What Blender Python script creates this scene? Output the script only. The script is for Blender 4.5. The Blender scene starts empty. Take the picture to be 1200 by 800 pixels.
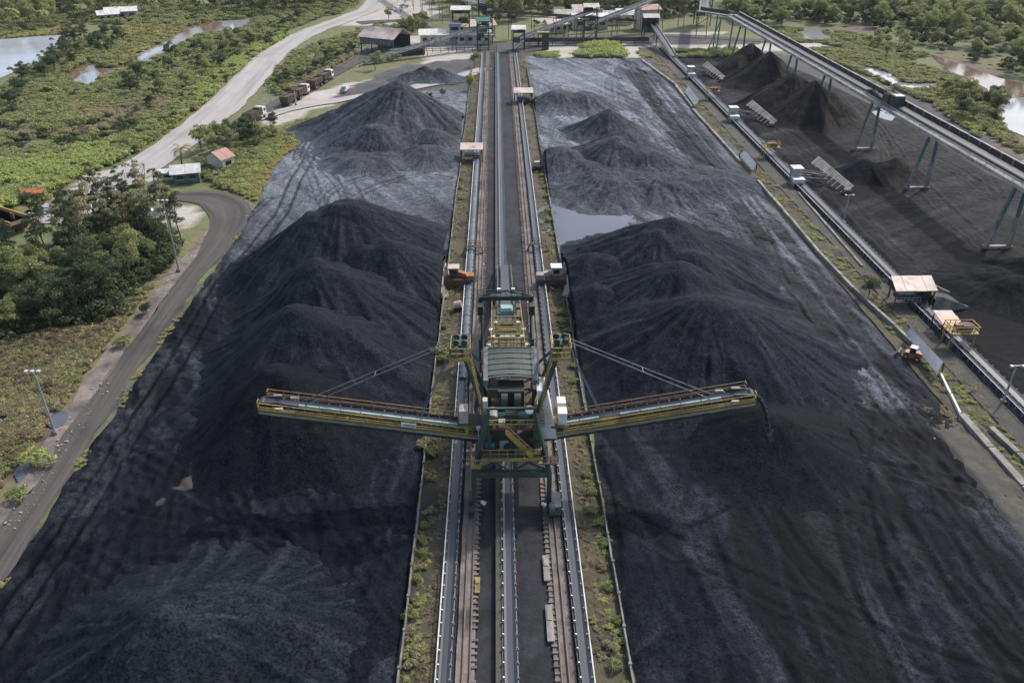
import bpy, math, random
import numpy as np
random.seed(7)
RNG = np.random.default_rng(7)
PI = math.pi
scene = bpy.context.scene
C = scene.collection

# ------------------------------------------------------------------ camera
CAM_H = 60.0
FPX = 933.0                                   # focal length in photo pixels (1200 wide)
PITCH = math.atan2(540, FPX)
YAW = math.atan2(20, math.hypot(540, FPX))
cam_data = bpy.data.cameras.new('camera')
cam_data.sensor_width = 36.0
cam_data.lens = 36.0 * FPX / 1200.0
cam_data.clip_start = 0.5
cam_data.clip_end = 9000
cam = bpy.data.objects.new('camera', cam_data)
cam.location = (0, 0, CAM_H)
cam.rotation_euler = (PI / 2 - PITCH, 0, -YAW)
C.objects.link(cam)
scene.camera = cam

# ------------------------------------------------------------------ sky and sun
SUN_EL = math.radians(47)
SUN_AZ = math.radians(45)                     # from +Y towards +X
world = bpy.data.worlds.new('World')
scene.world = world
world.use_nodes = True
wn = world.node_tree
sky = wn.nodes.new('ShaderNodeTexSky')
sky.sky_type = 'NISHITA'
sky.sun_disc = False
sky.sun_elevation = SUN_EL
sky.sun_rotation = SUN_AZ
sky.dust_density = 3.0
sky.air_density = 1.0
bg = wn.nodes['Background']
bg.inputs[1].default_value = 0.15
wn.links.new(sky.outputs[0], bg.inputs[0])
sun_data = bpy.data.lights.new('sun', 'SUN')
sun_data.energy = 2.1
sun_data.angle = math.radians(1.4)
sun_data.color = (1.0, 0.96, 0.9)
sun = bpy.data.objects.new('sun', sun_data)
sdir = (math.sin(SUN_AZ) * math.cos(SUN_EL), math.cos(SUN_AZ) * math.cos(SUN_EL), math.sin(SUN_EL))
sun.rotation_euler = (PI / 2 - SUN_EL, 0, PI - SUN_AZ)
sun.location = (200, 200, 300)
C.objects.link(sun)
vs = scene.view_settings
vs.view_transform = 'Standard'
vs.look = 'None'
vs.exposure = 0.6
vs.gamma = 1.0
vs.use_curve_mapping = False

# ------------------------------------------------------------------ ground survey: photo point -> place on the ground
_f = (math.sin(YAW) * math.cos(PITCH), math.cos(YAW) * math.cos(PITCH), -math.sin(PITCH))
_r = (math.cos(YAW), -math.sin(YAW), 0.0)
_u = (_r[1] * _f[2] - _r[2] * _f[1], _r[2] * _f[0] - _r[0] * _f[2], _r[0] * _f[1] - _r[1] * _f[0])
def G(px, py, z=0.0):
    a = (px - 600) / FPX; b = (400 - py) / FPX
    d = [_f[i] + a * _r[i] + b * _u[i] for i in range(3)]
    t = (z - CAM_H) / d[2]
    return (d[0] * t, d[1] * t, z)
def poly(pts): return np.array([G(*p)[:2] for p in pts])

# ------------------------------------------------------------------ noise
def _hash(ix, iy, seed):
    h = (ix.astype(np.int64) * 374761393 + iy.astype(np.int64) * 668265263 + seed * 1442695041) & 0xFFFFFFFF
    h = ((h ^ (h >> 13)) * 1274126177) & 0xFFFFFFFF
    h = h ^ (h >> 16)
    return (h & 0xFFFFFF) / float(0xFFFFFF)
def vnoise(x, y, seed=0):
    x = np.asarray(x, float); y = np.asarray(y, float)
    ix = np.floor(x); iy = np.floor(y)
    fx = x - ix; fy = y - iy
    fx = fx * fx * (3 - 2 * fx); fy = fy * fy * (3 - 2 * fy)
    ix = ix.astype(np.int64); iy = iy.astype(np.int64)
    a = _hash(ix, iy, seed); b = _hash(ix + 1, iy, seed)
    c = _hash(ix, iy + 1, seed); d = _hash(ix + 1, iy + 1, seed)
    return (a * (1 - fx) + b * fx) * (1 - fy) + (c * (1 - fx) + d * fx) * fy
def fbm(x, y, seed=0, octv=4, gain=0.5):
    s = 0; a = 1; t = 0
    for i in range(octv):
        s = s + a * vnoise(x * 2 ** i + 17.3 * i, y * 2 ** i - 9.1 * i, seed + i); t += a; a *= gain
    return s / t * 2 - 1                      # -1..1
def inpoly(x, y, P):
    r = np.zeros(x.shape, bool); n = len(P); j = n - 1
    for i in range(n):
        xi, yi = P[i]; xj, yj = P[j]
        if yi != yj:
            c = ((yi > y) != (yj > y)) & (x < (xj - xi) * (y - yi) / (yj - yi) + xi)
            r ^= c
        j = i
    return r
def segdist(x, y, P):
    best = np.full(x.shape, 1e9)
    for (ax, ay), (bx_, by) in zip(P[:-1], P[1:]):
        dx, dy = bx_ - ax, by - ay; L = dx * dx + dy * dy + 1e-9
        t = np.clip(((x - ax) * dx + (y - ay) * dy) / L, 0, 1)
        best = np.minimum(best, np.hypot(x - ax - t * dx, y - ay - t * dy))
    return best
def smooth(e0, e1, v):
    t = np.clip((v - e0) / (e1 - e0), 0, 1); return t * t * (3 - 2 * t)

# ------------------------------------------------------------------ materials
def new_mat(name):
    m = bpy.data.materials.new(name); m.use_nodes = True
    nt = m.node_tree; nt.nodes.clear()
    o = nt.nodes.new('ShaderNodeOutputMaterial'); p = nt.nodes.new('ShaderNodeBsdfPrincipled')
    nt.links.new(p.outputs[0], o.inputs[0])
    return m, nt, p
def N(nt, typ, **kw):
    n = nt.nodes.new(typ)
    for k, v in kw.items(): setattr(n, k, v)
    return n
def mixc(nt, fac, a, b):
    n = N(nt, 'ShaderNodeMix', data_type='RGBA')
    for sock, val in ((n.inputs[0], fac), (n.inputs[6], a), (n.inputs[7], b)):
        if hasattr(val, 'links') or isinstance(val, bpy.types.NodeSocket): nt.links.new(val, sock)
        elif isinstance(val, (int, float)): sock.default_value = val
        else: sock.default_value = (*val[:3], 1)
    return n.outputs[2]
def ramp(nt, val, lo, hi):
    n = N(nt, 'ShaderNodeMapRange'); n.inputs[1].default_value = lo; n.inputs[2].default_value = hi
    nt.links.new(val, n.inputs[0]); return n.outputs[0]
def noise(nt, scale, detail=4, rough=0.55, vec=None, stretch=None, rotz=0, dist=0):
    if vec is None: vec = N(nt, 'ShaderNodeNewGeometry').outputs['Position']
    if stretch:
        mp = N(nt, 'ShaderNodeMapping'); mp.inputs['Scale'].default_value = stretch; mp.inputs['Rotation'].default_value = (0, 0, rotz)
        nt.links.new(vec, mp.inputs[0]); vec = mp.outputs[0]
    n = N(nt, 'ShaderNodeTexNoise'); n.inputs['Scale'].default_value = scale; n.inputs['Detail'].default_value = detail
    n.inputs['Roughness'].default_value = rough; n.inputs['Distortion'].default_value = dist
    nt.links.new(vec, n.inputs['Vector']); return n.outputs[0]
def bump(nt, p, h, strength, dist=0.1):
    b = N(nt, 'ShaderNodeBump'); b.inputs['Strength'].default_value = strength; b.inputs['Distance'].default_value = dist
    nt.links.new(h, b.inputs['Height']); nt.links.new(b.outputs[0], p.inputs['Normal'])
def attr(nt, name):
    a = N(nt, 'ShaderNodeAttribute'); a.attribute_name = name; return a.outputs['Fac']
def mathn(nt, op, a, b=None):
    n = N(nt, 'ShaderNodeMath', operation=op)
    for s, v in ((n.inputs[0], a), (n.inputs[1], b)):
        if v is None: continue
        if isinstance(v, (int, float)): s.default_value = v
        else: nt.links.new(v, s)
    return n.outputs[0]
MATS = {}
def M(name, col=None, col2=None, scale=1.0, rough=0.7, metal=0.0, stain=None, stain_amt=0.5, stretch=None, bmp=0.0, lo=0.35, hi=0.65):
    if name in MATS: return MATS[name]
    m, nt, p = new_mat(name)
    col2 = col2 or tuple(c * 0.7 for c in col)
    c = mixc(nt, ramp(nt, noise(nt, scale, 5, stretch=stretch), lo, hi), col, col2)
    if stain:
        f = ramp(nt, noise(nt, scale * 0.37, 6, 0.65), 0.62 - stain_amt * 0.3, 0.72)
        c = mixc(nt, f, c, stain)
    nt.links.new(c, p.inputs['Base Color'])
    p.inputs['Roughness'].default_value = rough; p.inputs['Metallic'].default_value = metal
    if bmp: bump(nt, p, noise(nt, scale * 3, 4), bmp, 0.05)
    MATS[name] = m; return m

RUST = (0.13, 0.06, 0.03)
DUST = (0.05, 0.045, 0.04)
M('green_steel', (0.03, 0.075, 0.055), (0.045, 0.09, 0.07), 1.0, 0.6, 0.0, (0.04, 0.037, 0.032), 0.9)
M('dark_green_steel', (0.017, 0.045, 0.035), (0.025, 0.055, 0.045), 1.0, 0.6, 0.0, (0.035, 0.032, 0.028), 0.9)
M('teal_steel', (0.04, 0.12, 0.12), (0.05, 0.14, 0.13), 1.0, 0.5, 0.0, (0.2, 0.19, 0.17), 0.4)
M('pale_teal', (0.27, 0.40, 0.38), (0.2, 0.31, 0.30), 0.8, 0.5, 0.0, (0.12, 0.13, 0.12), 0.5)
M('yellow_paint', (0.40, 0.30, 0.07), (0.27, 0.19, 0.05), 1.1, 0.6, 0.0, (0.08, 0.055, 0.03), 0.5)
M('orange_paint', (0.45, 0.16, 0.04), (0.3, 0.1, 0.03), 1.5, 0.5, 0.0, (0.08, 0.05, 0.03), 0.4)
M('rust_steel', (0.15, 0.085, 0.055), (0.09, 0.055, 0.04), 2.0, 0.8, 0.0, (0.04, 0.035, 0.03), 0.6)
M('grating', (0.09, 0.08, 0.05), (0.05, 0.05, 0.04), 3.0, 0.8)
M('rust_grating', (0.12, 0.07, 0.05), (0.06, 0.045, 0.035), 2.0, 0.8)
M('white_paint', (0.72, 0.71, 0.67), (0.55, 0.52, 0.47), 0.8, 0.55, 0.0, (0.3, 0.25, 0.2), 0.35)
M('dirty_white', (0.5, 0.48, 0.43), (0.32, 0.29, 0.25), 0.9, 0.7, 0.0, (0.14, 0.10, 0.08), 0.5)
M('pink_roof', (0.52, 0.43, 0.38), (0.42, 0.31, 0.26), 0.7, 0.6, 0.0, (0.22, 0.13, 0.10), 0.4)
M('grey_steel', (0.17, 0.19, 0.2), (0.1, 0.11, 0.12), 1.2, 0.55, 0.2, DUST, 0.5)
M('blue_grey', (0.15, 0.17, 0.195), (0.10, 0.115, 0.135), 0.4, 0.45, 0.0, (0.1, 0.1, 0.1), 0.4)
M('galvanised', (0.4, 0.42, 0.43), (0.28, 0.3, 0.31), 1.0, 0.45, 0.3)
M('belt_rubber', (0.05, 0.058, 0.07), (0.03, 0.034, 0.042), 0.7, 0.45, 0.0, stretch=(1, 0.1, 1))
M('belt_cover', (0.10, 0.135, 0.16), (0.06, 0.08, 0.1), 0.4, 0.4, 0.0, DUST, 0.5)
M('black_steel', (0.03, 0.032, 0.035), (0.02, 0.02, 0.022), 2.0, 0.6)
M('concrete', (0.34, 0.31, 0.27), (0.22, 0.20, 0.175), 0.8, 0.9, 0.0, (0.08, 0.075, 0.07), 0.7, bmp=0.3)
M('wall_concrete', (0.25, 0.23, 0.20), (0.14, 0.13, 0.115), 0.9, 0.9, 0.0, (0.05, 0.048, 0.045), 0.7, bmp=0.3)
M('sleeper_wood', (0.22, 0.18, 0.15), (0.10, 0.085, 0.07), 0.8, 0.9)
M('wood', (0.16, 0.12, 0.09), (0.09, 0.07, 0.05), 2.0, 0.9)
M('rail_steel', (0.17, 0.135, 0.11), (0.11, 0.09, 0.075), 1.0, 0.6, 0.0)
M('glass_dark', (0.02, 0.025, 0.03), (0.03, 0.035, 0.04), 1.0, 0.1)
M('tyre', (0.02, 0.02, 0.02), (0.04, 0.037, 0.033), 2.0, 0.85)
M('bark', (0.12, 0.095, 0.075), (0.06, 0.05, 0.04), 3.0, 0.95, stretch=(1, 1, 0.2), bmp=0.4)
M('pale_bark', (0.30, 0.27, 0.23), (0.17, 0.15, 0.13), 2.0, 0.9, stretch=(1, 1, 0.2), bmp=0.3)
M('red_roof', (0.36, 0.14, 0.10), (0.30, 0.20, 0.17), 0.9, 0.6, 0.0, (0.2, 0.1, 0.08), 0.3)
M('brown_roof', (0.52, 0.46, 0.41), (0.40, 0.30, 0.24), 0.35, 0.6, 0.0, (0.17, 0.10, 0.07), 0.5)
M('green_roof', (0.03, 0.20, 0.14), (0.02, 0.13, 0.1), 0.8, 0.5, 0.0, (0.08, 0.09, 0.07), 0.4)
M('cream_wall', (0.58, 0.55, 0.42), (0.48, 0.45, 0.34), 0.6, 0.8, 0.0, (0.25, 0.22, 0.17), 0.3)
M('blue_wall', (0.25, 0.36, 0.46), (0.2, 0.29, 0.38), 0.6, 0.7)
M('teal_wall', (0.07, 0.17, 0.155), (0.05, 0.11, 0.105), 0.6, 0.8, 0.0, (0.1, 0.09, 0.07), 0.6)
M('dark_wall', (0.05, 0.055, 0.055), (0.035, 0.035, 0.035), 0.6, 0.9)
M('coal_load', (0.025, 0.025, 0.028), (0.015, 0.015, 0.017), 3, 0.8, bmp=0.8)
M('sign_white', (0.75, 0.76, 0.74), (0.68, 0.69, 0.67), 2.0, 0.5)
M('sign_mark', (0.12, 0.2, 0.16), (0.08, 0.14, 0.12), 2.0, 0.5)
M('sandstone', (0.42, 0.37, 0.31), (0.28, 0.24, 0.2), 1.0, 0.9, bmp=0.4)
def lamp_mat():
    return M('lamp_housing', (0.55, 0.56, 0.56), (0.45, 0.46, 0.46), 2, 0.4)

def coal_mat(name, dark, dusty_sunlit, brown=0.0, dustlo=0.42, dusthi=0.68, rot=0.4):
    m, nt, p = new_mat(name)
    big = noise(nt, 0.035, 5, 0.6, dist=0.6)
    mid = noise(nt, 0.3, 6, 0.6)
    streak = noise(nt, 0.5, 5, 0.6, stretch=(1.0, 0.12, 1.0), rotz=rot)
    s = mathn(nt, 'ADD', mathn(nt, 'MULTIPLY', big, 0.55), mathn(nt, 'MULTIPLY', streak, 0.45))
    f = ramp(nt, s, dustlo, dusthi)
    f = mathn(nt, 'MULTIPLY', f, ramp(nt, mid, 0.25, 0.7))
    f = mathn(nt, 'ADD', mathn(nt, 'MULTIPLY', f, 0.04), mathn(nt, 'MULTIPLY', attr(nt, 'dust_sun'), mathn(nt, 'ADD', 0.72, mathn(nt, 'MULTIPLY', f, 0.45))))  # attribute mixes dust with sunlight painted into the far coal
    f = mathn(nt, 'MAXIMUM', f, 0.0)
    f = mathn(nt, 'MINIMUM', f, 1.0)
    c = mixc(nt, f, dark, dusty_sunlit)
    if brown: c = mixc(nt, mathn(nt, 'MULTIPLY', ramp(nt, noise(nt, 0.06, 4), 0.35, 0.65), brown), c, (0.032, 0.026, 0.024))
    grain = mathn(nt, 'ADD', mathn(nt, 'MULTIPLY', noise(nt, 3.6, 6, 0.8), 0.6), mathn(nt, 'MULTIPLY', noise(nt, 0.9, 6, 0.75), 0.4))
    hs = N(nt, 'ShaderNodeHueSaturation'); nt.links.new(c, hs.inputs['Color'])
    gv = N(nt, 'ShaderNodeMapRange'); gv.inputs[1].default_value = 0.40; gv.inputs[2].default_value = 0.62; gv.inputs[3].default_value = 0.22; gv.inputs[4].default_value = 1.9
    nt.links.new(grain, gv.inputs[0]); nt.links.new(gv.outputs[0], hs.inputs['Value']); c = hs.outputs[0]
    c = mixc(nt, attr(nt, 'track'), c, (0.0016, 0.0019, 0.0026))
    c = mixc(nt, attr(nt, 'pale'), c, (0.12, 0.102, 0.092))
    nt.links.new(c, p.inputs['Base Color'])
    # coarse lumps glint more where the coal is wet and dark
    r = ramp(nt, mathn(nt, 'SUBTRACT', f, attr(nt, 'track')), -0.6, 0.7)
    rr = N(nt, 'ShaderNodeMapRange'); rr.inputs[3].default_value = 0.52; rr.inputs[4].default_value = 0.8
    nt.links.new(r, rr.inputs[0]); nt.links.new(rr.outputs[0], p.inputs['Roughness'])
    h = mathn(nt, 'ADD', mathn(nt, 'MULTIPLY', noise(nt, 1.6, 7, 0.7), 0.75), mathn(nt, 'MULTIPLY', streak, 0.9))
    h = mathn(nt, 'ADD', h, mathn(nt, 'MULTIPLY', noise(nt, 5.0, 4, 0.7), 0.3))
    bump(nt, p, h, 0.7, 0.35)
    p.inputs['Specular IOR Level'].default_value = 0.04
    MATS[name] = m; return m
coal_mat('coal_yard', (0.0062, 0.0086, 0.0132), (0.28, 0.30, 0.335))  # dark base carries painted cloud shade nearby, pale tone dust plus sunlight
coal_mat('coal_yard_brown', (0.0055, 0.0058, 0.008), (0.085, 0.085, 0.097), 0.25, rot=-0.2)
coal_mat('coal_pile', (0.0098, 0.0128, 0.0182), (0.085, 0.096, 0.116), dustlo=0.45, dusthi=0.75)
coal_mat('coal_pile_grey', (0.022, 0.0255, 0.032), (0.15, 0.16, 0.18), dustlo=0.4, dusthi=0.7)
coal_mat('coal_fresh', (0.0064, 0.0078, 0.0112), (0.022, 0.0245, 0.03), dustlo=0.5, dusthi=0.85)
coal_mat('coal_brown', (0.015, 0.0135, 0.0145), (0.05, 0.046, 0.049), 0.3)

def ground_mat():
    m, nt, p = new_mat('grassland')
    n1 = noise(nt, 0.04, 6, 0.65, dist=0.5); n2 = noise(nt, 0.6, 5, 0.6); n3 = noise(nt, 0.15, 5, 0.6)
    g = mixc(nt, ramp(nt, n2, 0.3, 0.7), (0.075, 0.10, 0.034), (0.15, 0.165, 0.06))
    dry = mixc(nt, ramp(nt, n2, 0.3, 0.7), (0.12, 0.10, 0.06), (0.19, 0.17, 0.085))
    f = mathn(nt, 'ADD', ramp(nt, n1, 0.38, 0.7), mathn(nt, 'MULTIPLY', attr(nt, 'dry'), 0.75))
    f = mathn(nt, 'MULTIPLY', mathn(nt, 'MINIMUM', f, 1.0), 0.85)
    c = mixc(nt, f, g, dry)
    dirt = mixc(nt, ramp(nt, n3, 0.3, 0.7), (0.46, 0.42, 0.37), (0.32, 0.29, 0.25))
    c = mixc(nt, attr(nt, 'dirt'), c, dirt)
    coal = mixc(nt, ramp(nt, n3, 0.3, 0.7), (0.04, 0.04, 0.042), (0.09, 0.088, 0.087))
    c = mixc(nt, attr(nt, 'coal'), c, coal)
    mud = mixc(nt, ramp(nt, n3, 0.3, 0.7), (0.11, 0.075, 0.055), (0.15, 0.11, 0.085))
    c = mixc(nt, attr(nt, 'mud'), c, mud)
    nt.links.new(c, p.inputs['Base Color']); p.inputs['Roughness'].default_value = 0.95
    bump(nt, p, n2, 0.8, 0.4)
    MATS['grassland'] = m
ground_mat()

def strip_mat(name, a, b, dark, bare=0.5):
    m, nt, p = new_mat(name)
    n2 = noise(nt, 0.9, 5, 0.6); n1 = noise(nt, 0.18, 5, 0.6)
    c = mixc(nt, ramp(nt, n2, 0.3, 0.7), a, b)
    c = mixc(nt, ramp(nt, n1, bare - 0.08, bare + 0.14), c, dark)
    nt.links.new(c, p.inputs['Base Color']); p.inputs['Roughness'].default_value = 0.95
    bump(nt, p, noise(nt, 3, 4), 0.6, 0.15)
    MATS[name] = m
strip_mat('verge', (0.075, 0.07, 0.035), (0.10, 0.08, 0.052), (0.03, 0.027, 0.024), 0.5)
strip_mat('rail_bed', (0.25, 0.21, 0.18), (0.165, 0.14, 0.122), (0.06, 0.055, 0.051), 0.52)
strip_mat('track_floor', (0.014, 0.015, 0.018), (0.035, 0.037, 0.043), (0.008, 0.0085, 0.01), 0.5)
strip_mat('shoulder', (0.27, 0.225, 0.19), (0.15, 0.13, 0.11), (0.075, 0.066, 0.058), 0.5)
strip_mat('rubble', (0.10, 0.088, 0.066), (0.055, 0.05, 0.043), (0.05, 0.05, 0.05), 0.52)

def road_mat(name, a, b, dark):
    m, nt, p = new_mat(name)
    uv = N(nt, 'ShaderNodeUVMap').outputs[0]
    s = noise(nt, 1.0, 5, 0.6, vec=uv, stretch=(9, 0.05, 1))
    s2 = noise(nt, 1.0, 5, 0.6, vec=uv, stretch=(3, 0.012, 1))
    c = mixc(nt, ramp(nt, s, 0.3, 0.7), a, b)
    c = mixc(nt, mathn(nt, 'MULTIPLY', ramp(nt, s2, 0.45, 0.7), 0.8), c, dark)
    c = mixc(nt, mathn(nt, 'MULTIPLY', ramp(nt, noise(nt, 0.08, 5, 0.6), 0.5, 0.75), 0.6), c, dark)
    nt.links.new(c, p.inputs['Base Color']); p.inputs['Roughness'].default_value = 0.95
    bump(nt, p, s, 0.4, 0.15)
    MATS[name] = m
road_mat('dirt_road', (0.41, 0.385, 0.36), (0.32, 0.30, 0.28), (0.21, 0.195, 0.18))
road_mat('coal_road', (0.105, 0.092, 0.078), (0.055, 0.05, 0.045), (0.022, 0.021, 0.021))

def water_mat(name, col, rough=0.08, wave=0.15):
    m, nt, p = new_mat(name)
    c = mixc(nt, ramp(nt, noise(nt, 0.05, 4), 0.35, 0.65), col, tuple(x * 0.8 for x in col))
    nt.links.new(c, p.inputs['Base Color']); p.inputs['Roughness'].default_value = rough
    p.inputs['IOR'].default_value = 1.33
    bump(nt, p, noise(nt, 0.7, 3, stretch=(1, 2.5, 1)), wave, 0.12)
    MATS[name] = m
water_mat('pond_water', (0.40, 0.43, 0.47), 0.12, 0.3)  # pale base stands in for the white sky reflected on the lake
water_mat('brown_water', (0.17, 0.115, 0.08), 0.1, 0.12)
water_mat('puddle_water', (0.10, 0.11, 0.135), 0.06, 0.05)  # base colour raised to paint in the reflected sky
water_mat('bright_water', (0.29, 0.30, 0.31), 0.06, 0.08)  # sky reflection of the ponds painted into the base colour

def leaf_mat(name, a, b, c2):
    m, nt, p = new_mat(name)
    oi = N(nt, 'ShaderNodeObjectInfo').outputs['Random']
    c = mixc(nt, oi, a, b)
    c = mixc(nt, ramp(nt, noise(nt, 0.5, 3), 0.4, 0.65), c, c2)
    c = mixc(nt, mathn(nt, 'MULTIPLY', attr(nt, 'leafv'), 0.5), c, (0.015, 0.025, 0.008))
    nt.links.new(c, p.inputs['Base Color']); p.inputs['Roughness'].default_value = 0.6
    # thin leaves let some light through
    tr = N(nt, 'ShaderNodeBsdfTranslucent'); nt.links.new(c, tr.inputs[0])
    mx = N(nt, 'ShaderNodeMixShader'); mx.inputs[0].default_value = 0.5
    out = [n for n in nt.nodes if n.type == 'OUTPUT_MATERIAL'][0]
    nt.links.new(p.outputs[0], mx.inputs[1]); nt.links.new(tr.outputs[0], mx.inputs[2]); nt.links.new(mx.outputs[0], out.inputs[0])
    MATS[name] = m
leaf_mat('leaf_dark', (0.066, 0.102, 0.037), (0.097, 0.137, 0.052), (0.116, 0.152, 0.066))  # dark colour also stands in for cloud shade over the left wood
leaf_mat('leaf_mid', (0.252, 0.300, 0.107), (0.367, 0.383, 0.140), (0.391, 0.394, 0.169))
leaf_mat('leaf_bright', (0.413, 0.497, 0.146), (0.551, 0.601, 0.191), (0.505, 0.538, 0.203))
leaf_mat('leaf_olive', (0.383, 0.371, 0.180), (0.495, 0.461, 0.214), (0.405, 0.326, 0.203))
leaf_mat('leaf_dry', (0.297, 0.218, 0.149), (0.376, 0.297, 0.168), (0.297, 0.257, 0.139))
leaf_mat('leaf_yellow', (0.585, 0.562, 0.203), (0.473, 0.495, 0.169), (0.630, 0.517, 0.225))

# ------------------------------------------------------------------ mesh helpers
class MB:
    def __init__(s): s.v = []; s.f = []
    def add(s, vs, fs):
        o = len(s.v); s.v += [tuple(v) for v in vs]; s.f += [tuple(i + o for i in f) for f in fs]; return s
    def box(s, c, d, rz=0.0):
        hx, hy, hz = d[0] / 2, d[1] / 2, d[2] / 2; cs, sn = math.cos(rz), math.sin(rz)
        vs = []
        for z in (-hz, hz):
            for x, y in ((-hx, -hy), (hx, -hy), (hx, hy), (-hx, hy)):
                vs.append((c[0] + x * cs - y * sn, c[1] + x * sn + y * cs, c[2] + z))
        return s.add(vs, [(3, 2, 1, 0), (4, 5, 6, 7), (0, 1, 5, 4), (1, 2, 6, 5), (2, 3, 7, 6), (3, 0, 4, 7)])
    def beam(s, p, q, w, h=None, up=(0, 0, 1)):
        h = h or w
        p = np.array(p, float); q = np.array(q, float); d = q - p; L = np.linalg.norm(d)
        if L < 1e-6: return s
        d /= L; up = np.array(up, float)
        if abs(np.dot(d, up)) > 0.97: up = np.array((0, 1.0, 0))
        a = np.cross(d, up); a /= np.linalg.norm(a); b = np.cross(a, d)
        vs = []
        for e in (p, q):
            for i, j in ((-1, -1), (1, -1), (1, 1), (-1, 1)): vs.append(e + a * i * w / 2 + b * j * h / 2)
        return s.add(vs, [(3, 2, 1, 0), (4, 5, 6, 7), (0, 1, 5, 4), (1, 2, 6, 5), (2, 3, 7, 6), (3, 0, 4, 7)])
    def cyl(s, p, q, r, n=8, r2=None):
        r2 = r if r2 is None else r2
        p = np.array(p, float); q = np.array(q, float); d = q - p; d /= np.linalg.norm(d)
        up = np.array((0, 0, 1.0)) if abs(d[2]) < 0.97 else np.array((0, 1.0, 0))
        a = np.cross(d, up); a /= np.linalg.norm(a); b = np.cross(a, d)
        vs = []
        for e, rr in ((p, r), (q, r2)):
            for k in range(n):
                t = 2 * PI * k / n; vs.append(e + (a * math.cos(t) + b * math.sin(t)) * rr)
        fs = [(k, (k + 1) % n, n + (k + 1) % n, n + k) for k in range(n)]
        fs += [tuple(range(n - 1, -1, -1)), tuple(range(n, 2 * n))]
        return s.add(vs, fs)
    def slab(s, pts, th):                      # polygon (3d points) extruded straight down by th
        n = len(pts)
        vs = [tuple(p) for p in pts] + [(p[0], p[1], p[2] - th) for p in pts]
        fs = [tuple(range(n)), tuple(range(2 * n - 1, n - 1, -1))] + [(i, i + n, (i + 1) % n + n, (i + 1) % n) for i in range(n)]
        return s.add(vs, fs)
    def prism(s, a, b):                        # two matching rings of points
        n = len(a); vs = list(a) + list(b)
        return s.add(vs, [tuple(range(n - 1, -1, -1)), tuple(range(n, 2 * n))] + [(i, (i + 1) % n, n + (i + 1) % n, n + i) for i in range(n)])
    def rail(s, p, q, h=1.05, step=2.0, t=0.07):
        p = np.array(p, float); q = np.array(q, float); L = np.linalg.norm(q - p); n = max(1, int(round(L / step)))
        z = np.array((0, 0, h))
        s.beam(p + z, q + z, t); s.beam(p + z * 0.5, q + z * 0.5, t * 0.8)
        for k in range(n + 1):
            e = p + (q - p) * k / n; s.beam(e, e + z, t * 0.9)
        return s
    def mesh(s, name, mat, origin=(0, 0, 0), sm=False):
        me = bpy.data.meshes.new(name)
        me.from_pydata([(v[0] - origin[0], v[1] - origin[1], v[2] - origin[2]) for v in s.v], [], s.f)
        me.materials.append(MATS[mat] if isinstance(mat, str) else mat)
        if sm: me.polygons.foreach_set('use_smooth', [True] * len(me.polygons))
        me.update(); return me
    def build(s, name, mat, parent=None, sm=False):
        org = ORG.get(parent.name, (0, 0, 0)) if parent else (0, 0, 0)
        o = bpy.data.objects.new(name, s.mesh(name, mat, org, sm)); C.objects.link(o)
        if parent: o.parent = parent; ORG[o.name] = org
        return o
ORG = {}
def tag(o, label=None, cat=None, group=None, kind=None):
    if label: o['label'] = label
    if cat: o['category'] = cat
    if group: o['group'] = group
    if kind: o['kind'] = kind
    return o
def empty(name, loc, label, cat, group=None, rz=0.0, worldcoords=True):
    o = bpy.data.objects.new(name, None); o.location = loc; o.rotation_euler = (0, 0, rz); o.empty_display_size = 0.5
    C.objects.link(o); tag(o, label, cat, group)
    if worldcoords: ORG[o.name] = tuple(loc)
    return o
def child(name, me, parent, loc=(0, 0, 0), rz=0.0, sc=(1, 1, 1), rot=None):
    o = bpy.data.objects.new(name, me); C.objects.link(o); o.parent = parent
    o.location = loc; o.rotation_euler = rot or (0, 0, rz); o.scale = sc; return o
def copy_tree(o, parent=None):
    c = o.copy(); C.objects.link(c); c.parent = parent
    for ch in list(o.children): copy_tree(ch, c)
    return c
def grid_object(name, X, Y, Z, mat, keep=None, attrs=None, sm=True):
    ny, nx = X.shape
    idx = np.arange(ny * nx).reshape(ny, nx)
    q = np.stack([idx[:-1, :-1], idx[:-1, 1:], idx[1:, 1:], idx[1:, :-1]], -1).reshape(-1, 4)
    V = np.stack([X, Y, Z], -1).reshape(-1, 3)
    A = {k: a.reshape(-1) for k, a in (attrs or {}).items()}
    if keep is not None:
        kf = keep.reshape(-1)[q].any(1); q = q[kf]
        used = np.unique(q); mp = np.full(len(V), -1); mp[used] = np.arange(len(used))
        q = mp[q]; V = V[used]; A = {k: a[used] for k, a in A.items()}
    me = bpy.data.meshes.new(name)
    me.from_pydata(V.tolist(), [], q.tolist())
    me.materials.append(MATS[mat])
    me.polygons.foreach_set('use_smooth', [sm] * len(me.polygons))
    for k, a in A.items():
        at = me.attributes.new(k, 'FLOAT', 'POINT'); at.data.foreach_set('value', a.astype(np.float32))
    o = bpy.data.objects.new(name, me); C.objects.link(o); return o
# ================================================================== SETTING
AX = 1.2                                       # stacker track axis
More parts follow.
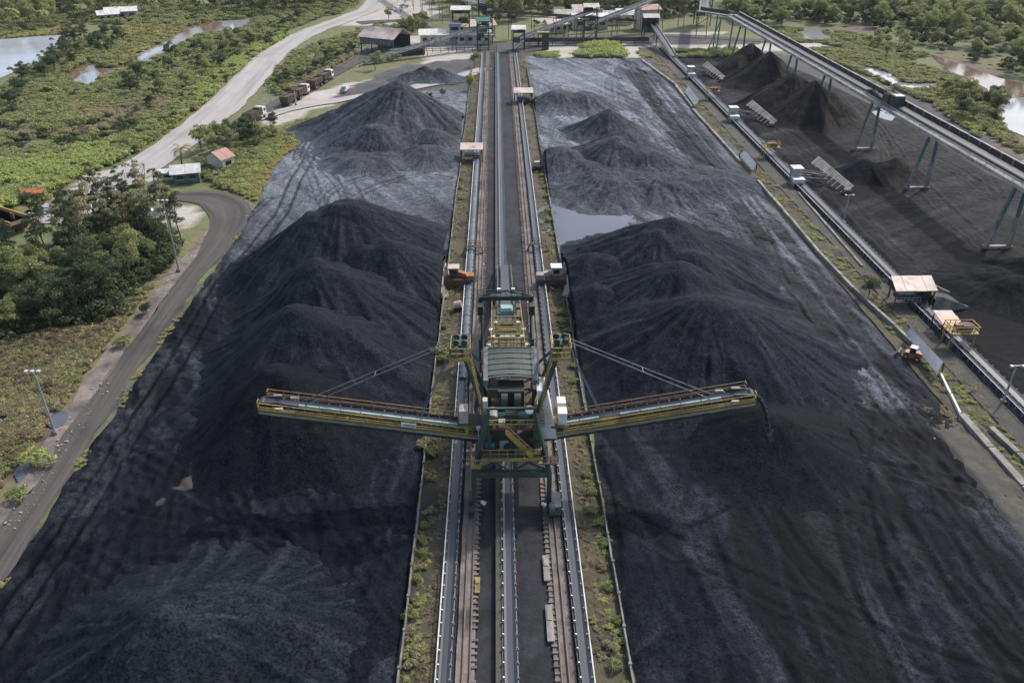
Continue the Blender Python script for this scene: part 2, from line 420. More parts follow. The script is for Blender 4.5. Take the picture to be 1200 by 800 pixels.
# ---- ground sheet with painted ground types (dirt, dry scrub, mud, coal dust)
DIRT = [poly(p) for p in (
    [(395, 30), (430, 12), (432, -5), (480, -5), (520, 12), (500, 22), (455, 30)],
    [(530, 60), (420, 95), (330, 118), (300, 140), (320, 145), (420, 112), (535, 92), (575, 70), (575, 52)],
    [(620, 60), (660, 48), (750, 46), (775, 75), (745, 78), (720, 58), (670, 70), (625, 76)],
    [(625, 50), (960, 50), (990, 58), (930, 60), (800, 60), (640, 60)],
    [(640, 44), (850, 36), (850, 40), (640, 48)],
    [(620, 22), (700, 12), (700, 26), (640, 30)],
    [(100, 200), (160, 195), (190, 215), (110, 225), (70, 235)],
    [(178, 246), (215, 242), (232, 252), (215, 262), (190, 254)],
    [(205, 160), (240, 140), (262, 128), (250, 150), (215, 172)],
    [(75, 232), (110, 225), (100, 250), (60, 260)],
    [(1150, 152), (1195, 180), (1230, 205), (1215, 205), (1150, 165)],
    [(475, 42), (560, 38), (575, 60), (500, 70), (470, 62)])]
DRY = [poly(p) for p in (
    [(0, 400), (60, 385), (140, 375), (190, 320), (235, 270), (262, 262), (200, 340), (140, 430), (80, 540), (30, 640), (-40, 700), (-80, 500)],
    [(60, 130), (220, 85), (280, 110), (180, 150), (90, 155), (0, 170)],
    [(240, 205), (330, 160), (380, 140), (300, 195), (270, 240)],
    [(930, 45), (1010, 60), (1090, 85), (1160, 110), (1190, 160), (1130, 150), (1050, 110), (970, 80), (900, 50)],
    [(340, 70), (420, 45), (440, 60), (400, 85), (330, 110)],
    [(262, 262), (280, 228), (305, 195), (370, 138), (392, 141), (330, 185), (308, 235), (288, 268)], [(130, 30), (250, 25), (230, 50), (150, 80), (100, 80)],
    [(0, 44), (90, 30), (90, 40), (0, 50)],
    [(760, 68), (860, 60), (860, 66), (780, 72)])]
COALG = [poly(p) for p in (
    [(380, 115), (460, 78), (560, 66), (570, 130), (450, 130)],
    [(620, 46), (800, 40), (900, 48), (900, 52), (640, 52)],
    [(900, 60), (960, 70), (1100, 125), (1200, 185), (1260, 240), (1300, 400), (1000, 300), (860, 80)],
    [(285, 275), (310, 240), (200, 400), (60, 620), (-40, 760), (-60, 720), (30, 600), (150, 440)],
    [(755, 50), (905, 175), (1060, 380), (1210, 590), (1330, 720), (1330, 560), (1130, 400), (935, 190), (800, 60)],
    [(560, 50), (640, 48), (640, 66), (560, 66)])]
MUD = [poly(p) for p in (
    [(80, 100), (105, 78), (150, 80), (200, 58), (260, 30), (300, 24), (300, 34), (230, 45), (180, 72), (120, 92), (100, 104)],
    [(1080, 62), (1130, 70), (1200, 96), (1200, 190), (1160, 165), (1180, 130), (1130, 95)],
    [(915, 38), (1010, 30), (1040, 36), (960, 46)],
    [(0, 470), (50, 480), (90, 500), (40, 560), (0, 580)])]
gx = np.arange(-430, 431, 2.2); gy = np.concatenate([np.arange(14, 300, 1.8), np.arange(300, 760, 3.0)])
GXX, GYY = np.meshgrid(gx, gy)
wx = GXX + 3.2 * fbm(GXX / 9, GYY / 9, 3); wy = GYY + 4.5 * fbm(GXX / 9, GYY / 9, 8)
def mask(polys):
    r = np.zeros(GXX.shape)
    for P in polys: r = np.maximum(r, inpoly(wx, wy, P).astype(float))
    return r
gz = -0.12 + 0.06 * fbm(GXX / 6, GYY / 6, 5)
ground = grid_object('ground', GXX, GYY, gz, 'grassland', attrs=dict(dirt=mask(DIRT), dry=mask(DRY), coal=mask(COALG), mud=mask(MUD)))
tag(ground, kind='structure')
far = MB()
far.add([(-6000, -3000, -0.35), (6000, -3000, -0.35), (6000, 7000, -0.35), (-6000, 7000, -0.35)], [(0, 1, 2, 3)])
tag(far.build('terrain', 'grassland'), kind='structure')

# ---- coal yards
def track_effect(X, Y, Z, tracks, extra=()):
    trk = np.zeros(X.shape); wob = 0.25 * fbm(X / 2, Y / 2, 41); spk = 0.78 + 0.22 * vnoise(X * 0.4, Y * 0.4, 77)
    for n_, (pts, half, depth, dark) in enumerate(list(tracks) + list(extra)):
        P = [G(*p)[:2] for p in pts] if n_ < len(tracks) else pts
        # smooth the polyline
        P = np.array(P); t = np.linspace(0, 1, len(P)); tt = np.linspace(0, 1, len(P) * 4)
        P = np.stack([np.interp(tt, t, P[:, 0]), np.interp(tt, t, P[:, 1])], 1)
        sel = (X > P[:, 0].min() - 6) & (X < P[:, 0].max() + 6) & (Y > P[:, 1].min() - 6) & (Y < P[:, 1].max() + 6)
        if not sel.any(): continue
        if n_ >= len(tracks): P = P[::2]
        d = np.full(X.shape, 99.0); d[sel] = segdist(X[sel] + wob[sel], Y[sel], P)
        if half > 0:
            e = np.exp(-((d - half) / 0.36) ** 2)
            Z += 0.10 * np.exp(-((d - half - 0.75) / 0.4) ** 2)
        else:
            e = smooth(abs(half) + 0.6, abs(half) - 0.3, d)
        e = e * spk
        Z -= depth * e; trk = np.maximum(trk, e * dark)
    return Z, trk
def bandf(X, Y, bands):
    r = np.zeros(X.shape)
    for pts, w, a in bands:
        P = np.array([G(*p)[:2] for p in pts]); d = segdist(X + 1.2 * fbm(X / 6, Y / 6, 131), Y, P); r += a * smooth(w + 0.8, w - 0.8, d)
    return r
def yard(name, xl, xr, ys, nx, mat, seed, tracks, puddles, pales, dust_sun_f, rotd, bands=()):
    U = np.linspace(0, 1, nx); Y, Uu = np.meshgrid(ys, U, indexing='ij')
    XL = np.interp(Y, *xl); XR = np.interp(Y, *xr)
    XL = XL + 0.8 * fbm(Y / 5, Y * 0 + seed, seed + 90)
    X = XL + (XR - XL) * Uu
    c, s = math.cos(rotd), math.sin(rotd)
    A = X * c + Y * s; B = -X * s + Y * c
    Z = 0.30 + 0.22 * fbm(X / 14, Y / 14, seed) + 0.09 * fbm(A / 1.6, B / 14, seed + 5) + 0.05 * fbm(X / 1.2, Y / 1.2, seed + 9)
    Z += 0.05 * fbm((X * s + Y * c) / 1.3, (X * c - Y * s) / 11, seed + 12)
    scr = np.zeros(X.shape)
    for q_ in range(4):
        an = rotd * -1 + (0.0, 0.5, -0.6, 1.35)[q_]; c2, s2 = math.cos(an), math.sin(an)
        bend = 4.0 * fbm(X / 30, Y / 30, seed + 200 + q_)
        rdg = np.maximum(0, 1 - 2.6 * np.abs(fbm((X * c2 - Y * s2 + bend) / (1.5 + 0.5 * q_), (X * s2 + Y * c2) / 22, seed + 210 + q_, 2))) ** 2
        mk = smooth(-0.05, 0.35, fbm(X / 16, Y / 16, seed + 220 + q_, 2))
        Z -= 0.10 * rdg * mk; scr = np.maximum(scr, rdg * mk)
    for px, py, rx_, ry_, dep in puddles:
        cx, cy, _ = G(px, py); d = np.hypot((X - cx) / rx_, (Y - cy) / ry_) + 0.35 * fbm(X / 4, Y / 4, seed + 3)
        Z -= dep * smooth(1.25, 0.55, d)
    rgt = random.Random(seed); extra = []
    for _ in range(46):
        y0 = ys[0] + (ys[-1] - ys[0]) * rgt.random() ** 1.6; x0 = float(np.interp(y0, *xl)) + 3 + rgt.random() * (float(np.interp(y0, *xr)) - float(np.interp(y0, *xl)) - 6)
        a = rotd * -1 + rgt.gauss(0.0, 0.45); cv = rgt.gauss(0, 0.018); Pp = []; x = x0; y = y0
        for _k in range(14): Pp.append((x, y)); x += math.sin(a) * 4; y += math.cos(a) * 4; a += cv * 4
        extra.append((Pp, rgt.choice((0.8, 1.0, 1.15)), 0.09, rgt.uniform(0.25, 0.75)))
    Z, trk = track_effect(X, Y, Z, tracks, extra)
    edge = np.minimum(Uu, 1 - Uu) * (XR - XL)
    Z = np.maximum(Z, -0.02) * smooth(0, 1.2, edge) + 0.04
    pale = np.zeros(X.shape)
    for px, py, rx_, ry_ in pales:
        cx, cy, _ = G(px, py); d = np.hypot((X - cx) / rx_, (Y - cy) / ry_) + 0.7 * fbm(X / 1.8, Y / 1.8, seed + 31)
        pale = np.maximum(pale, smooth(1.1, 0.6, d + 0.5 * fbm(X / 0.6, Y / 0.6, seed + 35)) * 0.6)
    o = grid_object(name, X, Y, Z, mat, attrs=dict(track=np.clip(trk + 0.35 * scr * (vnoise(X / 9, Y / 9, seed + 7) > 0.5), 0, 1), dust_sun=np.clip(dust_sun_f(X, Y) + 0.07 * scr * (vnoise(X / 9, Y / 9, seed + 7) <= 0.5) + bandf(X, Y, bands), -0.2, 1), pale=pale))
    tag(o, kind='structure'); return o
def rows(a, b, n, p=1.5): t = np.linspace(0, 1, n) ** p; return a + (b - a) * t
LB = [(-90, 840), (0, 690), (60, 595), (130, 492), (190, 400), (240, 330), (285, 268), (302, 235), (318, 200), (365, 155), (400, 132), (450, 112)]
lb = [G(*p)[:2] for p in LB]; lbY = [p[1] for p in lb]; lbX = [p[0] for p in lb]
def dust_sun_left(X, Y): return np.clip((Y - 112) / 105, 0, 0.9) * (0.8 + 0.35 * fbm(X / 9, Y / 14, 4)) + 0.26 * fbm((X * 0.88 + Y * 0.48) / 1.7, (Y * 0.88 - X * 0.48) / 20, 7) * smooth(60, 135, Y) + 0.03 * fbm(X / 1.5, Y / 3, 5)  # near coal coloured dark for cloud shade; distance adds painted sunlight to dust
yard('coal_yard_ground', (lbY, lbX), ([0, 700], [-9.15, -9.15]), rows(30, 268, 820), 250, 'coal_yard', 11,
     [([(-40, 800), (0, 740), (60, 655), (110, 580), (165, 490), (210, 420), (238, 370), (262, 330)], 1.2, 0.28, 1.0),
      ([(262, 330), (300, 290), (330, 250), (345, 215), (360, 190), (375, 160)], 1.2, 0.2, 0.85),
      ([(60, 760), (110, 640), (170, 560), (220, 520)], 1.0, 0.06, 0.4),
      ([(0, 780), (70, 660), (160, 640), (300, 640)], 0.9, 0.05, 0.35),
      ([(180, 600), (300, 620), (420, 640), (470, 720)], 1.0, 0.05, 0.35),
      ([(350, 800), (410, 700), (450, 600), (470, 540)], 1.0, 0.05, 0.35),
      ([(240, 400), (280, 330), (310, 290)], -1.6, 0.02, 0.55)],
     [(270, 658, 2.2, 1.2, 0.5), (150, 480, 3, 6, 0.10)],
     [(222, 571, 1.6, 1.3), (272, 655, 1.8, 0.7), (190, 590, 0.6, 0.6)], dust_sun_left, 0.5,
     [([(160, 470), (130, 540), (90, 620)], 2.2, 0.07), ([(205, 410), (160, 480)], 1.2, 0.08), ([(0, 760), (60, 670)], 1.2, 0.07), ([(250, 350), (300, 280), (345, 210)], 1.6, 0.1)])
def dust_sun_right(X, Y): return 0.05 * fbm(X / 1.5, Y / 3, 15) + 0.5 * fbm((X * 0.93 + Y * 0.36) / 1.9, (Y * 0.93 - X * 0.36) / 26, 17) * smooth(40, 130, Y) + np.clip((Y - 85) / 120, 0, 0.9) * (0.75 + 0.3 * fbm(X / 16, Y / 24, 14)) * (1 - 0.5 * smooth(30, 45, X) * smooth(140, 180, Y) * (fbm(X / 5, Y / 25, 66) > 0.0))  # same painted shade-to-sun ramp with distance, over dust streaks
yard('coal_yard_ground', ([0, 700], [11.35, 11.75]), ([0, 90, 200, 330, 700], [58.3, 58.3, 58.8, 58.5, 58]), rows(30, 322, 900), 240, 'coal_yard', 23,
     [([(740, 75), (760, 110), (790, 150), (830, 200), (870, 250), (915, 310), (960, 370), (1010, 440), (1060, 510), (1130, 600), (1230, 720)], 1.2, 0.10, 0.75),
      ([(745, 85), (775, 125), (810, 170), (850, 220), (880, 265), (900, 330), (930, 390), (990, 450)], 2.8, 0.08, 0.6),
      ([(742, 88), (775, 130), (805, 165), (828, 195)], -2.6, 0.05, 0.8), ([(852, 228), (880, 268), (925, 330), (960, 380)], -1.8, 0.05, 0.75), ([(770, 95), (800, 130), (840, 180)], -0.8, 0.05, 0.7), ([(905, 260), (950, 320), (1000, 385), (1040, 440)], -1.2, 0.05, 0.7),
      ([(780, 120), (820, 165), (860, 215), (910, 270), (960, 330), (1010, 400), (1080, 490), (1150, 570), (1240, 660)], 1.0, 0.09, 0.7),
      ([(1010, 470), (1000, 560), (1010, 640), (1050, 740), (1100, 840)], 1.2, 0.08, 0.55),
      ([(935, 560), (950, 640), (985, 720), (1030, 830)], -2.3, 0.16, 0.7),
      ([(880, 560), (870, 620), (905, 720), (965, 840)], -1.5, 0.16, 0.65), ([(905, 590), (925, 680), (970, 790)], -0.5, 0.2, 0.9), ([(975, 600), (1000, 690), (1050, 800)], -0.5, 0.2, 0.9), ([(1040, 560), (1075, 640), (1140, 740), (1200, 820)], -0.5, 0.2, 0.8), ([(1010, 600), (1030, 680), (1085, 780)], 0.9, 0.15, 0.7), ([(1090, 610), (1130, 680), (1200, 760)], 1.0, 0.15, 0.7),
      ([(830, 520), (810, 600), (850, 700), (930, 820)], 1.1, 0.07, 0.5),
      ([(1060, 510), (1040, 600), (1100, 700), (1180, 790)], 1.2, 0.08, 0.6),
      ([(1075, 515), (1110, 560), (1120, 580)], -2.2, 0.05, 0.7),
      ([(690, 470), (740, 540), (780, 640), (830, 760), (850, 840)], 1.1, 0.05, 0.35),
      ([(1020, 430), (1060, 470), (1010, 520), (960, 560)], 0.9, 0.05, 0.45)],
     [(692, 268, 8.6, 17, 0.8), (695, 440, 3.0, 9, 0.55), (770, 462, 4.0, 3.2, 0.5), (900, 478, 4, 3, 0.42), (870, 492, 8, 2.6, 0.42), (712, 600, 0.9, 7, 0.5)],
     [(720, 258, 4.5, 1.6)], dust_sun_right, 0.35,
     [([(720, 470), (760, 540), (800, 610), (850, 700), (905, 800)], 1.5, 0.07), ([(930, 560), (970, 640), (1020, 720), (1070, 800)], 1.2, 0.065), ([(1020, 440), (1080, 520), (1150, 600), (1240, 690)], 2.0, 0.10), ([(1000, 410), (1030, 470)], 2.6, 0.22), ([(1060, 640), (1120, 720), (1180, 800)], 1.6, 0.05)])  # the short wide band paints a wet sheen into the colour
def dust_sun_far(X, Y): return 0.42 * fbm((X * 0.6 - Y * 0.8) / 2.4, (Y * 0.6 + X * 0.8) / 34, 19) + 0.3 * fbm((X * 0.9 + Y * 0.43) / 2.0, (Y * 0.9 - X * 0.43) / 26, 29) - 0.2 + 0.55 * smooth(-0.15, 0.4, fbm((X * 0.55 - Y * 0.83) / 3.0, (Y * 0.55 + X * 0.83) / 40, 49)) * smooth(90, 150, Y) + np.clip((Y - 130) / 400, 0, 0.3) * (0.7 + 0.4 * fbm(X / 14, Y / 20, 24))  # distance brightening painted in here too, along with dust streaks
yard('coal_yard_ground', ([0, 100, 200, 330, 700], [69.6, 69.8, 71.0, 71.0, 68]), ([0, 120, 180, 230, 290, 330, 700], [128, 122, 116, 117, 112, 105, 100]), rows(40, 325, 520), 150, 'coal_yard_brown', 37,
     [([(990, 110), (1030, 150), (1060, 200), (1110, 250), (1200, 330)], 1.3, 0.08, 0.5),
      ([(900, 150), (950, 190), (1000, 250), (1060, 310)], 1.3, 0.08, 0.5),
      ([(1000, 140), (1040, 170), (1050, 230)], 1.0, 0.05, 0.4),
      ([(1110, 400), (1200, 395), (1300, 390)], 1.2, 0.08, 0.5),
      ([(1120, 430), (1200, 425), (1300, 420)], 1.2, 0.08, 0.5),
      ([(1090, 370), (1200, 365), (1300, 360)], 1.2, 0.08, 0.5)],
     [(1130, 165, 3, 9, 0.35), (1035, 135, 2.5, 7, 0.35), (1150, 440, 2, 16, 0.4)],
     [], dust_sun_far, -0.9, [([(1050, 285), (1075, 305), (1092, 330)], 2.6, 0.4), ([(1020, 260), (1045, 285)], 1.2, 0.35), ([(1150, 420), (1200, 470)], 1.0, 0.4), ([(1110, 160), (1150, 185)], 1.5, 0.5), ([(1025, 130), (1045, 145)], 1.5, 0.5)])  # pale bands paint the sheen of wet coal into the colour
# standing water in the yards (flat sheets, the shore is where the ground rises through them)
def sheet(name, pts, z, mat, label=None):
    o = MB().add([(x, y, z) for x, y in pts], [tuple(range(len(pts)))]).build(name, mat); tag(o, label, None, None, 'structure'); return o
def blob(px, py, rx_, ry_, n=28, z=0, seed=0):
    cx, cy, _ = G(px, py); r = np.random.default_rng(seed)
    return [(cx + rx_ * (1 + 0.1 * r.normal()) * math.cos(2 * PI * k / n), cy + ry_ * (1 + 0.1 * r.normal()) * math.sin(2 * PI * k / n)) for k in range(n)]
for i, (px, py, rx_, ry_) in enumerate([(692, 268, 11, 21), (695, 440, 4, 12), (770, 462, 5, 4), (900, 478, 5, 4), (870, 492, 10, 3.6), (1130, 165, 4, 11), (1035, 135, 3.4, 9), (1150, 440, 2.4, 18)]):
    sheet('puddle', blob(px, py, rx_, ry_, seed=i), 0.085, 'puddle_water')

# ---- coal piles: heaps at their angle of repose, gullied by rain and slumping
def coal_pile(label, apexes, mat, seed, slope=0.72, rill=0.10, dust_sun=0.0, cell=0.34, lump=0.25, sx=1.0):
    pts = [(G(px, py, h)[0], G(px, py, h)[1], h, fl) for px, py, h, fl in apexes]
    x0 = min(p[0] - p[2] / slope * 1.45 * sx - 4 - p[3] for p in pts); x1 = max(p[0] + p[2] / slope * 1.45 + 4 + p[3] for p in pts)
    y0 = min(p[1] - p[2] / slope * 1.45 - 4 - p[3] for p in pts); y1 = max(p[1] + p[2] / slope * 1.45 + 4 + p[3] for p in pts)
    if x1 > 0 > x0 or True:
        if pts[0][0] < 0: x1 = min(x1, -9.3)
        elif pts[0][0] < 60: x0 = max(x0, 11.6)
    X, Y = np.meshgrid(np.arange(x0, x1, cell), np.arange(y0, y1, cell))
    Z = np.full(X.shape, -9.0); ST = np.zeros(X.shape)
    wxx = X + 0.8 * fbm(X / 6, Y / 6, seed + 1); wyy = Y + 0.8 * fbm(X / 6, Y / 6, seed + 2)
    for k, (ax, ay, h, fl) in enumerate(pts):
        d = np.hypot((wxx - ax) / np.where(wxx < ax, sx, 1.0), wyy - ay); th = np.arctan2(wyy - ay, wxx - ax)
        ca, sa = np.cos(th), np.sin(th)
        g1 = fbm(ca * 3.1 + 7 * k, sa * 3.1, seed + 20 + k, 3)
        g2 = fbm(ca * 9 + 3 * k, sa * 9 + d * 0.05, seed + 40 + k, 3)
        sl = slope * (1 + 0.16 * g1)
        dd = np.sqrt(np.maximum(d - fl, 0) ** 2 + 0.35) - 0.59
        cone = h - sl * dd
        cone += rill * g2 * np.minimum(d * 0.28, 3.2)
        # soft maximum so that neighbouring heaps lean into each other
        g3 = fbm(ca * 16 + 5 * k + wxx * 0.05, sa * 16 + wyy * 0.05, seed + 80 + k, 3); ST = np.where(cone > Z, g3 * smooth(1.0, 5.0, d), ST)
        gul = np.maximum(0, 1 - 2.4 * np.abs(fbm(ca * 6.5 + 11 * k + wxx * 0.09, sa * 6.5 + wyy * 0.09, seed + 120 + k, 3))) ** 2 * smooth(0.8, 4.0, d)
        cone += 0.09 * g3 * smooth(1.0, 6.0, d) - 2.6 * rill * gul * np.minimum(1, d / 9) * smooth(-0.35, 0.35, fbm(wxx / 7, wyy / 7, seed + 140 + k, 2))
        ST = np.where(cone > Z, ST - 0.5 * gul, ST)
        m = np.maximum(Z, cone); df = np.abs(Z - cone); Z = m + 0.25 * np.maximum(0, 1 - df / 1.0) ** 2
    slump = fbm(X / 9 + 0.5 * fbm(X / 5, Y / 5, seed + 64), Y / 6, seed + 63, 3)
    Z -= 0.9 * np.maximum(0, slump - 0.12) * smooth(1.0, 3.5, Z) * (1 if lump > 0.15 else 0.3)
    Z = 0.8 * np.log1p(np.exp(np.clip(Z / 0.8, -30, 30))) - 0.12      # the foot runs out gently into the yard
    Z += lump * 1.2 * fbm(X / 3.2, Y / 3.2, seed + 60, 4) * smooth(0.6, 2.6, Z) + 0.10 * fbm(X / 1.3, Y / 1.3, seed + 66, 3) * smooth(0.3, 1.2, Z) + 0.07 * fbm(X / 0.9, Y / 0.9, seed + 61, 2)
    keep = Z > 0.08
    o = grid_object('coal_pile', X, Y, Z, mat, keep, attrs=dict(track=np.zeros(X.shape), dust_sun=np.clip(dust_sun * (0.55 + 0.45 * smooth(0.5, 4, Z)) + (1 - smooth(0.0, 3.2, Z)) * 0.75 * (dust_sun_left if pts[0][0] < 0 else dust_sun_right if pts[0][0] < 60 else dust_sun_far)(X, Y) + 0.35 * ST + 0.10 * fbm(X / 2.5, Y / 2.5, seed + 71), -0.3, 1), pale=np.zeros(X.shape)))  # foot takes over the yard tone, painted sunlight included
    tag(o, label, 'coal pile', 'coal piles in the stockyard'); return o
coal_pile('tall pointed grey coal pile at the far end of the left yard', [(467, 93, 14.0, 0), (440, 146, 6.5, 1.5), (508, 150, 5.0, 0.5)], 'coal_pile_grey', 101, 0.64, 0.12, dust_sun=0.3, sx=1.35)
coal_pile('low slumped coal heap at the foot of the tall pointed left pile', [(430, 180, 2.2, 6), (500, 172, 3.2, 2)], 'coal_pile_grey', 151, 0.42, dust_sun=0.3)
coal_pile('broad rounded coal pile in the middle of the left yard', [(400, 234, 12.5, 2.0), (432, 244, 10.8, 1.0), (365, 250, 11, 1)], 'coal_pile', 201, 0.56, 0.14, dust_sun=0.10, sx=0.74)
coal_pile('twin crested coal ridge in front of the broad rounded left pile', [(455, 281, 9.2, 0.5), (428, 288, 8.6, 0.5)], 'coal_pile', 251, 0.56, 0.14, dust_sun=0.05, sx=0.85)
coal_pile('sharp crested coal pile third from the far end of the left yard', [(368, 304, 10.8, 0.3), (398, 316, 9.6, 0.3)], 'coal_pile', 301, 0.56, 0.14, dust_sun=0.04, sx=0.72)
coal_pile('smooth round topped coal pile just beyond the fresh left heap', [(343, 360, 10.0, 0.8), (372, 372, 9.0, 0.6)], 'coal_pile', 351, 0.56, 0.12, dust_sun=0.02, sx=0.74)
coal_pile('dark brown black fresh coal heap beneath the left boom tip', [(318, 430, 8.6, 0.8), (332, 438, 8.0, 0.5)], 'coal_fresh', 401, 0.66, 0.04, lump=0.12, sx=0.82)
coal_pile('coal cone with gullied skirts at the bottom left', [(178, 722, 7.0, 0.1), (225, 708, 5.2, 0.6), (290, 706, 4.2, 1.0)], 'coal_pile', 451, 0.52, 0.16, 0.12, sx=0.9)
coal_pile('low dozed coal mound near the right rails at the far end', [(655, 107, 4.6, 2.0), (685, 108, 4.4, 1.5)], 'coal_pile_grey', 501, 0.45, 0.1, 0.4)
coal_pile('small pointed coal pile behind the stepped pile in the far right yard', [(712, 126, 7.2, 0)], 'coal_pile_grey', 551, 0.62, 0.1, 0.15)
coal_pile('stepped grey coal pile in front of the small pointed right pile', [(732, 151, 7.6, 0), (722, 160, 7, 0.2), (758, 176, 4.8, 1.5)], 'coal_pile_grey', 601, 0.52, 0.12, 0.25)
coal_pile('low coal hump beside the right rails beyond the long puddle', [(658, 172, 5.0, 0.8), (690, 190, 3.2, 1.5)], 'coal_pile_grey', 651, 0.45, 0.12, 0.3)
coal_pile('flat terraced coal bank just beyond the long puddle', [(720, 205, 3.4, 5), (775, 206, 3.2, 6), (825, 203, 2.6, 5)], 'coal_pile_grey', 701, 0.4, 0.12, 0.3, lump=0.5)
coal_pile('sharp pointed coal pile right of the long puddle', [(785, 252, 11.0, 0), (772, 270, 9.6, 0.2), (812, 292, 8.0, 0.4)], 'coal_pile', 751, 0.56, 0.13, 0.12)
coal_pile('rough coal ridge in front of the long puddle beside the right rails', [(692, 298, 6.2, 0.5), (716, 300, 6.2, 0.5), (705, 335, 5.6, 0.6)], 'coal_pile', 801, 0.5, 0.15, 0.03)
coal_pile('round shouldered coal pile in the middle of the right yard', [(795, 308, 9.4, 0.4), (832, 348, 9.8, 0.8), (856, 356, 9.0, 0.6), (770, 352, 7, 0.3)], 'coal_pile', 851, 0.52, 0.14, 0.05)
coal_pile('black fresh coal heap growing beneath the right boom tip', [(905, 482, 4.8, 0.3), (914, 490, 4.4, 0.5)], 'coal_fresh', 901, 0.5, 0.06, lump=0.12)
coal_pile('far brown coal cone heaped up beneath the gallery bend', [(880, 50, 11.0, 0), (902, 60, 11, 0), (868, 66, 7, 1)], 'coal_brown', 1001, 0.78, 0.10, 0.1)
coal_pile('larger brown coal cone next to the gallery bend pile', [(932, 82, 12.0, 0), (955, 94, 11, 0), (975, 108, 8, 0.5)], 'coal_brown', 1051, 0.8, 0.10, 0.05)
coal_pile('small black coal cone between the gallery trestles', [(1014, 186, 4.6, 0.2)], 'coal_fresh', 1101, 0.75, 0.05, lump=0.1)
coal_pile('small grey coal cone right of the black one under the gallery', [(1056, 184, 4.2, 0.3)], 'coal_brown', 1151, 0.62, 0.05, lump=0.1)
coal_pile('dark coal heap behind the roofed hopper at the right edge', [(1195, 318, 4.0, 2.5), (1148, 326, 2.2, 1.5), (1240, 310, 5, 2)], 'coal_fresh', 1201, 0.45, 0.14, lump=0.5)
coal_pile('small spoil heap of grey coal near the office buildings', [(497, 78, 4.0, 0.3), (515, 80, 3.6, 0.3), (482, 84, 2.6, 0.6)], 'coal_pile_grey', 1251, 0.5, 0.1, 0.1, lump=0.5)

# ---- roads
ROADS = []; WATERS = []
def ribbon(name, pts, widths, z, mat, cols=8, seed=0, step=3.0):
    P = np.array([G(*p)[:2] for p in pts]); W = np.array(widths, float); ROADS.append((P, float(W.max()) / 2 + 1.2))
    # Catmull-Rom resample
    Q = []; WW = []
    for i in range(len(P) - 1):
        p0, p1, p2, p3 = P[max(i - 1, 0)], P[i], P[i + 1], P[min(i + 2, len(P) - 1)]
        n = max(2, int(np.hypot(*(p2 - p1)) / step))
        for t in np.linspace(0, 1, n, endpoint=False):
            Q.append(0.5 * ((2 * p1) + (-p0 + p2) * t + (2 * p0 - 5 * p1 + 4 * p2 - p3) * t * t + (-p0 + 3 * p1 - 3 * p2 + p3) * t ** 3)); WW.append(W[i] + (W[i + 1] - W[i]) * t)
    Q.append(P[-1]); WW.append(W[-1]); Q = np.array(Q); WW = np.array(WW)
    T = np.gradient(Q, axis=0); T /= np.linalg.norm(T, axis=1)[:, None]; Nn = np.stack([T[:, 1], -T[:, 0]], 1)
    s = np.concatenate([[0], np.cumsum(np.hypot(*np.diff(Q, axis=0).T))])
    U = np.linspace(-1, 1, cols)
    off = U[None, :] * WW[:, None] / 2
    off[:, 0] += 0.9 * fbm(s / 7, s * 0, seed + 1); off[:, -1] += 0.9 * fbm(s / 7, s * 0, seed + 2)
    X = Q[:, :1] + Nn[:, :1] * off; Y = Q[:, 1:] + Nn[:, 1:] * off
    Z = z + 0.05 * fbm(U[None, :] * 3 + 0 * X, s[:, None] / 30, seed + 3) * (1 - np.abs(U)[None, :])
    o = grid_object(name, X, Y, Z, mat)
    uv = o.data.uv_layers.new(name='UVMap'); uvs = np.stack([np.broadcast_to((U[None, :] + 1) / 2, X.shape), np.broadcast_to(s[:, None], X.shape)], -1).reshape(-1, 2)
    li = np.empty(len(o.data.loops), np.int32); o.data.loops.foreach_get('vertex_index', li)
    uv.data.foreach_set('uv', uvs[li].astype(np.float32).ravel())
    tag(o, kind='structure'); return o
ribbon('haul_road', [(60, 262), (130, 217), (180, 186), (228, 152), (268, 118), (296, 88), (325, 60), (362, 38), (405, 22), (436, 8), (446, -12)], [8, 10, 11, 11, 12, 12, 11, 11, 12, 12, 12], 0.05, 'dirt_road', 10, 5)
ribbon('haul_road', [(420, 27), (450, 25), (500, 24), (540, 22)], [10, 9, 8, 7], 0.09, 'coal_road', 8, 6)
ribbon('haul_road', [(256, 158), (296, 138), (330, 121), (365, 101), (398, 82), (425, 66), (440, 54)], [7, 7, 7, 6.5, 6, 6, 6], 0.13, 'coal_road', 8, 7)
ribbon('haul_road', [(300, 140), (345, 127), (400, 117), (455, 108), (520, 95), (570, 80)], [5, 5, 5, 5, 6, 6], 0.17, 'dirt_road', 8, 8)
ribbon('dirt_track', [(-90, 800), (0, 650), (60, 565), (120, 472), (170, 398), (215, 335), (250, 292), (270, 262), (268, 243), (248, 232), (215, 230), (190, 232)], [3.9, 3.9, 3.9, 3.9, 3.9, 4.2, 5.2, 7.5, 9, 8, 6, 5], 0.05, 'coal_road', 10, 9)
ribbon('road_shoulder', [(-60, 720), (-25, 655), (35, 565), (95, 470), (148, 396), (196, 332), (236, 288), (252, 264)], [2.0, 2.2, 2.4, 2.4, 2.4, 2.4, 2.2, 1.6], 0.02, 'shoulder', 8, 15)
ribbon('access_road', [(620, 46), (700, 43), (790, 42), (880, 47), (930, 52)], [7, 7, 7, 7, 6], 0.05, 'coal_road', 8, 12)

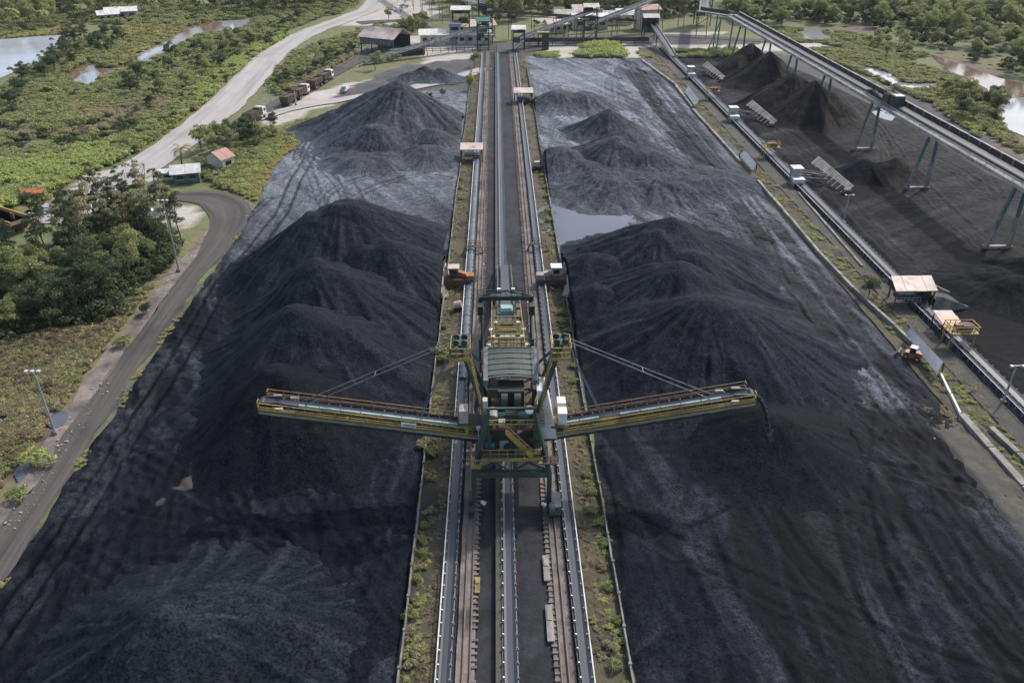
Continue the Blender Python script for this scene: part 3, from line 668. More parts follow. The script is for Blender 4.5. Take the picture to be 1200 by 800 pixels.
# ---- open water around the yard
def water(name, pts, z, mat):
    P = poly(pts); Q = []; WATERS.append(P)
    for i in range(len(P)):
        a, b = P[i], P[(i + 1) % len(P)]; n = max(2, int(np.hypot(*(b - a)) / 5))
        for t in np.linspace(0, 1, n, endpoint=False): Q.append(a + (b - a) * t)
    Q = np.array(Q); Q = Q + np.stack([2.2 * fbm(Q[:, 0] / 7, Q[:, 1] / 7, 51), 3.0 * fbm(Q[:, 0] / 7, Q[:, 1] / 7, 52)], 1)
    return sheet(name, [tuple(q) for q in Q], z, mat)
water('lake', [(-60, 48), (0, 46), (84, 40), (72, 55), (50, 68), (25, 82), (0, 93), (-60, 110)], 0.06, 'pond_water')
water('creek', [(70, 92), (85, 82), (105, 70), (125, 82), (150, 74), (178, 58), (200, 45), (218, 32), (250, 25), (300, 22), (300, 30), (268, 37), (232, 42), (205, 57), (180, 72), (150, 82), (118, 92), (95, 100)], 0.03, 'brown_water')
water('pond', [(84, 98), (92, 88), (110, 84), (113, 96), (98, 101)], 0.07, 'bright_water')
water('pond', [(256, 25), (292, 23), (290, 32), (276, 38), (262, 34)], 0.07, 'bright_water')
water('pond', [(160, 68), (168, 60), (190, 52), (194, 58), (176, 66), (164, 73)], 0.07, 'bright_water')
water('pond', [(932, 38), (955, 34), (978, 46), (972, 50), (940, 46)], 0.07, 'bright_water')
water('creek', [(1012, 78), (1040, 84), (1060, 98), (1098, 98), (1098, 103), (1060, 106), (1036, 96), (1010, 84)], 0.07, 'bright_water')
water('river', [(1090, 64), (1130, 76), (1170, 92), (1230, 104), (1300, 118), (1330, 190), (1205, 160), (1178, 150), (1176, 128), (1150, 100), (1108, 80)], 0.03, 'brown_water')
water('pond', [(1186, 116), (1215, 112), (1260, 130), (1260, 170), (1210, 164), (1178, 150), (1176, 136)], 0.07, 'bright_water')
water('pond', [(-20, 480), (5, 486), (14, 494), (2, 500), (-20, 500)], 0.06, 'puddle_water')
water('pond', [(55, 482), (80, 478), (92, 490), (70, 500), (58, 496)], 0.06, 'puddle_water')
water('pond', [(18, 545), (32, 535), (36, 552), (20, 566)], 0.06, 'puddle_water')

# ---- long strips of the stacking track
def strip(name, xa, xb, ya, yb, z, mat, amp=0.06, seed=0, nx=7, ny=260, edge=0.12, sink=0.0):
    U = np.linspace(0, 1, nx); ys = rows(ya, yb, ny)
    Y, Uu = np.meshgrid(ys, U, indexing='ij'); X = xa + (xb - xa) * Uu
    X[:, 0] += edge * fbm(ys / 3, ys * 0, seed + 1); X[:, -1] += edge * fbm(ys / 3, ys * 0, seed + 2)
    Z = z + amp * fbm(X / 1.5, Y / 1.5, seed)
    if sink: Z = Z + 0.25 * fbm(X / 3, Y / 3, seed + 5) - sink * np.maximum(smooth(0.28, 0.0, Uu), np.maximum(smooth(ya + 6, ya, Y), smooth(yb - 9, yb, Y)))
    o = grid_object(name, X, Y, Z, mat); tag(o, kind='structure'); return o
YN, YF = 26.0, 336.0
strip('track_floor', -2.7, 4.9, YN, YF, 0.10, 'track_floor', 0.05, 1, 12)
strip('track_verge', -9.2, -5.9, YN, YF, 0.12, 'verge', 0.14, 2, 9)
strip('track_verge', 8.0, 11.2, YN, YF, 0.12, 'verge', 0.14, 3, 9)
strip('conveyor_floor', -6.0, -4.05, YN, YF, 0.06, 'track_floor', 0.03, 4, 5)
strip('conveyor_floor', 6.5, 8.1, YN, YF, 0.06, 'track_floor', 0.03, 6, 5)
strip('rail_bed', -4.1, -2.45, YN, YF, 0.26, 'rail_bed', 0.03, 7, 6, 200, 0.1)
strip('rail_bed', 4.55, 6.45, YN, YF, 0.26, 'rail_bed', 0.03, 8, 6, 200, 0.1)
# right hand conveyor reserve: rubble bank, ditch and verge between the yard and the far belt
strip('conveyor_verge', 58.6, 66.0, YN, 345, 0.14, 'verge', 0.16, 9, 12)
strip('conveyor_floor', 65.8, 70.4, YN, 345, 0.09, 'track_floor', 0.04, 10, 8)
strip('rubble_bank', 53.6, 59.2, 40, 86, 0.5, 'rubble', 0.2, 11, 24, 200, 0.3, 0.75)
strip('conveyor_path', 63.4, 66.3, YN, 345, 0.3, 'rubble', 0.04, 12, 6)
# ================================================================== TRACK: rails, sleepers, walls, belts
def rail_track(xc, side, label):
    r = empty('rail_track', (xc, 40, 0), label, 'rail track', 'stacker rail tracks')
    for dx in (-0.32, 0.32):
        m = MB(); m.box((xc + dx, (YN + YF) / 2, 0.47), (0.07, YF - YN, 0.12)); m.box((xc + dx, (YN + YF) / 2, 0.395), (0.16, YF - YN, 0.03)); m.build('rail', 'rail_steel', r)
    sl = MB().box((0, 0, 0), (0.62, 0.24, 0.16)).mesh('sleeper', 'sleeper_wood')
    rest = MB(); y = YN; k = 0
    while y < YF:
        jx = side * 0.62 + random.uniform(-0.06, 0.06)
        if y < 40 + 190 and k < 290 and y > 38:
            if random.random() > 0.06: child('sleeper', sl, r, (jx, y - 40, 0.31 + random.uniform(-0.02, 0.02)), random.uniform(-0.04, 0.04)); k += 1
        else: rest.box((xc + jx, y, 0.31), (0.62, 0.24, 0.16))
        y += 0.72
    tag(rest.build('sleepers', 'sleeper_wood', r), kind='stuff')
    return r
rail_track(-3.15, 1, 'left stacker rail on a sandy brown bed with wooden sleepers')
rail_track(5.45, -1, 'right stacker rail on a sandy brown bed with wooden sleepers')
# loose patches of bright concrete and covers beside the rails
for (x, y, sx, sy, lab) in ((-2.35, 55.5, 0.5, 2.0, 'yellow painted rail clamp beside the left rail'), (4.5, 57.6, 0.6, 3.4, 'pale concrete cover slab beside the right rail, farther of two'), (4.45, 50.8, 0.65, 4.2, 'pale concrete cover slab beside the right rail, nearer of two')):
    m = MB().box((x, y, 0.42), (sx, sy, 0.16)).box((x, y + sy * 0.2, 0.54), (sx * 0.7, sy * 0.3, 0.08))
    tag(m.build('cover_slab', 'yellow_paint' if 'yellow' in lab else 'concrete'), lab, 'cover slab')

def retaining_wall(x, label, mat='wall_concrete', ya=YN, yb=300, h=0.9, wob=0.16):
    r = empty('retaining_wall', (x, 40, 0), label, 'wall')
    me = MB().box((0, 0, h / 2), (0.16, 3.9, h)).box((0, 1.95, h / 2 + 0.05), (0.3, 0.25, h + 0.1)).mesh('panel', mat)
    y = ya
    while y < yb:
        yy = y + 2
        child('panel', me, r, (wob * float(fbm(yy / 13, 0.0, 3)) + random.uniform(-0.03, 0.03), yy - 40, random.uniform(-0.14, 0.02)), random.uniform(-0.012, 0.012))
        y += 4.0
    return r
retaining_wall(-9.0, 'low grey concrete retaining wall along the left coal yard')
retaining_wall(11.15, 'low grey concrete retaining wall along the right coal yard')

def belt_conveyor(name, label, xc, w, ya, yb, z0, cover=None, pipe=None, legs_to=200, walk=0, idl=1.5, group=None):
    """straight belt conveyor along Y: belt, stringers, idler frames, return belt, pipe, covers"""
    r = empty(name, (xc, 40, 0), label, 'conveyor', group)
    L = yb - ya; ym = (ya + yb) / 2
    m = MB()                                       # troughed belt
    prof = [(-w * 0.45, 0.16), (-w * 0.24, 0.02), (w * 0.24, 0.02), (w * 0.45, 0.16), (w * 0.45, 0.19), (w * 0.24, 0.06), (-w * 0.24, 0.06), (-w * 0.45, 0.19)]
    m.prism([(xc + a, ya, z0 + b) for a, b in prof], [(xc + a, yb, z0 + b) for a, b in prof]); m.build('belt', 'belt_rubber', r)
    for s in (-1, 1):
        MB().box((xc + s * w * 0.56, ym, z0 - 0.12), (0.12, L, 0.2)).build('stringer', 'grey_steel', r)
    MB().box((xc, ym, z0 - 0.42), (w * 0.8, L, 0.03)).build('return_belt', 'belt_rubber', r)
    im = MB(); 
    for s in (-1, 1): im.beam((s * w * 0.62, 0, -0.05), (s * w * 0.52, 0, 0.26), 0.10, 0.16)
    im.beam((-w * 0.62, 0, -0.06), (w * 0.62, 0, -0.06), 0.12, 0.08)
    for s in (-1, 1): im.box((s * w * 0.56, 0, -z0 / 2 - 0.1), (0.1, 0.12, z0 - 0.15))
    ime = im.mesh('idler_frame', 'galvanised'); rest = MB(); y = ya + 0.5; k = 0
    while y < yb:
        if 38 < y < legs_to and k < 140: child('idler_frame', ime, r, (0, y - 40, z0)); k += 1
        else:
            rest.beam((xc - w * 0.62, y, z0 - 0.06), (xc + w * 0.62, y, z0 - 0.06), 0.12, 0.08)
            for s in (-1, 1): rest.box((xc + s * w * 0.56, y, z0 / 2 - 0.1), (0.1, 0.12, z0 - 0.15)); rest.beam((xc + s * w * 0.62, y, z0 - 0.05), (xc + s * w * 0.52, y, z0 + 0.26), 0.1, 0.16)
        y += idl
    if rest.v: tag(rest.build('idler_frames', 'galvanised', r), kind='stuff')
    if cover:                                      # sheet hoods over parts of the belt
        cm = MB(); n = 6
        arc = [(math.cos(PI * k / n) * w * 0.52, math.sin(PI * k / n) * w * 0.30 + 0.12) for k in range(n + 1)]
        arc2 = [(a * 0.94, b - 0.04) for a, b in arc[::-1]]
        cm.prism([(a, 0, b) for a, b in arc + arc2], [(a, 2.9, b) for a, b in arc + arc2])
        cme = cm.mesh('belt_hood', 'belt_cover')
        for a, b in cover:
            y = a
            while y < b - 2.8: child('belt_hood', cme, r, (0, y - 40, z0 + random.uniform(-0.02, 0.02)), 0); y += 3.0
    if pipe is not None:
        MB().cyl((pipe, ya, z0 + 0.22), (pipe, yb, z0 + 0.22), 0.07, 6).build('pipe', 'white_paint', r)
        pm = MB().box((0, 0, (z0 + 0.2) / 2), (0.07, 0.07, z0 + 0.2)).mesh('pipe_post', 'grey_steel'); y = ya + 1
        while y < min(yb, 240): child('pipe_post', pm, r, (pipe - xc, y - 40, 0)); y += 3.0
    if walk:
        MB().box((xc + walk, ym, z0 - 0.2), (0.55, L, 0.06)).build('walkway', 'grating', r)
    return r
belt_conveyor('belt_conveyor', 'central stacker belt conveyor running between the two rails', 0.72, 1.15, YN, 330, 0.95, None, None, 180, -1.0)
belt_conveyor('belt_conveyor', 'left reclaim belt with a white pipe along its outer side', -5.05, 1.0, YN, 330, 0.8, [(92, 205)], -5.75, 170)
belt_conveyor('belt_conveyor', 'right reclaim belt with a white pipe along its outer side', 7.2, 0.95, YN, 330, 0.8, None, 7.88, 170)
belt_conveyor('belt_conveyor', 'dark far belt conveyor beside the gallery coal yard', 68.2, 1.5, 30, 345, 1.1, None, 66.7, 200)

# kerb wall and drain at the right hand yard edge
def kerb_line(pts, label, w=0.5, h=0.5, mat='concrete'):
    P = [G(*p)[:2] for p in pts]; r = empty('kerb_wall', (*P[0], 0), label, 'kerb wall'); n = 0
    for (ax, ay), (bx_, by) in zip(P[:-1], P[1:]):
        L = math.hypot(bx_ - ax, by - ay); k = max(1, int(L / 4))
        for i in range(k):
            a = (ax + (bx_ - ax) * i / k, ay + (by - ay) * i / k); b = (ax + (bx_ - ax) * (i + 0.97) / k, ay + (by - ay) * (i + 0.97) / k)
            j = random.uniform(-0.05, 0.05)
            MB().beam((a[0] + j, a[1], h / 2 + 0.1), (b[0] + j, b[1], h / 2 + 0.1), w, h).build('kerb_block', mat, r)
    return r
kerb_line([(1125, 490), (1160, 530), (1200, 575), (1260, 640)], 'pale concrete kerb wall at the rubble bank on the right edge', 0.9, 0.7)
kerb_line([(1160, 505), (1192, 535), (1240, 580)], 'short broken concrete drain wall at the right edge', 0.7, 0.6)
kerb_line([(1101, 440), (1113, 465), (1124, 488)], 'thin white kerb between the grey panel and the rubble bank', 0.25, 0.5, 'white_paint')
kerb_line([(888, 215), (925, 258), (960, 300), (1000, 342), (1048, 386), (1068, 405)], 'long pale kerb wall between the right yard and the grass ditch', 0.5, 0.7)
kerb_line([(935, 228), (970, 268), (1010, 315)], 'inner kerb wall of the grass ditch beside the far belt', 0.4, 0.5)
kerb_line([(752, 72), (790, 100), (812, 128)], 'broken pale kerb wall beside the far end of the far belt', 0.8, 0.7)
kerb_line([(812, 130), (850, 172), (868, 192)], 'kerb wall with gaps between the first two reclaim arms', 0.6, 0.6)

# ================================================================== STACKER
def build_stacker():
    S = empty('coal_stacker', (AX, 71, 0), 'green twin boom coal stacker with yellow handrails straddling the central conveyor', 'coal stacker')
    XL, XR = -3.15, 5.45
    # bogies
    for x in (XL, XR):
        for y in (66.6, 79.5):
            b = MB(); b.box((x, y, 1.15), (0.7, 3.4, 0.5)); b.box((x, y, 1.6), (0.6, 1.2, 0.5)); 
            for dy in (-1.1, 1.1): b.box((x, y + dy, 0.92), (0.55, 1.3, 0.35))
            bo = b.build('bogie', 'dark_green_steel', S)
            for dy in (-1.5, -0.7, 0.7, 1.5): MB().cyl((x - 0.2, y + dy, 0.82), (x + 0.2, y + dy, 0.82), 0.3, 12).build('wheel', 'black_steel', bo)
    MB().box((XR + 0.55, 66.0, 1.3), (0.9, 2.2, 1.2)).box((XR + 0.55, 66.0, 1.95), (1.0, 2.4, 0.1)).build('cable_box', 'grey_steel', S)
    MB().cyl((XR - 0.25, 65.0, 1.5), (XR + 0.35, 65.0, 1.5), 0.75, 16).build('cable_reel', 'green_steel', S)
    # portal: upright legs on the bogies, then legs that lean inwards
    ztop = 12.2
    for s, xb, xt in ((-1, -2.85, -1.25), (1, 5.25, 3.65)):
        for y, yt in ((66.6, 67.6), (79.5, 78.3)):
            MB().beam((xb, y, 1.6), (xb, y, 5.0), 0.5, 0.6).build('portal_leg', 'green_steel', S)
            MB().beam((xb, y, 4.9), (xt, yt, ztop), 0.40, 0.46).build('inclined_leg', 'green_steel', S)
    for y in (66.5, 79.6):
        MB().beam((-3.0, y, 5.2), (5.4, y, 5.2), 0.5, 0.75).build('portal_beam', 'green_steel', S)
        m = MB()
        m.beam((-2.7, y, 5.6), (1.2, y + 0.1, 7.6), 0.2); m.beam((5.1, y, 5.6), (1.2, y + 0.1, 7.6), 0.2)
        m.beam((-0.6, y, 6.7), (1.2, y, 5.5), 0.14); m.beam((3.0, y, 6.7), (1.2, y, 5.5), 0.14); m.beam((1.2, y, 5.5), (1.2, y, 7.6), 0.12)
        m.build('portal_brace', 'green_steel', S)
    for x in (-2.6, 5.0):
        MB().beam((x, 66.5, 5.2), (x, 79.6, 5.2), 0.4, 0.6).build('side_beam', 'green_steel', S)
        MB().beam((x, 66.8, 5.5), (x * 0.6 + 0.5, 73, 9.5), 0.22).beam((x, 79.3, 5.5), (x * 0.6 + 0.5, 73, 9.5), 0.22).build('side_brace', 'green_steel', S)
    # main deck and its handrails
    MB().box((1.2, 72.5, 7.37), (6.4, 12.6, 0.24)).build('deck', 'grating', S)
    h = MB(); 
    for p, q in (((-1.9, 66.3, 7.45), (4.3, 66.3, 7.45)), ((-1.9, 66.3, 7.45), (-1.9, 69, 7.45)), ((4.3, 66.3, 7.45), (4.3, 69, 7.45)), ((-1.9, 74, 7.45), (-1.9, 78.7, 7.45)), ((4.3, 74, 7.45), (4.3, 78.7, 7.45))): h.rail(p, q, 1.1, 0.9, 0.08)
    h.build('handrail', 'yellow_paint', S)
    for y in (66.25,): MB().box((1.2, y, 7.30), (6.5, 0.12, 0.4)).build('deck_fascia', 'yellow_paint', S)
    MB().box((-2.6, 66.8, 6.35), (1.0, 1.6, 0.12)).rail((-3.1, 66.0, 6.41), (-2.1, 66.0, 6.41), 1.0, 0.5).build('landing', 'yellow_paint', S)
    MB().box((5.3, 66.8, 6.65), (1.6, 1.2, 0.12)).rail((4.5, 66.2, 6.71), (6.1, 66.2, 6.71), 1.0, 0.8).rail((6.1, 66.2, 6.71), (6.1, 67.4, 6.71), 1.0, 0.6).build('landing', 'rust_steel', S)
    # upper machinery floor
    MB().box((1.2, 72.2, 10.38), (5.0, 9.6, 0.2)).build('machine_floor', 'rust_grating', S)
    m = MB()
    for x in (-1.2, 3.6):
        for y in (67.6, 71.0, 74.5, 77.0): m.beam((x, y, 7.45), (x, y, 13.00), 0.28)
    m.beam((-1.2, 67.6, 7.65), (-1.2, 71, 10.33), 0.14); m.beam((3.6, 67.6, 7.65), (3.6, 71, 10.33), 0.14)
    m.beam((-1.2, 71, 10.42), (-1.2, 74.5, 12.80), 0.14); m.beam((3.6, 71, 10.42), (3.6, 74.5, 12.80), 0.14); m.beam((-1.2, 67.6, 12.90), (3.6, 67.6, 12.90), 0.22); m.beam((-1.2, 71, 13.00), (3.6, 71, 13.00), 0.22)
    m.build('tower_frame', 'green_steel', S)
    h = MB(); h.rail((-1.3, 67.4, 10.46), (3.7, 67.4, 10.46), 1.1, 0.8, 0.08); h.rail((-1.3, 67.4, 10.46), (-1.3, 70.5, 10.46), 1.1, 0.8); h.rail((3.7, 67.4, 10.46), (3.7, 70.5, 10.46), 1.1, 0.8); h.build('handrail', 'yellow_paint', S)
    # yellow stair in front, going down from machinery floor to deck
    st = MB(); st.beam((0.7, 67.2, 10.42), (3.3, 66.9, 7.55), 0.1, 0.25); st.beam((0.7, 66.5, 10.42), (3.3, 66.2, 7.55), 0.1, 0.25)
    for k in range(11):
        t = k / 10; st.box((0.7 + 2.6 * t, 66.85 - 0.3 * t, 10.42 - 2.87 * t), (0.26, 0.7, 0.05))
    st.rail((0.7, 66.5, 10.50), (3.3, 66.2, 7.65), 1.0, 1.0, 0.07); st.build('stair', 'yellow_paint', S)
    # drives, gearboxes, chutes and pipes
    MB().box((1.2, 69.2, 10.92), (1.6, 1.4, 1.1)).box((1.2, 69.2, 11.46), (1.2, 1.0, 0.25)).build('gearbox', 'green_steel', S)
    for x in (0.0, 2.6): MB().cyl((x - 0.7, 69.0, 11.05), (x + 0.5, 69.0, 11.05), 0.42, 12).box((x, 69.0, 10.58), (0.8, 0.8, 0.3)).build('motor', 'teal_steel', S)
    MB().cyl((-0.8, 68.4, 11.17), (-0.8, 69.3, 11.67), 0.55, 16).build('fan_housing', 'dirty_white', S)
    MB().cyl((3.1, 68.6, 11.92), (3.1, 68.4, 12.20), 0.48, 16).build('gauge_dial', 'white_paint', S)
    MB().box((-1.55, 69.6, 11.50), (0.5, 0.8, 2.4)).build('control_cabinet', 'dirty_white', S)
    MB().box((-0.4, 70.4, 11.33), (0.9, 0.8, 1.9)).build('control_cabinet', 'rust_steel', S)
    MB().box((1.2, 71.6, 11.67), (2.8, 2.2, 2.8)).build('transfer_chute', 'dark_green_steel', S)
    MB().prism([(-0.2, 70.4, 10.42), (2.6, 70.4, 10.42), (2.6, 72.6, 10.42), (-0.2, 72.6, 10.42)], [(0.4, 70.8, 8.33), (2.0, 70.8, 8.33), (2.0, 72.2, 8.33), (0.4, 72.2, 8.33)]).build('chute_hopper', 'rust_steel', S)
    MB().box((2.0, 67.2, 7.95), (1.0, 0.9, 0.9)).build('pump_unit', 'teal_steel', S)
    MB().box((0.7, 67.3, 7.85), (0.7, 0.7, 0.7)).cyl((0.7, 67.3, 8.25), (0.7, 67.3, 8.58), 0.2, 8).build('pump_unit', 'dark_green_steel', S)
    MB().cyl((-1.6, 67.9, 7.95), (-0.6, 67.9, 7.95), 0.35, 10).build('motor', 'teal_steel', S)
    for k, (x, y, z) in enumerate(((-0.9, 67.9, 10.75), (0.2, 67.9, 10.75), (2.2, 67.8, 10.75), (3.3, 69.9, 10.83), (-0.9, 71.6, 10.92), (0.4, 68.0, 7.85), (3.4, 68.3, 7.95), (-1.2, 69.2, 7.85))):
        MB().box((x, y, z), (0.5 + 0.2 * (k % 3), 0.6, 0.7 + 0.15 * (k % 2))).build('equipment_box', ['rust_steel', 'dirty_white', 'green_steel', 'grey_steel'][k % 4], S)
    for x, z in ((0.5, 12.1), (1.9, 12.1)): MB().cyl((x - 0.35, 70.2, z), (x + 0.35, 70.2, z), 0.85, 16).build('pulley', 'dark_green_steel', S)
    # transfer hood: big green plated roof with grey side plates and arched front
    hd = MB(); n = 10
    xs = np.linspace(-1.2, 3.6, n + 1)
    front = [(x, 71.7, 14.0 + 0.25 * math.sin(PI * i / n)) for i, x in enumerate(xs)]
    back = [(x, 76.6, 14.9 + 0.1 * math.sin(PI * i / n)) for i, x in enumerate(xs)]
    lo_f = [(x, y, z - 0.14) for x, y, z in front]; lo_b = [(x, y, z - 0.14) for x, y, z in back]
    for i in range(n): hd.prism([front[i], front[i + 1], back[i + 1], back[i]], [lo_f[i], lo_f[i + 1], lo_b[i + 1], lo_b[i]])
    hood = hd.build('hood_roof', M('hood_green', (0.07, 0.11, 0.085), (0.10, 0.125, 0.105), 0.7, 0.7, 0, (0.05, 0.05, 0.045), 0.8), S)
    rb = MB()
    for y in np.linspace(72.0, 76.4, 6): 
        t = (y - 71.7) / 4.9; rb.beam((-1.25, y, 14.05 + 0.9 * t), (1.2, y, 14.32 + 0.72 * t), 0.07); rb.beam((3.65, y, 14.05 + 0.9 * t), (1.2, y, 14.32 + 0.72 * t), 0.07)
    rb.build('roof_rib', 'green_steel', hood)
    for x in (-1.5, 3.9): MB().slab([(x - 0.3, 71.4, 13.9), (x + 0.3, 71.4, 13.9), (x + 0.3, 76.8, 14.9), (x - 0.3, 76.8, 14.9)], 0.7).build('hood_side', 'grey_steel', S)
    MB().box((1.2, 76.5, 13.2), (5.2, 0.2, 2.8)).build('hood_back', 'green_steel', S)
    h = MB(); h.rail((-1.7, 76.7, 14.9), (4.1, 76.7, 14.9), 1.0, 0.8); h.rail((-1.75, 71.5, 13.9), (-1.75, 76.7, 14.9), 1.0, 1.2); h.rail((4.15, 71.5, 13.9), (4.15, 76.7, 14.9), 1.0, 1.2); h.build('handrail', 'dark_green_steel', S)
    # white switch house on the right with ladder rungs and two white cabinets
    MB().prism([(4.5, 69.4, 7.6), (6.2, 69.4, 7.6), (6.2, 72.6, 7.6), (4.5, 72.6, 7.6)], [(3.9, 70.0, 13.4), (5.0, 70.0, 13.4), (5.0, 72.8, 13.4), (3.9, 72.8, 13.4)]).build('switch_house', 'white_paint', S)
    lv = MB()
    for k in range(10): lv.box((4.62 - 0.035 * k, 69.52 + 0.036 * k, 9.2 + 0.36 * k), (0.5, 0.12, 0.16))
    lv.build('louvre', 'dirty_white', S)
    for y in (72.4, 70.4): MB().box((6.75, y, 9.9), (0.95, 1.3, 1.5)).build('cabinet', 'white_paint', S)
    MB().box((6.4, 71.3, 9.1), (1.8, 4.0, 0.12)).beam((5.5, 71.2, 7.6), (7.1, 71.2, 9.0), 0.2).build('cabinet_floor', 'grating', S)
    MB().box((-3.9, 70.6, 10.2), (0.95, 1.5, 1.6)).build('cabinet', 'pink_roof', S)
    MB().box((-3.2, 70.6, 9.35), (2.8, 2.0, 0.1)).beam((-1.8, 70.6, 7.6), (-4.4, 70.6, 9.3), 0.2).build('cabinet_floor', 'grating', S)
    MB().beam((-2.3, 68.6, 7.4), (-2.3, 68.6, 9.6), 0.12).box((-2.3, 68.6, 9.7), (0.4, 0.4, 0.3)).build('floodlight_post', 'galvanised', S)
    # side masts leaning outward, with sheaves and yellow platforms
    for s in (-1, 1):
        bx0 = AX + s * 2.35; tx = AX + s * 5.2
        m = MB()
        for y0, y1 in ((69.4, 70.7), (73.6, 72.3)): m.beam((bx0, y0, 9.6), (tx, y1, 18.6), 0.32, 0.38)
        for t in (0.25, 0.5, 0.75): m.beam((bx0 + (tx - bx0) * t, 69.4 + 1.3 * t, 9.2 + 9.4 * t), (bx0 + (tx - bx0) * t, 73.6 - 1.3 * t, 9.2 + 9.4 * t), 0.2)
        m.beam((tx, 70.5, 18.6), (tx, 72.5, 18.6), 0.4); m.beam((tx, 71.5, 18.4), (AX + s * 2.6, 74.5, 13.6), 0.24)
        m.build('mast', 'green_steel', S)
        for y in (70.9, 72.1): MB().cyl((tx - 0.45, y - 0.1, 18.85), (tx - 0.45, y + 0.1, 18.85), 0.34, 12).cyl((tx + 0.4, y - 0.1, 18.85), (tx + 0.4, y + 0.1, 18.85), 0.34, 12).build('sheave', 'dark_green_steel', S)
        pl = MB().box((tx, 71.4, 17.5), (2.0, 2.8, 0.1)); pl.build('mast_platform', 'grating', S)
        h = MB(); c = [(tx - 1, 70.0, 17.55), (tx + 1, 70.0, 17.55), (tx + 1, 72.8, 17.55), (tx - 1, 72.8, 17.55)]
        for i in range(4): h.rail(c[i], c[(i + 1) % 4], 1.1, 0.7, 0.08)
        h.build('handrail', 'yellow_paint', S)
        MB().box((tx, 69.95, 17.35), (2.1, 0.1, 0.35)).box((tx, 69.9, 18.1), (1.9, 0.06, 0.12)).build('platform_fascia', 'yellow_paint', S)
        ld = MB(); a = np.array((tx - s * 1.0, 70.2, 17.5)); b = np.array((bx0 + s * 0.4, 69.2, 9.2))
        for dy in (-0.3, 0.3): ld.beam(a + (0, dy, 0), b + (0, dy, 0), 0.09); ld.beam(a + (0, dy, 0.9), b + (0, dy, 0.9), 0.07)
        for k in range(22): e = a + (b - a) * k / 21; ld.beam(e + (0, -0.3, 0), e + (0, 0.3, 0), 0.06)
        ld.build('mast_ladder', 'yellow_paint', S)
        # ------------- boom
        root = np.array((AX + s * 2.6, 71.0, 7.6)); tip = np.array((AX + s * 26.2, 71.0, 11.4)) if s < 0 else np.array((AX + s * 25.5, 71.0, 11.8))
        d = tip - root; L = np.linalg.norm(d); d = d / L
        def P(t, y, z=0): return root + d * t + np.array((0, y, z))
        bm = MB()
        for y in (-0.62, 0.62):
            bm.beam(P(0, y, 0), P(L, y, 0), 0.22, 0.3); bm.beam(P(0, y, -1.1), P(L - 3, y, -1.1), 0.2, 0.25); bm.beam(P(L - 3, y, -1.1), P(L, y, -0.1), 0.18)
            n = 14
            for k in range(n): 
                a = k * (L - 3) / n; b = (k + 1) * (L - 3) / n
                bm.beam(P(a, y, -1.1 if k % 2 else 0), P(b, y, 0 if k % 2 else -1.1), 0.12); bm.beam(P(b, y, 0), P(b, y, -1.1), 0.1)
        for k in range(12): bm.beam(P(k * L / 12, -0.62, -0.1), P(k * L / 12, 0.62, -0.1), 0.14)
        bo = bm.build('boom', 'dark_green_steel', S)
        tag(bo, 'left boom' if s < 0 else 'right boom')
        b2 = MB(); w = 0.46
        b2.prism([P(-1, -w, 0.62), P(-1, -w * .5, 0.42), P(-1, w * .5, 0.42), P(-1, w, 0.62), P(-1, w, 0.57), P(-1, 0, 0.36), P(-1, -w, 0.57)], [P(L + 0.4, -w, 0.62), P(L + 0.4, -w * .5, 0.42), P(L + 0.4, w * .5, 0.42), P(L + 0.4, w, 0.62), P(L + 0.4, w, 0.57), P(L + 0.4, 0, 0.36), P(L + 0.4, -w, 0.57)])
        b2.build('belt', 'belt_rubber', bo)
        MB().cyl(P(L + 0.4, -0.55, 0.2), P(L + 0.4, 0.55, 0.2), 0.38, 14).build('head_pulley', 'black_steel', bo)
        for y in (-0.58, 0.58): MB().box(P(L - 0.6, y, 0.5), (2.0, 0.2, 0.5)).build('head_frame', 'black_steel', bo)
        # pale wind cover panels along the near side of the belt
        k = 0; t = 0.6
        while t < L - 4.6:
            ln = 2.2
            if (k * 7 + (3 if s < 0 else 1)) % 11 != 0:
                a = P(t, -0.58, 0.66); b = P(t + ln - 0.12, -0.58, 0.66)
                MB().beam(a, b, 0.24, 0.4).build('wind_cover', 'pale_teal', bo)
            t += ln; k += 1
        im = MB()
        for t in np.arange(0.5, L - 0.5, 1.2): im.beam(P(t, -0.58, 0.25), P(t, 0.58, 0.25), 0.12, 0.12); im.beam(P(t, 0.58, 0.2), P(t, 0.52, 0.7), 0.08)
        im.build('idler_frames', 'galvanised', bo)
        # walkways both sides
        for y, mt, wd in ((-1.08, 'grating', 0.68), (1.02, 'rust_grating', 0.62)):
            sg = 1 if y > 0 else -1
            ext = 0.5 if y < 0 else 0.0
            MB().beam(P(0, y, 0.05), P(L + ext, y, 0.05), wd, 0.07).build('walkway', mt, bo)
            ye = y + sg * wd / 2
            a, b = P(0, ye, 0.1), P(L + ext, ye, 0.1)
            hh = MB().rail(a, b, 0.95, 1.6, 0.07); hh.beam(a + (0, 0, 0.12), b + (0, 0, 0.12), 0.04, 0.24)
            hh.rail(P(L + ext, ye, 0.1), P(L + ext, y - sg * wd / 2, 0.1), 1.05, 0.9, 0.075)
            hh.build('handrail', 'yellow_paint' if y < 0 else M('faded_yellow', (0.27, 0.17, 0.05), (0.16, 0.09, 0.05), 1.2, 0.6, 0, RUST, 0.5), bo)
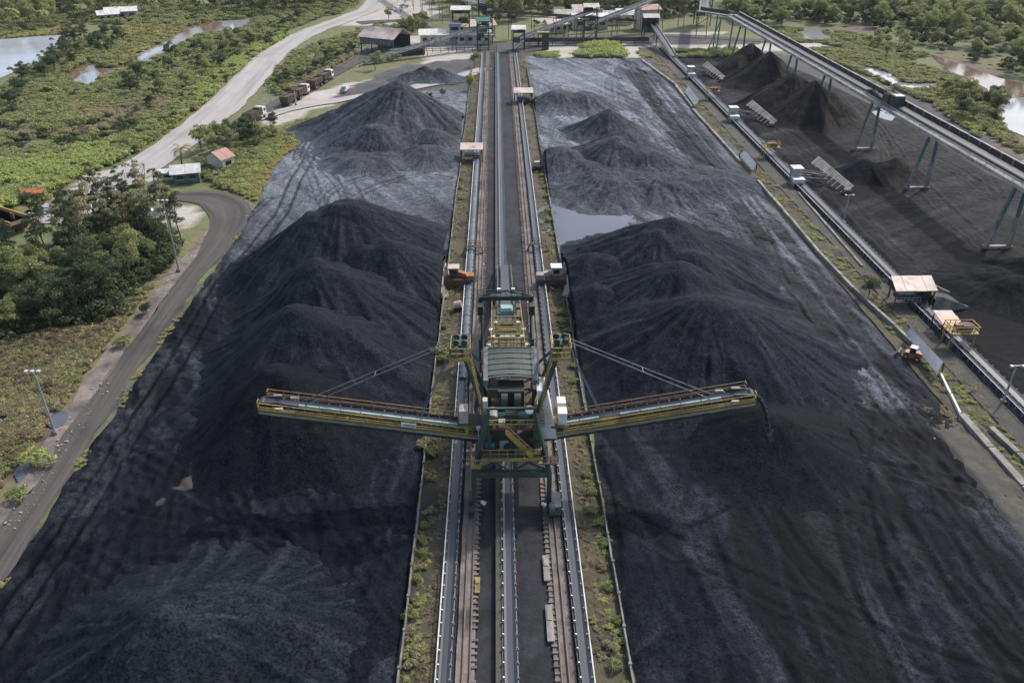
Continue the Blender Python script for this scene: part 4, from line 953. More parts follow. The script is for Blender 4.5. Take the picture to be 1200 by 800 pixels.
            if y < 0:
                MB().rail(P(0, y + 0.33, 0.1), P(L - 5, y + 0.33, 0.1), 0.55, 2.4, 0.06).build('handrail', 'yellow_paint', bo)
                MB().beam(P(0, ye - 0.06, -0.12), P(L + ext, ye - 0.06, -0.12), 0.12, 0.22).build('walkway_edge', M('pale_edge', (0.33, 0.3, 0.2), (0.24, 0.2, 0.13), 1, 0.6), bo)
            else:
                cab = MB(); 
                for dz in (0.3, 0.45): cab.cyl(P(0, y + 0.18, dz), P(L - 2, y + 0.18, dz), 0.06, 6)
                cab.build('cable_tray', 'rust_steel', bo)
        for t in (L - 1.0, L - 2.8): MB().box(P(t, 1.08, 0.4), (0.9, 0.3, 0.4)).build('equipment_box', 'dirty_white', bo)
        MB().box(P(L - 1.6, -1.12, 0.35), (0.8, 0.25, 0.3)).build('equipment_box', 'dirty_white', bo)
        MB().box(P(2.2, -0.05, 1.3), (0.45, 2.5, 0.28)).box(P(2.2, -1.2, 0.75), (0.4, 0.25, 1.3)).box(P(2.2, 1.1, 0.75), (0.4, 0.25, 1.3)).build('belt_gate', 'yellow_paint', bo)
        for t, mm in ((-0.2, 'green_roof'), (0.6, 'green_roof')): MB().cyl(P(t - 0.35, 0.2, 1.1), P(t + 0.35, 0.2, 1.1), 0.4, 10).box(P(t, 0.2, 0.75), (0.6, 0.6, 0.3)).build('tail_drive', mm, bo)
        if s < 0:
            sg = MB(); a = P(9.3, -1.5, 0.58); b = P(7.7, -1.5, 0.58); 
            sign = MB().beam(a, b, 0.05, 0.5).build('sign_board', 'sign_white', bo)
            mk = MB(); e = (b - a); ux = e / np.linalg.norm(e); x = 0.2
            for wd in (0.06, 0.1, 0.14, 0.1, 0.12, 0.08, 0.14, 0.1, 0.12, 0.1):
                p0 = a + ux * x + np.array((0, -0.03, -0.02)); mk.beam(p0, p0 + ux * wd * 0.85, 0.02, 0.2); x += 0.135
            mk.build('lettering', 'sign_mark', sign)
            MB().beam(P(15.2, -1.5, 0.5), P(14.9, -1.5, 0.5), 0.05, 0.4).build('yellow_plate', M('bright_yellow', (0.6, 0.48, 0.08), (0.5, 0.4, 0.08), 2, 0.5), bo)
        # stays
        top = np.array((tx, 71.5, 18.9))
        for t, dz in ((L - 3.2, 0), (7.6, 0)):
            for y in (-0.62, 0.62):
                MB().cyl(top + (s * 0.4, y * 0.6, 0), P(t, y, 0.2), 0.055, 6).build('stay', 'grey_steel', S)
        a = top + (s * 0.4, -0.37, 0); b = P(L - 3.2, -0.62, 0.2); a2 = top + (s * 0.4, 0.37, 0); b2_ = P(L - 3.2, 0.62, 0.2)
        for f in (0.5,): MB().beam(a + (b - a) * f, a2 + (b2_ - a2) * f, 0.07).build('stay_spreader', 'grey_steel', S)
    # ------------- tail: tripper conveyor climbing from the yard belt to the hood
    def T(y): return 13.6 - (y - 76.5) * (13.6 - 1.3) / (128 - 76.5)
    t = MB()
    for x in (-0.15, 2.15):
        t.beam((x, 76.5, T(76.5)), (x, 128, T(128)), 0.2, 0.4)
        t.beam((x, 76.5, T(76.5) - 1.1), (x, 112, T(112) - 1.1), 0.14, 0.2)
        for k in range(14): y = 76.5 + k * 2.5; t.beam((x, y, T(y)), (x, y + 2.5, T(y + 2.5) - 1.1), 0.09); t.beam((x, y, T(y)), (x, y, T(y) - 1.1), 0.09)
    tail = t.build('tail_frame', 'green_steel', S)
    MB().prism([(0.35, 76, T(76) + 0.45), (1.65, 76, T(76) + 0.45), (1.65, 76, T(76) + 0.4), (0.35, 76, T(76) + 0.4)], [(0.35, 128, T(128) + 0.15), (1.65, 128, T(128) + 0.15), (1.65, 128, T(128) + 0.1), (0.35, 128, T(128) + 0.1)]).build('belt', 'belt_rubber', tail)
    for x in (-0.6, 2.6):
        MB().beam((x, 76.5, T(76.5) - 0.1), (x, 100, T(100) - 0.1), 0.6, 0.06).build('walkway', 'grating', tail)
        MB().rail((x + (0.35 if x > 0 else -0.35), 76.5, T(76.5)), (x + (0.35 if x > 0 else -0.35), 100, T(100)), 1.05, 1.2, 0.08).build('handrail', 'yellow_paint', tail)
    for k, (y, w, mt) in enumerate(((78.4, 4.6, 'rust_steel'), (81.5, 3.6, 'pale_teal'), (84.4, 4.2, 'grating'), (87.5, 3.0, 'dark_green_steel'))):
        MB().box((1.0, y, T(y) + 0.6), (w, 1.2, 0.18)).box((1.0, y, T(y) + 0.95), (w * 0.5, 0.8, 0.5)).build('drive_platform', mt, tail)
        h = MB(); h.rail((1.0 - w / 2, y - 0.6, T(y) + 0.7), (1.0 + w / 2, y - 0.6, T(y) + 0.7), 1.0, 0.7, 0.08); h.rail((1.0 - w / 2, y + 0.6, T(y) + 0.7), (1.0 + w / 2, y + 0.6, T(y) + 0.7), 1.0, 0.7, 0.08); h.build('handrail', 'yellow_paint', tail)
        for x in (1.0 - w / 2 + 0.1, 1.0 + w / 2 - 0.1): MB().box((x, y, T(y) + 1.0), (0.45, 0.5, 0.4)).build('lamp_box', 'white_paint', tail)
    MB().box((1.0, 94.5, T(94.5) + 0.8), (1.7, 1.6, 0.8)).box((1.0, 94.5, T(94.5) + 1.3), (1.4, 1.2, 0.25)).build('motor_house', 'pale_teal', tail)
    MB().box((2.6, 92, T(92) + 0.8), (0.6, 2.0, 0.6)).box((2.6, 96, T(96) + 0.8), (0.6, 1.2, 0.6)).build('cable_tray', 'rust_steel', tail)
    # rear portal
    rp = MB()
    for x in (-2.6, 4.6): rp.beam((x, 100, 1.0), (x, 100, 9.2), 0.4, 0.5); rp.beam((x, 100, 7.0), (x, 93.5, 6.0), 0.25); rp.beam((x, 93.5, 1.0), (x, 93.5, 6.2), 0.3)
    rp.beam((-2.9, 100, 9.3), (4.9, 100, 9.3), 0.9, 0.6); rp.beam((-2.9, 100, 9.5), (1.0, 100, 10.3), 0.2); rp.beam((4.9, 100, 9.5), (1.0, 100, 10.3), 0.2)
    rp.build('rear_portal', 'dark_green_steel', S)
    for x in (-2.6, 4.6):
        MB().box((x, 99, 8.2), (0.8, 2.2, 1.4)).build('portal_box', 'dark_green_steel', S)
        MB().box((x + (-0.55 if x < 0 else 0.85), 97, 0.95), (0.5, 8.5, 0.5)).build('rear_bogie', 'dark_green_steel', S)
    h = MB(); h.rail((-2.9, 99.6, 9.6), (4.9, 99.6, 9.6), 1.0, 0.8, 0.07); h.build('handrail', 'dark_green_steel', S)
    for x in (0.0, 2.0): MB().box((x, 100.2, 10.4), (0.5, 0.4, 0.35)).build('lamp_box', 'white_paint', S)
    MB().cyl((3.1, 97.5, 5.6), (3.1, 97.3, 6.3), 0.35, 10).build('floodlight', 'white_paint', S)
    for x, y, z in ((-2.1, 65.9, 1.9), (4.4, 65.4, 2.0)): MB().cyl((x, y, z), (x + 0.45, y - 0.25, z - 0.1), 0.18, 8, 0.24).build('floodlight', 'white_paint', S)
    return S
build_stacker()
# coal falling off the right boom onto the fresh heap
cs = MB(); p0 = np.array((AX + 26.1, 71.0, 11.9)); prev = p0
for k in range(1, 11):
    t = k / 10 * 1.0; q = p0 + np.array((2.6 * t, 0, -4.9 * t * t)); cs.cyl(prev, q, 0.24 - 0.008 * k, 7, 0.235 - 0.008 * k); prev = q
for k in range(700):
    t = random.random() * 1.12; q = p0 + np.array((2.6 * t + random.gauss(0, 0.06 + 0.10 * t), random.gauss(0, 0.12 + 0.08 * t), -4.9 * t * t + random.gauss(0, 0.1))); z = random.uniform(0.04, 0.13)
    cs.box(q, (z, z * 0.8, z * 0.9), random.random() * 3)
tag(cs.build('falling_coal', 'coal_load'), 'arc of black coal falling from the right boom tip onto the heap', 'coal stream', None, 'stuff')
# ================================================================== YARD MACHINES
def hopper_car(xb, y, side, label):
    """rusty plough feeder standing between the belt and the coal wall; side = +1 when the coal lies to +X"""
    r = empty('plough_feeder', (xb, y, 0), label, 'feeder', 'plough feeders beside the stacker belts')
    s = side
    MB().box((xb + s * 2.0, y, 1.5), (4.6, 2.0, 0.5)).box((xb + s * 2.0, y - 1.0, 1.1), (4.4, 0.2, 1.2)).build('chassis', 'rust_steel', r)
    for dx in (0.2, 3.8):
        for dy in (-0.8, 0.8): MB().box((xb + s * dx, y + dy, 0.7), (0.3, 0.3, 1.2)).build('leg', 'rust_steel', r)
    MB().box((xb + s * 2.6, y + 0.6, 2.6), (1.5, 1.5, 1.6)).build('cabin', 'rust_steel' if s < 0 else 'dirty_white', r)
    MB().box((xb + s * 2.6, y + 0.6, 3.46), (1.9, 1.9, 0.12)).build('cabin_roof', 'pink_roof' if s < 0 else 'white_paint', r)
    MB().box((xb + s * 2.6, y - 0.17, 2.7), (1.0, 0.06, 0.7)).build('cabin_window', 'glass_dark', r)
    MB().beam((xb - s * 0.3, y - 0.3, 2.1), (xb + s * 2.0, y + 0.6, 2.4), 0.8, 0.7).box((xb - s * 0.2, y - 0.4, 2.0), (1.3, 1.4, 1.0)).build('drive_unit', 'orange_paint' if s < 0 else 'dirty_white', r)
    MB().box((xb - s * 0.1, y - 0.9, 1.6), (1.5, 0.8, 0.4)).box((xb - s * 0.1, y + 1.0, 1.4), (1.6, 0.3, 0.3)).build('outrigger', 'grey_steel', r)
    MB().beam((xb + s * 0.6, y - 1.0, 1.2), (xb + s * 2.4, y - 3.2, 0.4), 0.14).build('tow_bar', 'black_steel', r)
    xw = xb + s * 4.35
    # long white plough boards standing along the wall
    MB().slab([(xw - 0.1, y + 0.9, 2.6), (xw + 0.1, y + 0.9, 2.6), (xw + 0.12, y + 6.4, 1.5), (xw - 0.08, y + 6.4, 1.5)], 1.0).build('plough_board', 'dirty_white', r)
    MB().prism([(xw - s * 0.1, y + 0.8, 1.2), (xw - s * 0.1, y + 3.4, 1.2), (xw - s * 0.1, y + 2.2, 3.0)], [(xw - s * 0.9, y + 0.8, 1.2), (xw - s * 0.9, y + 2.4, 1.2), (xw - s * 0.6, y + 1.8, 2.6)]).build('chute_plate', 'dirty_white', r)
    MB().slab([(xw - 0.1, y - 5.6, 1.6), (xw + 0.1, y - 5.6, 1.6), (xw + 0.1, y - 0.8, 2.4), (xw - 0.1, y - 0.8, 2.4)], 1.0).build('plough_board', 'dirty_white', r)
    MB().prism([(xw - s * 0.12, y - 5.4, 0.6), (xw - s * 0.12, y - 2.6, 0.6), (xw - s * 0.12, y - 3.4, 2.4)], [(xw - s * 1.0, y - 5.0, 0.6), (xw - s * 1.0, y - 4.2, 0.6), (xw - s * 0.6, y - 4.0, 1.8)]).build('chute_plate', 'dirty_white', r)
    MB().beam((xw, y - 0.8, 2.0), (xw, y + 0.9, 2.2), 0.2, 0.6).build('board_link', 'rust_steel', r)
    return r
hopper_car(-5.0, 122.5, -1, 'rusty plough feeder with pink roofed cabin against the left retaining wall')
hopper_car(7.2, 122.5, 1, 'plough feeder with white cabin against the right retaining wall')

def belt_shelter(cx, cy, w, d, h, label, apron=None):
    r = empty('belt_shelter', (cx, cy, 0), label, 'shelter', 'roofed shelters over the reclaim belts')
    MB().slab([(cx - w / 2, cy - d / 2, h), (cx + w / 2, cy - d / 2, h), (cx + w / 2, cy + d / 2, h + 0.5), (cx - w / 2, cy + d / 2, h + 0.5)], 0.12).build('roof', 'pink_roof', r)
    for sx in (-1, 1):
        for sy in (-1, 1): MB().box((cx + sx * (w / 2 - 0.3), cy + sy * (d / 2 - 0.3), h / 2), (0.22, 0.22, h)).build('post', 'rust_steel', r)
    MB().box((cx - 0.6, cy + 0.3, 1.5), (w * 0.45, d * 0.5, 0.8)).box((cx + w * 0.2, cy, 1.2), (w * 0.3, d * 0.6, 1.2)).build('machinery', 'black_steel', r)
    MB().rail((cx - w / 2, cy - d / 2 + 0.2, 1.1), (cx + w / 2, cy - d / 2 + 0.2, 1.1), 0.9, 1.0).build('handrail', 'galvanised', r)
    if apron: MB().slab([(cx + apron[0], cy - 1.2, 1.4), (cx + apron[1], cy - 0.6, 0.5), (cx + apron[1], cy + 0.8, 0.5), (cx + apron[0], cy + 1.2, 1.4)], 0.3).build('apron', 'rust_steel', r)
    return r
belt_shelter(-6.3, 193, 5.6, 4.2, 3.4, 'pink roofed shelter straddling the left reclaim belt')
belt_shelter(8.2, 252, 6.0, 5.0, 3.6, 'pale roofed shelter straddling the right reclaim belt', (2.6, 7.2))
# small conveyor bridges across the side belts
for i, (cx, y, w, lab) in enumerate(((-4.6, 136, 2.6, 'rusty crossover step bridge over the left reclaim belt'), (7.4, 137, 2.8, 'rusty crossover step bridge over the right reclaim belt'))):
    r = empty('crossover_bridge', (cx, y, 0), lab, 'crossover bridge')
    MB().box((cx, y, 1.6), (w, 0.9, 0.1)).build('platform', 'rust_grating', r)
    h = MB(); h.rail((cx - w / 2, y - 0.45, 1.6), (cx + w / 2, y - 0.45, 1.6), 0.9, 0.8, 0.06); h.rail((cx - w / 2, y + 0.45, 1.6), (cx + w / 2, y + 0.45, 1.6), 0.9, 0.8, 0.06); h.build('handrail', 'rust_steel', r)
    for s in (-1, 1): MB().beam((cx + s * w / 2, y, 1.6), (cx + s * (w / 2 + 0.7), y, 0.2), 0.8, 0.1).build('step', 'rust_steel', r)
r = empty('belt_drive', (9.6, 186, 0), 'rusty belt drive unit standing beside the right reclaim belt', 'drive unit')
MB().box((9.6, 186, 0.9), (2.2, 3.0, 0.6)).build('base', 'rust_steel', r); MB().cyl((9.0, 186.5, 1.7), (10.4, 186.5, 1.7), 0.6, 12).build('motor', 'rust_steel', r); MB().box((9.4, 184.9, 1.7), (1.2, 1.0, 1.1)).build('gearbox', 'dirty_white', r)
for x, y, lab in ((-6.6, 113.5, 'small rusty drum on a stand by the left verge'), (9.5, 102, 'small orange rusty drum by the right verge')):
    r = empty('rusty_drum', (x, y, 0), lab, 'drum')
    MB().cyl((x - 0.5, y, 1.1), (x + 0.6, y, 1.3), 0.6, 12).build('drum', 'rust_steel' if x > 0 else 'pink_roof', r); MB().box((x, y, 0.4), (1.0, 0.8, 0.6)).build('stand', 'black_steel', r)

# ---- reclaim arms along the far belt: house on the belt, arm, ribbed tilted chute panel
def reclaim_arm(px, py, label, sc=1.0, full=True):
    x0, y0, _ = G(px, py); x0 = 67.6
    r = empty('reclaim_arm', (x0, y0, 0), label, 'reclaim arm', 'reclaim arms on the far belt', worldcoords=True)
    MB().box((x0, y0, 2.6), (2.0, 2.2, 2.6)).build('house', 'dirty_white', r)
    MB().box((x0, y0, 4.0), (2.5, 2.7, 0.16)).build('house_roof', 'white_paint', r)
    MB().box((x0 - 0.2, y0 - 2.6, 1.7), (2.2, 1.6, 0.8)).box((x0 - 0.2, y0 - 2.6, 2.2), (2.6, 2.0, 0.12)).build('landing', 'white_paint', r)
    for dx in (-1.0, 1.0): MB().box((x0 + dx, y0 - 1.2, 0.7), (0.25, 3.4, 1.3)).build('leg', 'concrete', r)
    m = MB()
    for dy in (-0.9, 0.9):
        m.beam((x0 + 1, y0 + dy, 1.9), (x0 + 7.0, y0 + dy - 0.6, 1.5), 0.22, 0.3); m.beam((x0 + 1, y0 + dy, 3.2), (x0 + 6.5, y0 + dy - 0.6, 2.4), 0.16)
        for k in range(4): m.beam((x0 + 1 + k * 1.4, y0 + dy - 0.14 * k, 1.9 - 0.1 * k), (x0 + 2.4 + k * 1.3, y0 + dy - 0.14 * k, 3.0 - 0.2 * k), 0.12)
    m.build('arm', 'grey_steel', r)
    MB().box((x0 + 4.6, y0 + 0.5, 2.0), (1.2, 1.4, 0.9)).build('winch', 'rust_steel', r)
    # tilted panel: parallelogram plate leaning, runs away along -Y +X
    a = np.array((x0 + 5.2, y0 + 5.6, 3.2)); b = np.array((x0 + 9.6, y0 - 7.5, 1.2))
    up = np.array((1.5, 0.9, 0.95)) * 1.25
    MB().prism([a, b, b + up * 0.55, a + up], [a + (0.15, 0.1, 0), b + (0.15, 0.1, 0), b + up * 0.55 + (0.15, 0.1, 0), a + up + (0.15, 0.1, 0)]).build('chute_panel', 'concrete', r)
    for k in range(9):
        rb = MB()
        e = a + (b - a) * (k + 0.3) / 9; u = up * (1 - 0.45 * k / 9)
        rb.beam(e - (0.1, 0.1, 0.1), e + u - (0.1, 0.1, 0), 0.16); 
        if k > 2: rb.beam(e + u * 0.5, e + np.array((-1.3, -0.4, -0.9)), 0.14)
        rb.build('panel_rib', 'dirty_white', r)
    MB().cyl(b + (-1.2, 0.3, -0.3), b + (0.2, 0.3, -0.3), 0.6, 10).build('tail_roller', 'grey_steel', r)
    return r
reclaim_arm(795, 92, 'farthest weathered reclaim arm with ribbed panel on the far belt')
reclaim_arm(850, 142, 'middle weathered reclaim arm with ribbed panel on the far belt')
reclaim_arm(918, 216, 'nearest reclaim arm with long pale ribbed panel on the far belt')

def belt_gantry(px, py, label, col):
    x0, y0, _ = G(px, py); x0 = 67.4
    r = empty('belt_gantry', (x0, y0, 0), label, 'gantry', 'gantry frames over the far belt')
    for dx in (-1.6, 1.9):
        for dy in (-1.0, 1.0): MB().box((x0 + dx, y0 + dy, 1.5), (0.2, 0.2, 3.0)).build('post', col, r)
    MB().box((x0 + 0.2, y0, 3.05), (4.2, 2.6, 0.14)).build('platform', col, r)
    h = MB(); c = [(x0 - 1.8, y0 - 1.2, 3.1), (x0 + 2.2, y0 - 1.2, 3.1), (x0 + 2.2, y0 + 1.2, 3.1), (x0 - 1.8, y0 + 1.2, 3.1)]
    for i in range(4): h.rail(c[i], c[(i + 1) % 4], 1.0, 0.8, 0.09)
    h.build('handrail', col, r)
    MB().box((x0 + 0.8, y0, 3.6), (1.5, 1.4, 0.9)).build('drive', 'rust_steel', r)
    MB().cyl((x0 - 0.9, y0, 3.7), (x0 + 0.1, y0, 3.7), 0.4, 10).build('motor', 'orange_paint', r)
    return r
belt_gantry(822, 118, 'tan gantry frame over the far belt between the first two reclaim arms', 'yellow_paint')
belt_gantry(893, 186, 'yellow gantry frame over the far belt before the nearest reclaim arm', 'yellow_paint')
belt_gantry(1098, 408, 'yellow frame gantry over the far belt next to the orange canopy', 'yellow_paint')
r = empty('belt_canopy', (*G(1085, 398)[:2], 0), 'small orange and white canopy covering the far belt', 'canopy')
x0, y0, _ = G(1085, 398); x0 = 67.8
MB().slab([(x0 - 1.5, y0 - 0.2, 2.6), (x0 + 1.5, y0 - 0.2, 2.6), (x0 + 1.5, y0 + 2.0, 3.0), (x0 - 1.5, y0 + 2.0, 3.0)], 0.1).build('roof_sheet', 'orange_paint', r)
MB().slab([(x0 - 1.4, y0 + 2.1, 2.9), (x0 + 1.5, y0 + 2.1, 2.9), (x0 + 1.5, y0 + 3.6, 3.1), (x0 - 1.4, y0 + 3.6, 3.1)], 0.1).build('roof_sheet', 'pink_roof', r)
for dx in (-1.3, 1.3):
    for dy in (0.2, 3.2): MB().box((x0 + dx, y0 + dy, 1.4), (0.16, 0.16, 2.6)).build('post', 'rust_steel', r)
def grey_panel(pts, z0, z1, label, mat='blue_grey'):
    r = empty('deflector_panel', G(*pts[0]), label, 'panel', 'grey deflector panels beside the far belt')
    a = G(pts[0][0], pts[0][1], z0); b = G(pts[1][0], pts[1][1], z0); c = G(pts[2][0], pts[2][1], z1); d = G(pts[3][0], pts[3][1], z1)
    o = 0.12
    a, b, c, d = [np.array(v) for v in (a, b, c, d)]
    n = 5
    for k in range(n):
        t0, t1 = k / n, (k + 0.985) / n
        q = [a + (b - a) * t0, a + (b - a) * t1, d + (c - d) * t1, d + (c - d) * t0]
        MB().prism(q, [v + (0.1, 0.05, -0.1) for v in q]).build('panel_sheet', mat, r)
    for k in range(4):
        t = k / 3; e = d + (c - d) * t; MB().beam(e + (0.2, 0, -0.1), (e[0] + 0.3, e[1], 0.1), 0.16).build('prop', 'rust_steel', r)
    return r
grey_panel([(1061, 391), (1098, 438), (1105, 424), (1067, 384)], 1.5, 2.1, 'long blue grey deflector panel beside the orange canopy')
grey_panel([(867, 182), (882, 200), (886, 191), (873, 176)], 1.3, 2.0, 'short blue grey deflector panel beside the yellow gantry')
grey_panel([(802, 107), (814, 124), (819, 117), (807, 101)], 1.3, 2.0, 'small blue grey deflector panel beside the tan gantry')
grey_panel([(846, 164), (862, 184), (866, 179), (849, 159)], 0.4, 1.4, 'low white slab panel between the gantries', 'dirty_white')

# ---- roofed hopper shed on the far belt
x0, y0, _ = G(1062, 372); x0 = 69.0
r = empty('hopper_shed', (x0, y0, 0), 'pale roofed hopper shed with concrete wing walls on the far belt', 'shed')
HS = [(63.2, 112.4), (69.9, 112.4), (70.9, 117.0), (64.2, 117.0)]
for k in range(4):
    t0, t1 = k / 4, (k + 0.98) / 4
    a = np.array((*HS[0], 3.5)) * (1 - t0) + np.array((*HS[1], 3.5)) * t0; b = np.array((*HS[0], 3.5)) * (1 - t1) + np.array((*HS[1], 3.5)) * t1
    c = np.array((*HS[3], 4.0)) * (1 - t1) + np.array((*HS[2], 4.0)) * t1; d = np.array((*HS[3], 4.0)) * (1 - t0) + np.array((*HS[2], 4.0)) * t0
    j = 0.04 * (k % 2); MB().slab([a + (0, 0, j), b + (0, 0, j), c + (0, 0, j), d + (0, 0, j)], 0.1).build('roof_sheet', 'pink_roof', r)
for x, y in ((63.6, 112.7), (69.6, 112.7), (70.5, 116.7), (64.5, 116.7), (66.6, 112.7)): MB().box((x, y, 1.75), (0.2, 0.2, 3.4)).build('post', 'rust_steel', r)
MB().box((66.6, 114.6, 1.7), (4.2, 1.6, 0.8)).box((69.0, 114.8, 1.9), (1.4, 2.4, 1.8)).build('hopper', 'black_steel', r)
MB().rail((63.6, 112.5, 1.4), (67.6, 112.5, 1.4), 0.9, 0.7).build('handrail', 'galvanised', r)
MB().slab([(69.4, 111.6, 2.9), (70.4, 111.3, 2.9), (75.6, 112.4, 0.6), (75.6, 112.8, 0.6)], 2.7).build('wing_wall', 'concrete', r)
MB().slab([(70.4, 116.6, 3.0), (70.4, 117.1, 3.0), (75.0, 117.6, 0.8), (75.0, 117.2, 0.8)], 2.7).build('wing_wall', 'concrete', r)
MB().slab([(70.0, 112.2, 1.9), (75.2, 113.0, 0.5), (74.8, 117.0, 0.5), (70.4, 116.6, 1.9)], 0.3).build('loading_ramp', 'rubble', r)

# ---- overhead gallery on trestles
g0, g1 = 34.0, 338.0
OG = empty('overhead_gallery', (94, 120, 0), 'long overhead conveyor gallery on green trestles over the right coal yard', 'conveyor gallery')
seg = 8.0; y = g0
gm = MB().box((0, seg / 2, 0), (4.6, seg - 0.04, 0.25)).mesh('deck_panel', 'concrete')
while y < g1: child('deck_panel', gm, OG, (94.5 - 94, y - 120, 13.0)); y += seg
MB().box((92.15, (g0 + g1) / 2, 13.0), (0.14, g1 - g0, 0.7)).build('edge_beam', 'dirty_white', OG)
MB().box((96.9, (g0 + g1) / 2, 13.0), (0.14, g1 - g0, 0.7)).build('edge_beam', 'grey_steel', OG)
MB().box((95.0, (g0 + g1) / 2, 13.75), (1.3, g1 - g0, 0.12)).build('belt', 'belt_rubber', OG)
for x in (94.2, 95.8): MB().box((x, (g0 + g1) / 2, 13.5), (0.16, g1 - g0, 0.5)).build('stringer', 'black_steel', OG)
MB().box((96.6, (g0 + g1) / 2, 14.2), (0.08, g1 - g0, 1.2)).build('side_wall', 'black_steel', OG)
MB().box((96.75, (g0 + g1) / 2, 14.86), (0.3, g1 - g0, 0.1)).build('wall_cap', 'dirty_white', OG)
hr = MB(); hr.rail((92.3, g0, 13.1), (92.3, g1, 13.1), 1.0, 3.0, 0.06); hr.build('handrail', 'galvanised', OG)
pm = MB().box((0, 0, 0.6), (0.12, 0.5, 1.2)).mesh('wall_post', 'grey_steel'); y = g0 + 2
while y < g1: child('wall_post', pm, OG, (96.5 - 94, y - 120, 13.6)); y += 4.0
def trestle_meshes(h):
    a = MB(); b = MB()
    return a, b
TY = [112, 136.5, 169.5, 199.5, 232.5, 262, 290, 322]
for y in TY:
    for sx in (-1, 1):
        top = (94.5 + sx * 0.9, y, 12.85); mid = (94.0 + sx * 1.55, y, 6.4); bot = (93.6 + sx * 2.15, y, 0.5)
        MB().beam(mid, top, 0.45, 0.6).build('trestle_leg', 'teal_steel', OG)
        MB().beam(bot, mid, 0.55, 0.75).build('leg_footing', 'concrete', OG)
    m = MB(); m.beam((93.6, y, 12.2), (95.4, y, 12.2), 0.35, 0.7); m.build('trestle_head', 'teal_steel', OG)
    MB().box((93.6, y, 0.45), (5.4, 0.9, 0.7)).build('foundation', 'concrete', OG)
# bend at the far end: gallery runs left to the tall tower
MB().beam((94.5, 340, 13.0), (84, 352, 13.2), 4.4, 0.5).build('bend_deck', 'concrete', OG)
MB().beam((93.2, 338.5, 14.2), (84, 350, 14.4), 0.1, 1.4).build('bend_wall', 'dark_green_steel', OG)
for p in ((88, 333), (93, 333), (90, 346)): MB().beam((p[0], p[1], 0), (p[0] + 1.2, p[1] + 3, 12.8), 0.5).build('trestle_leg', 'teal_steel', OG)
MB().beam((82, 326, 0), (90, 338, 12.5), 0.35).build('raking_strut', 'teal_steel', OG)
# tripper car on the gallery
tx, ty, _ = G(1052, 118, 14.5)
r = empty('tripper_car', (94.8, ty, 13.1), 'green and white tripper car standing on the overhead gallery', 'tripper car')
ty0 = ty
MB().box((94.8, ty0 - 1.6, 14.9), (2.4, 2.6, 2.2)).build('body', 'dark_green_steel', r)
MB().box((94.9, ty0 - 1.6, 16.06), (2.0, 2.2, 0.2)).build('cabin_roof', 'white_paint', r)
MB().box((94.4, ty0 + 1.8, 14.9), (2.2, 3.0, 1.8)).build('hopper', 'rust_steel', r)
m = MB()
for x in (93.9, 95.7):
    m.beam((x, ty0 + 3, 16.2), (x, ty0 + 14, 13.9), 0.2, 0.3); m.beam((x, ty0 + 3, 13.2), (x, ty0 + 3, 16.2), 0.2); m.beam((x, ty0 + 7, 13.4), (x, ty0 + 7, 15.3), 0.14); m.beam((x, ty0, 15.8), (x, ty0 + 3, 16.2), 0.2)
m.build('frame', 'rust_steel', r)
MB().prism([(94.2, ty0 + 3, 16.3), (95.4, ty0 + 3, 16.3), (95.4, ty0 + 3, 16.2), (94.2, ty0 + 3, 16.2)], [(94.2, ty0 + 14, 14.0), (95.4, ty0 + 14, 14.0), (95.4, ty0 + 14, 13.9), (94.2, ty0 + 14, 13.9)]).build('belt', 'belt_rubber', r)
MB().rail((93.7, ty0 + 0.4, 15.8), (93.7, ty0 + 4.5, 15.8), 1.0, 0.8).build('handrail', 'galvanised', r)
MB().prism([(93.8, ty0 + 0.6, 14.2), (93.8, ty0 + 2.8, 14.2), (92.0, ty0 + 2.4, 12.2), (92.0, ty0 + 1.2, 12.2)], [(93.8, ty0 + 0.6, 13.4), (93.8, ty0 + 2.8, 13.4), (91.6, ty0 + 2.4, 11.9), (91.6, ty0 + 1.2, 11.9)]).build('discharge_chute', 'rust_steel', r)

# ================================================================== CONVEYOR GALLERIES AND TRANSFER TOWERS AT THE FAR END
def gallery(a, b, w, label, mat='dirty_white', legs=5, wall=0.9, name='conveyor_gallery', legmat='grey_steel'):
    a = np.array(a, float); b = np.array(b, float); d = b - a; hd = np.array((d[0], d[1], 0)); hd /= np.linalg.norm(hd); nrm = np.array((hd[1], -hd[0], 0))
    r = empty(name, (a[0], a[1], 0), label, 'conveyor', 'inclined conveyors at the far transfer towers')
    MB().beam(a, b, w, 0.3).build('deck', 'concrete', r)
    MB().beam(a + (0, 0, 0.4), b + (0, 0, 0.4), w * 0.45, 0.12).build('belt', 'belt_rubber', r)
    for s in (-1, 1): MB().beam(a + nrm * s * w / 2 + (0, 0, wall * 0.4), b + nrm * s * w / 2 + (0, 0, wall * 0.4), 0.16, wall).build('side_rail', mat, r)
    m = MB()
    for s in (-1, 1): m.beam(a + nrm * s * w * 0.4 - (0, 0, 0.9), b + nrm * s * w * 0.4 - (0, 0, 0.9), 0.14)
    m.build('truss', 'grey_steel', r)
    for k in range(1, legs + 1):
        e = a + d * k / (legs + 1)
        for s in (-1, 1):
            q = e + nrm * s * w * 0.4
            if q[2] > 1.0: MB().beam((q[0] + nrm[0] * s * 0.5, q[1] + nrm[1] * s * 0.5, 0), (q[0], q[1], q[2] - 0.1), 0.26).build('leg', legmat, r)
    return r
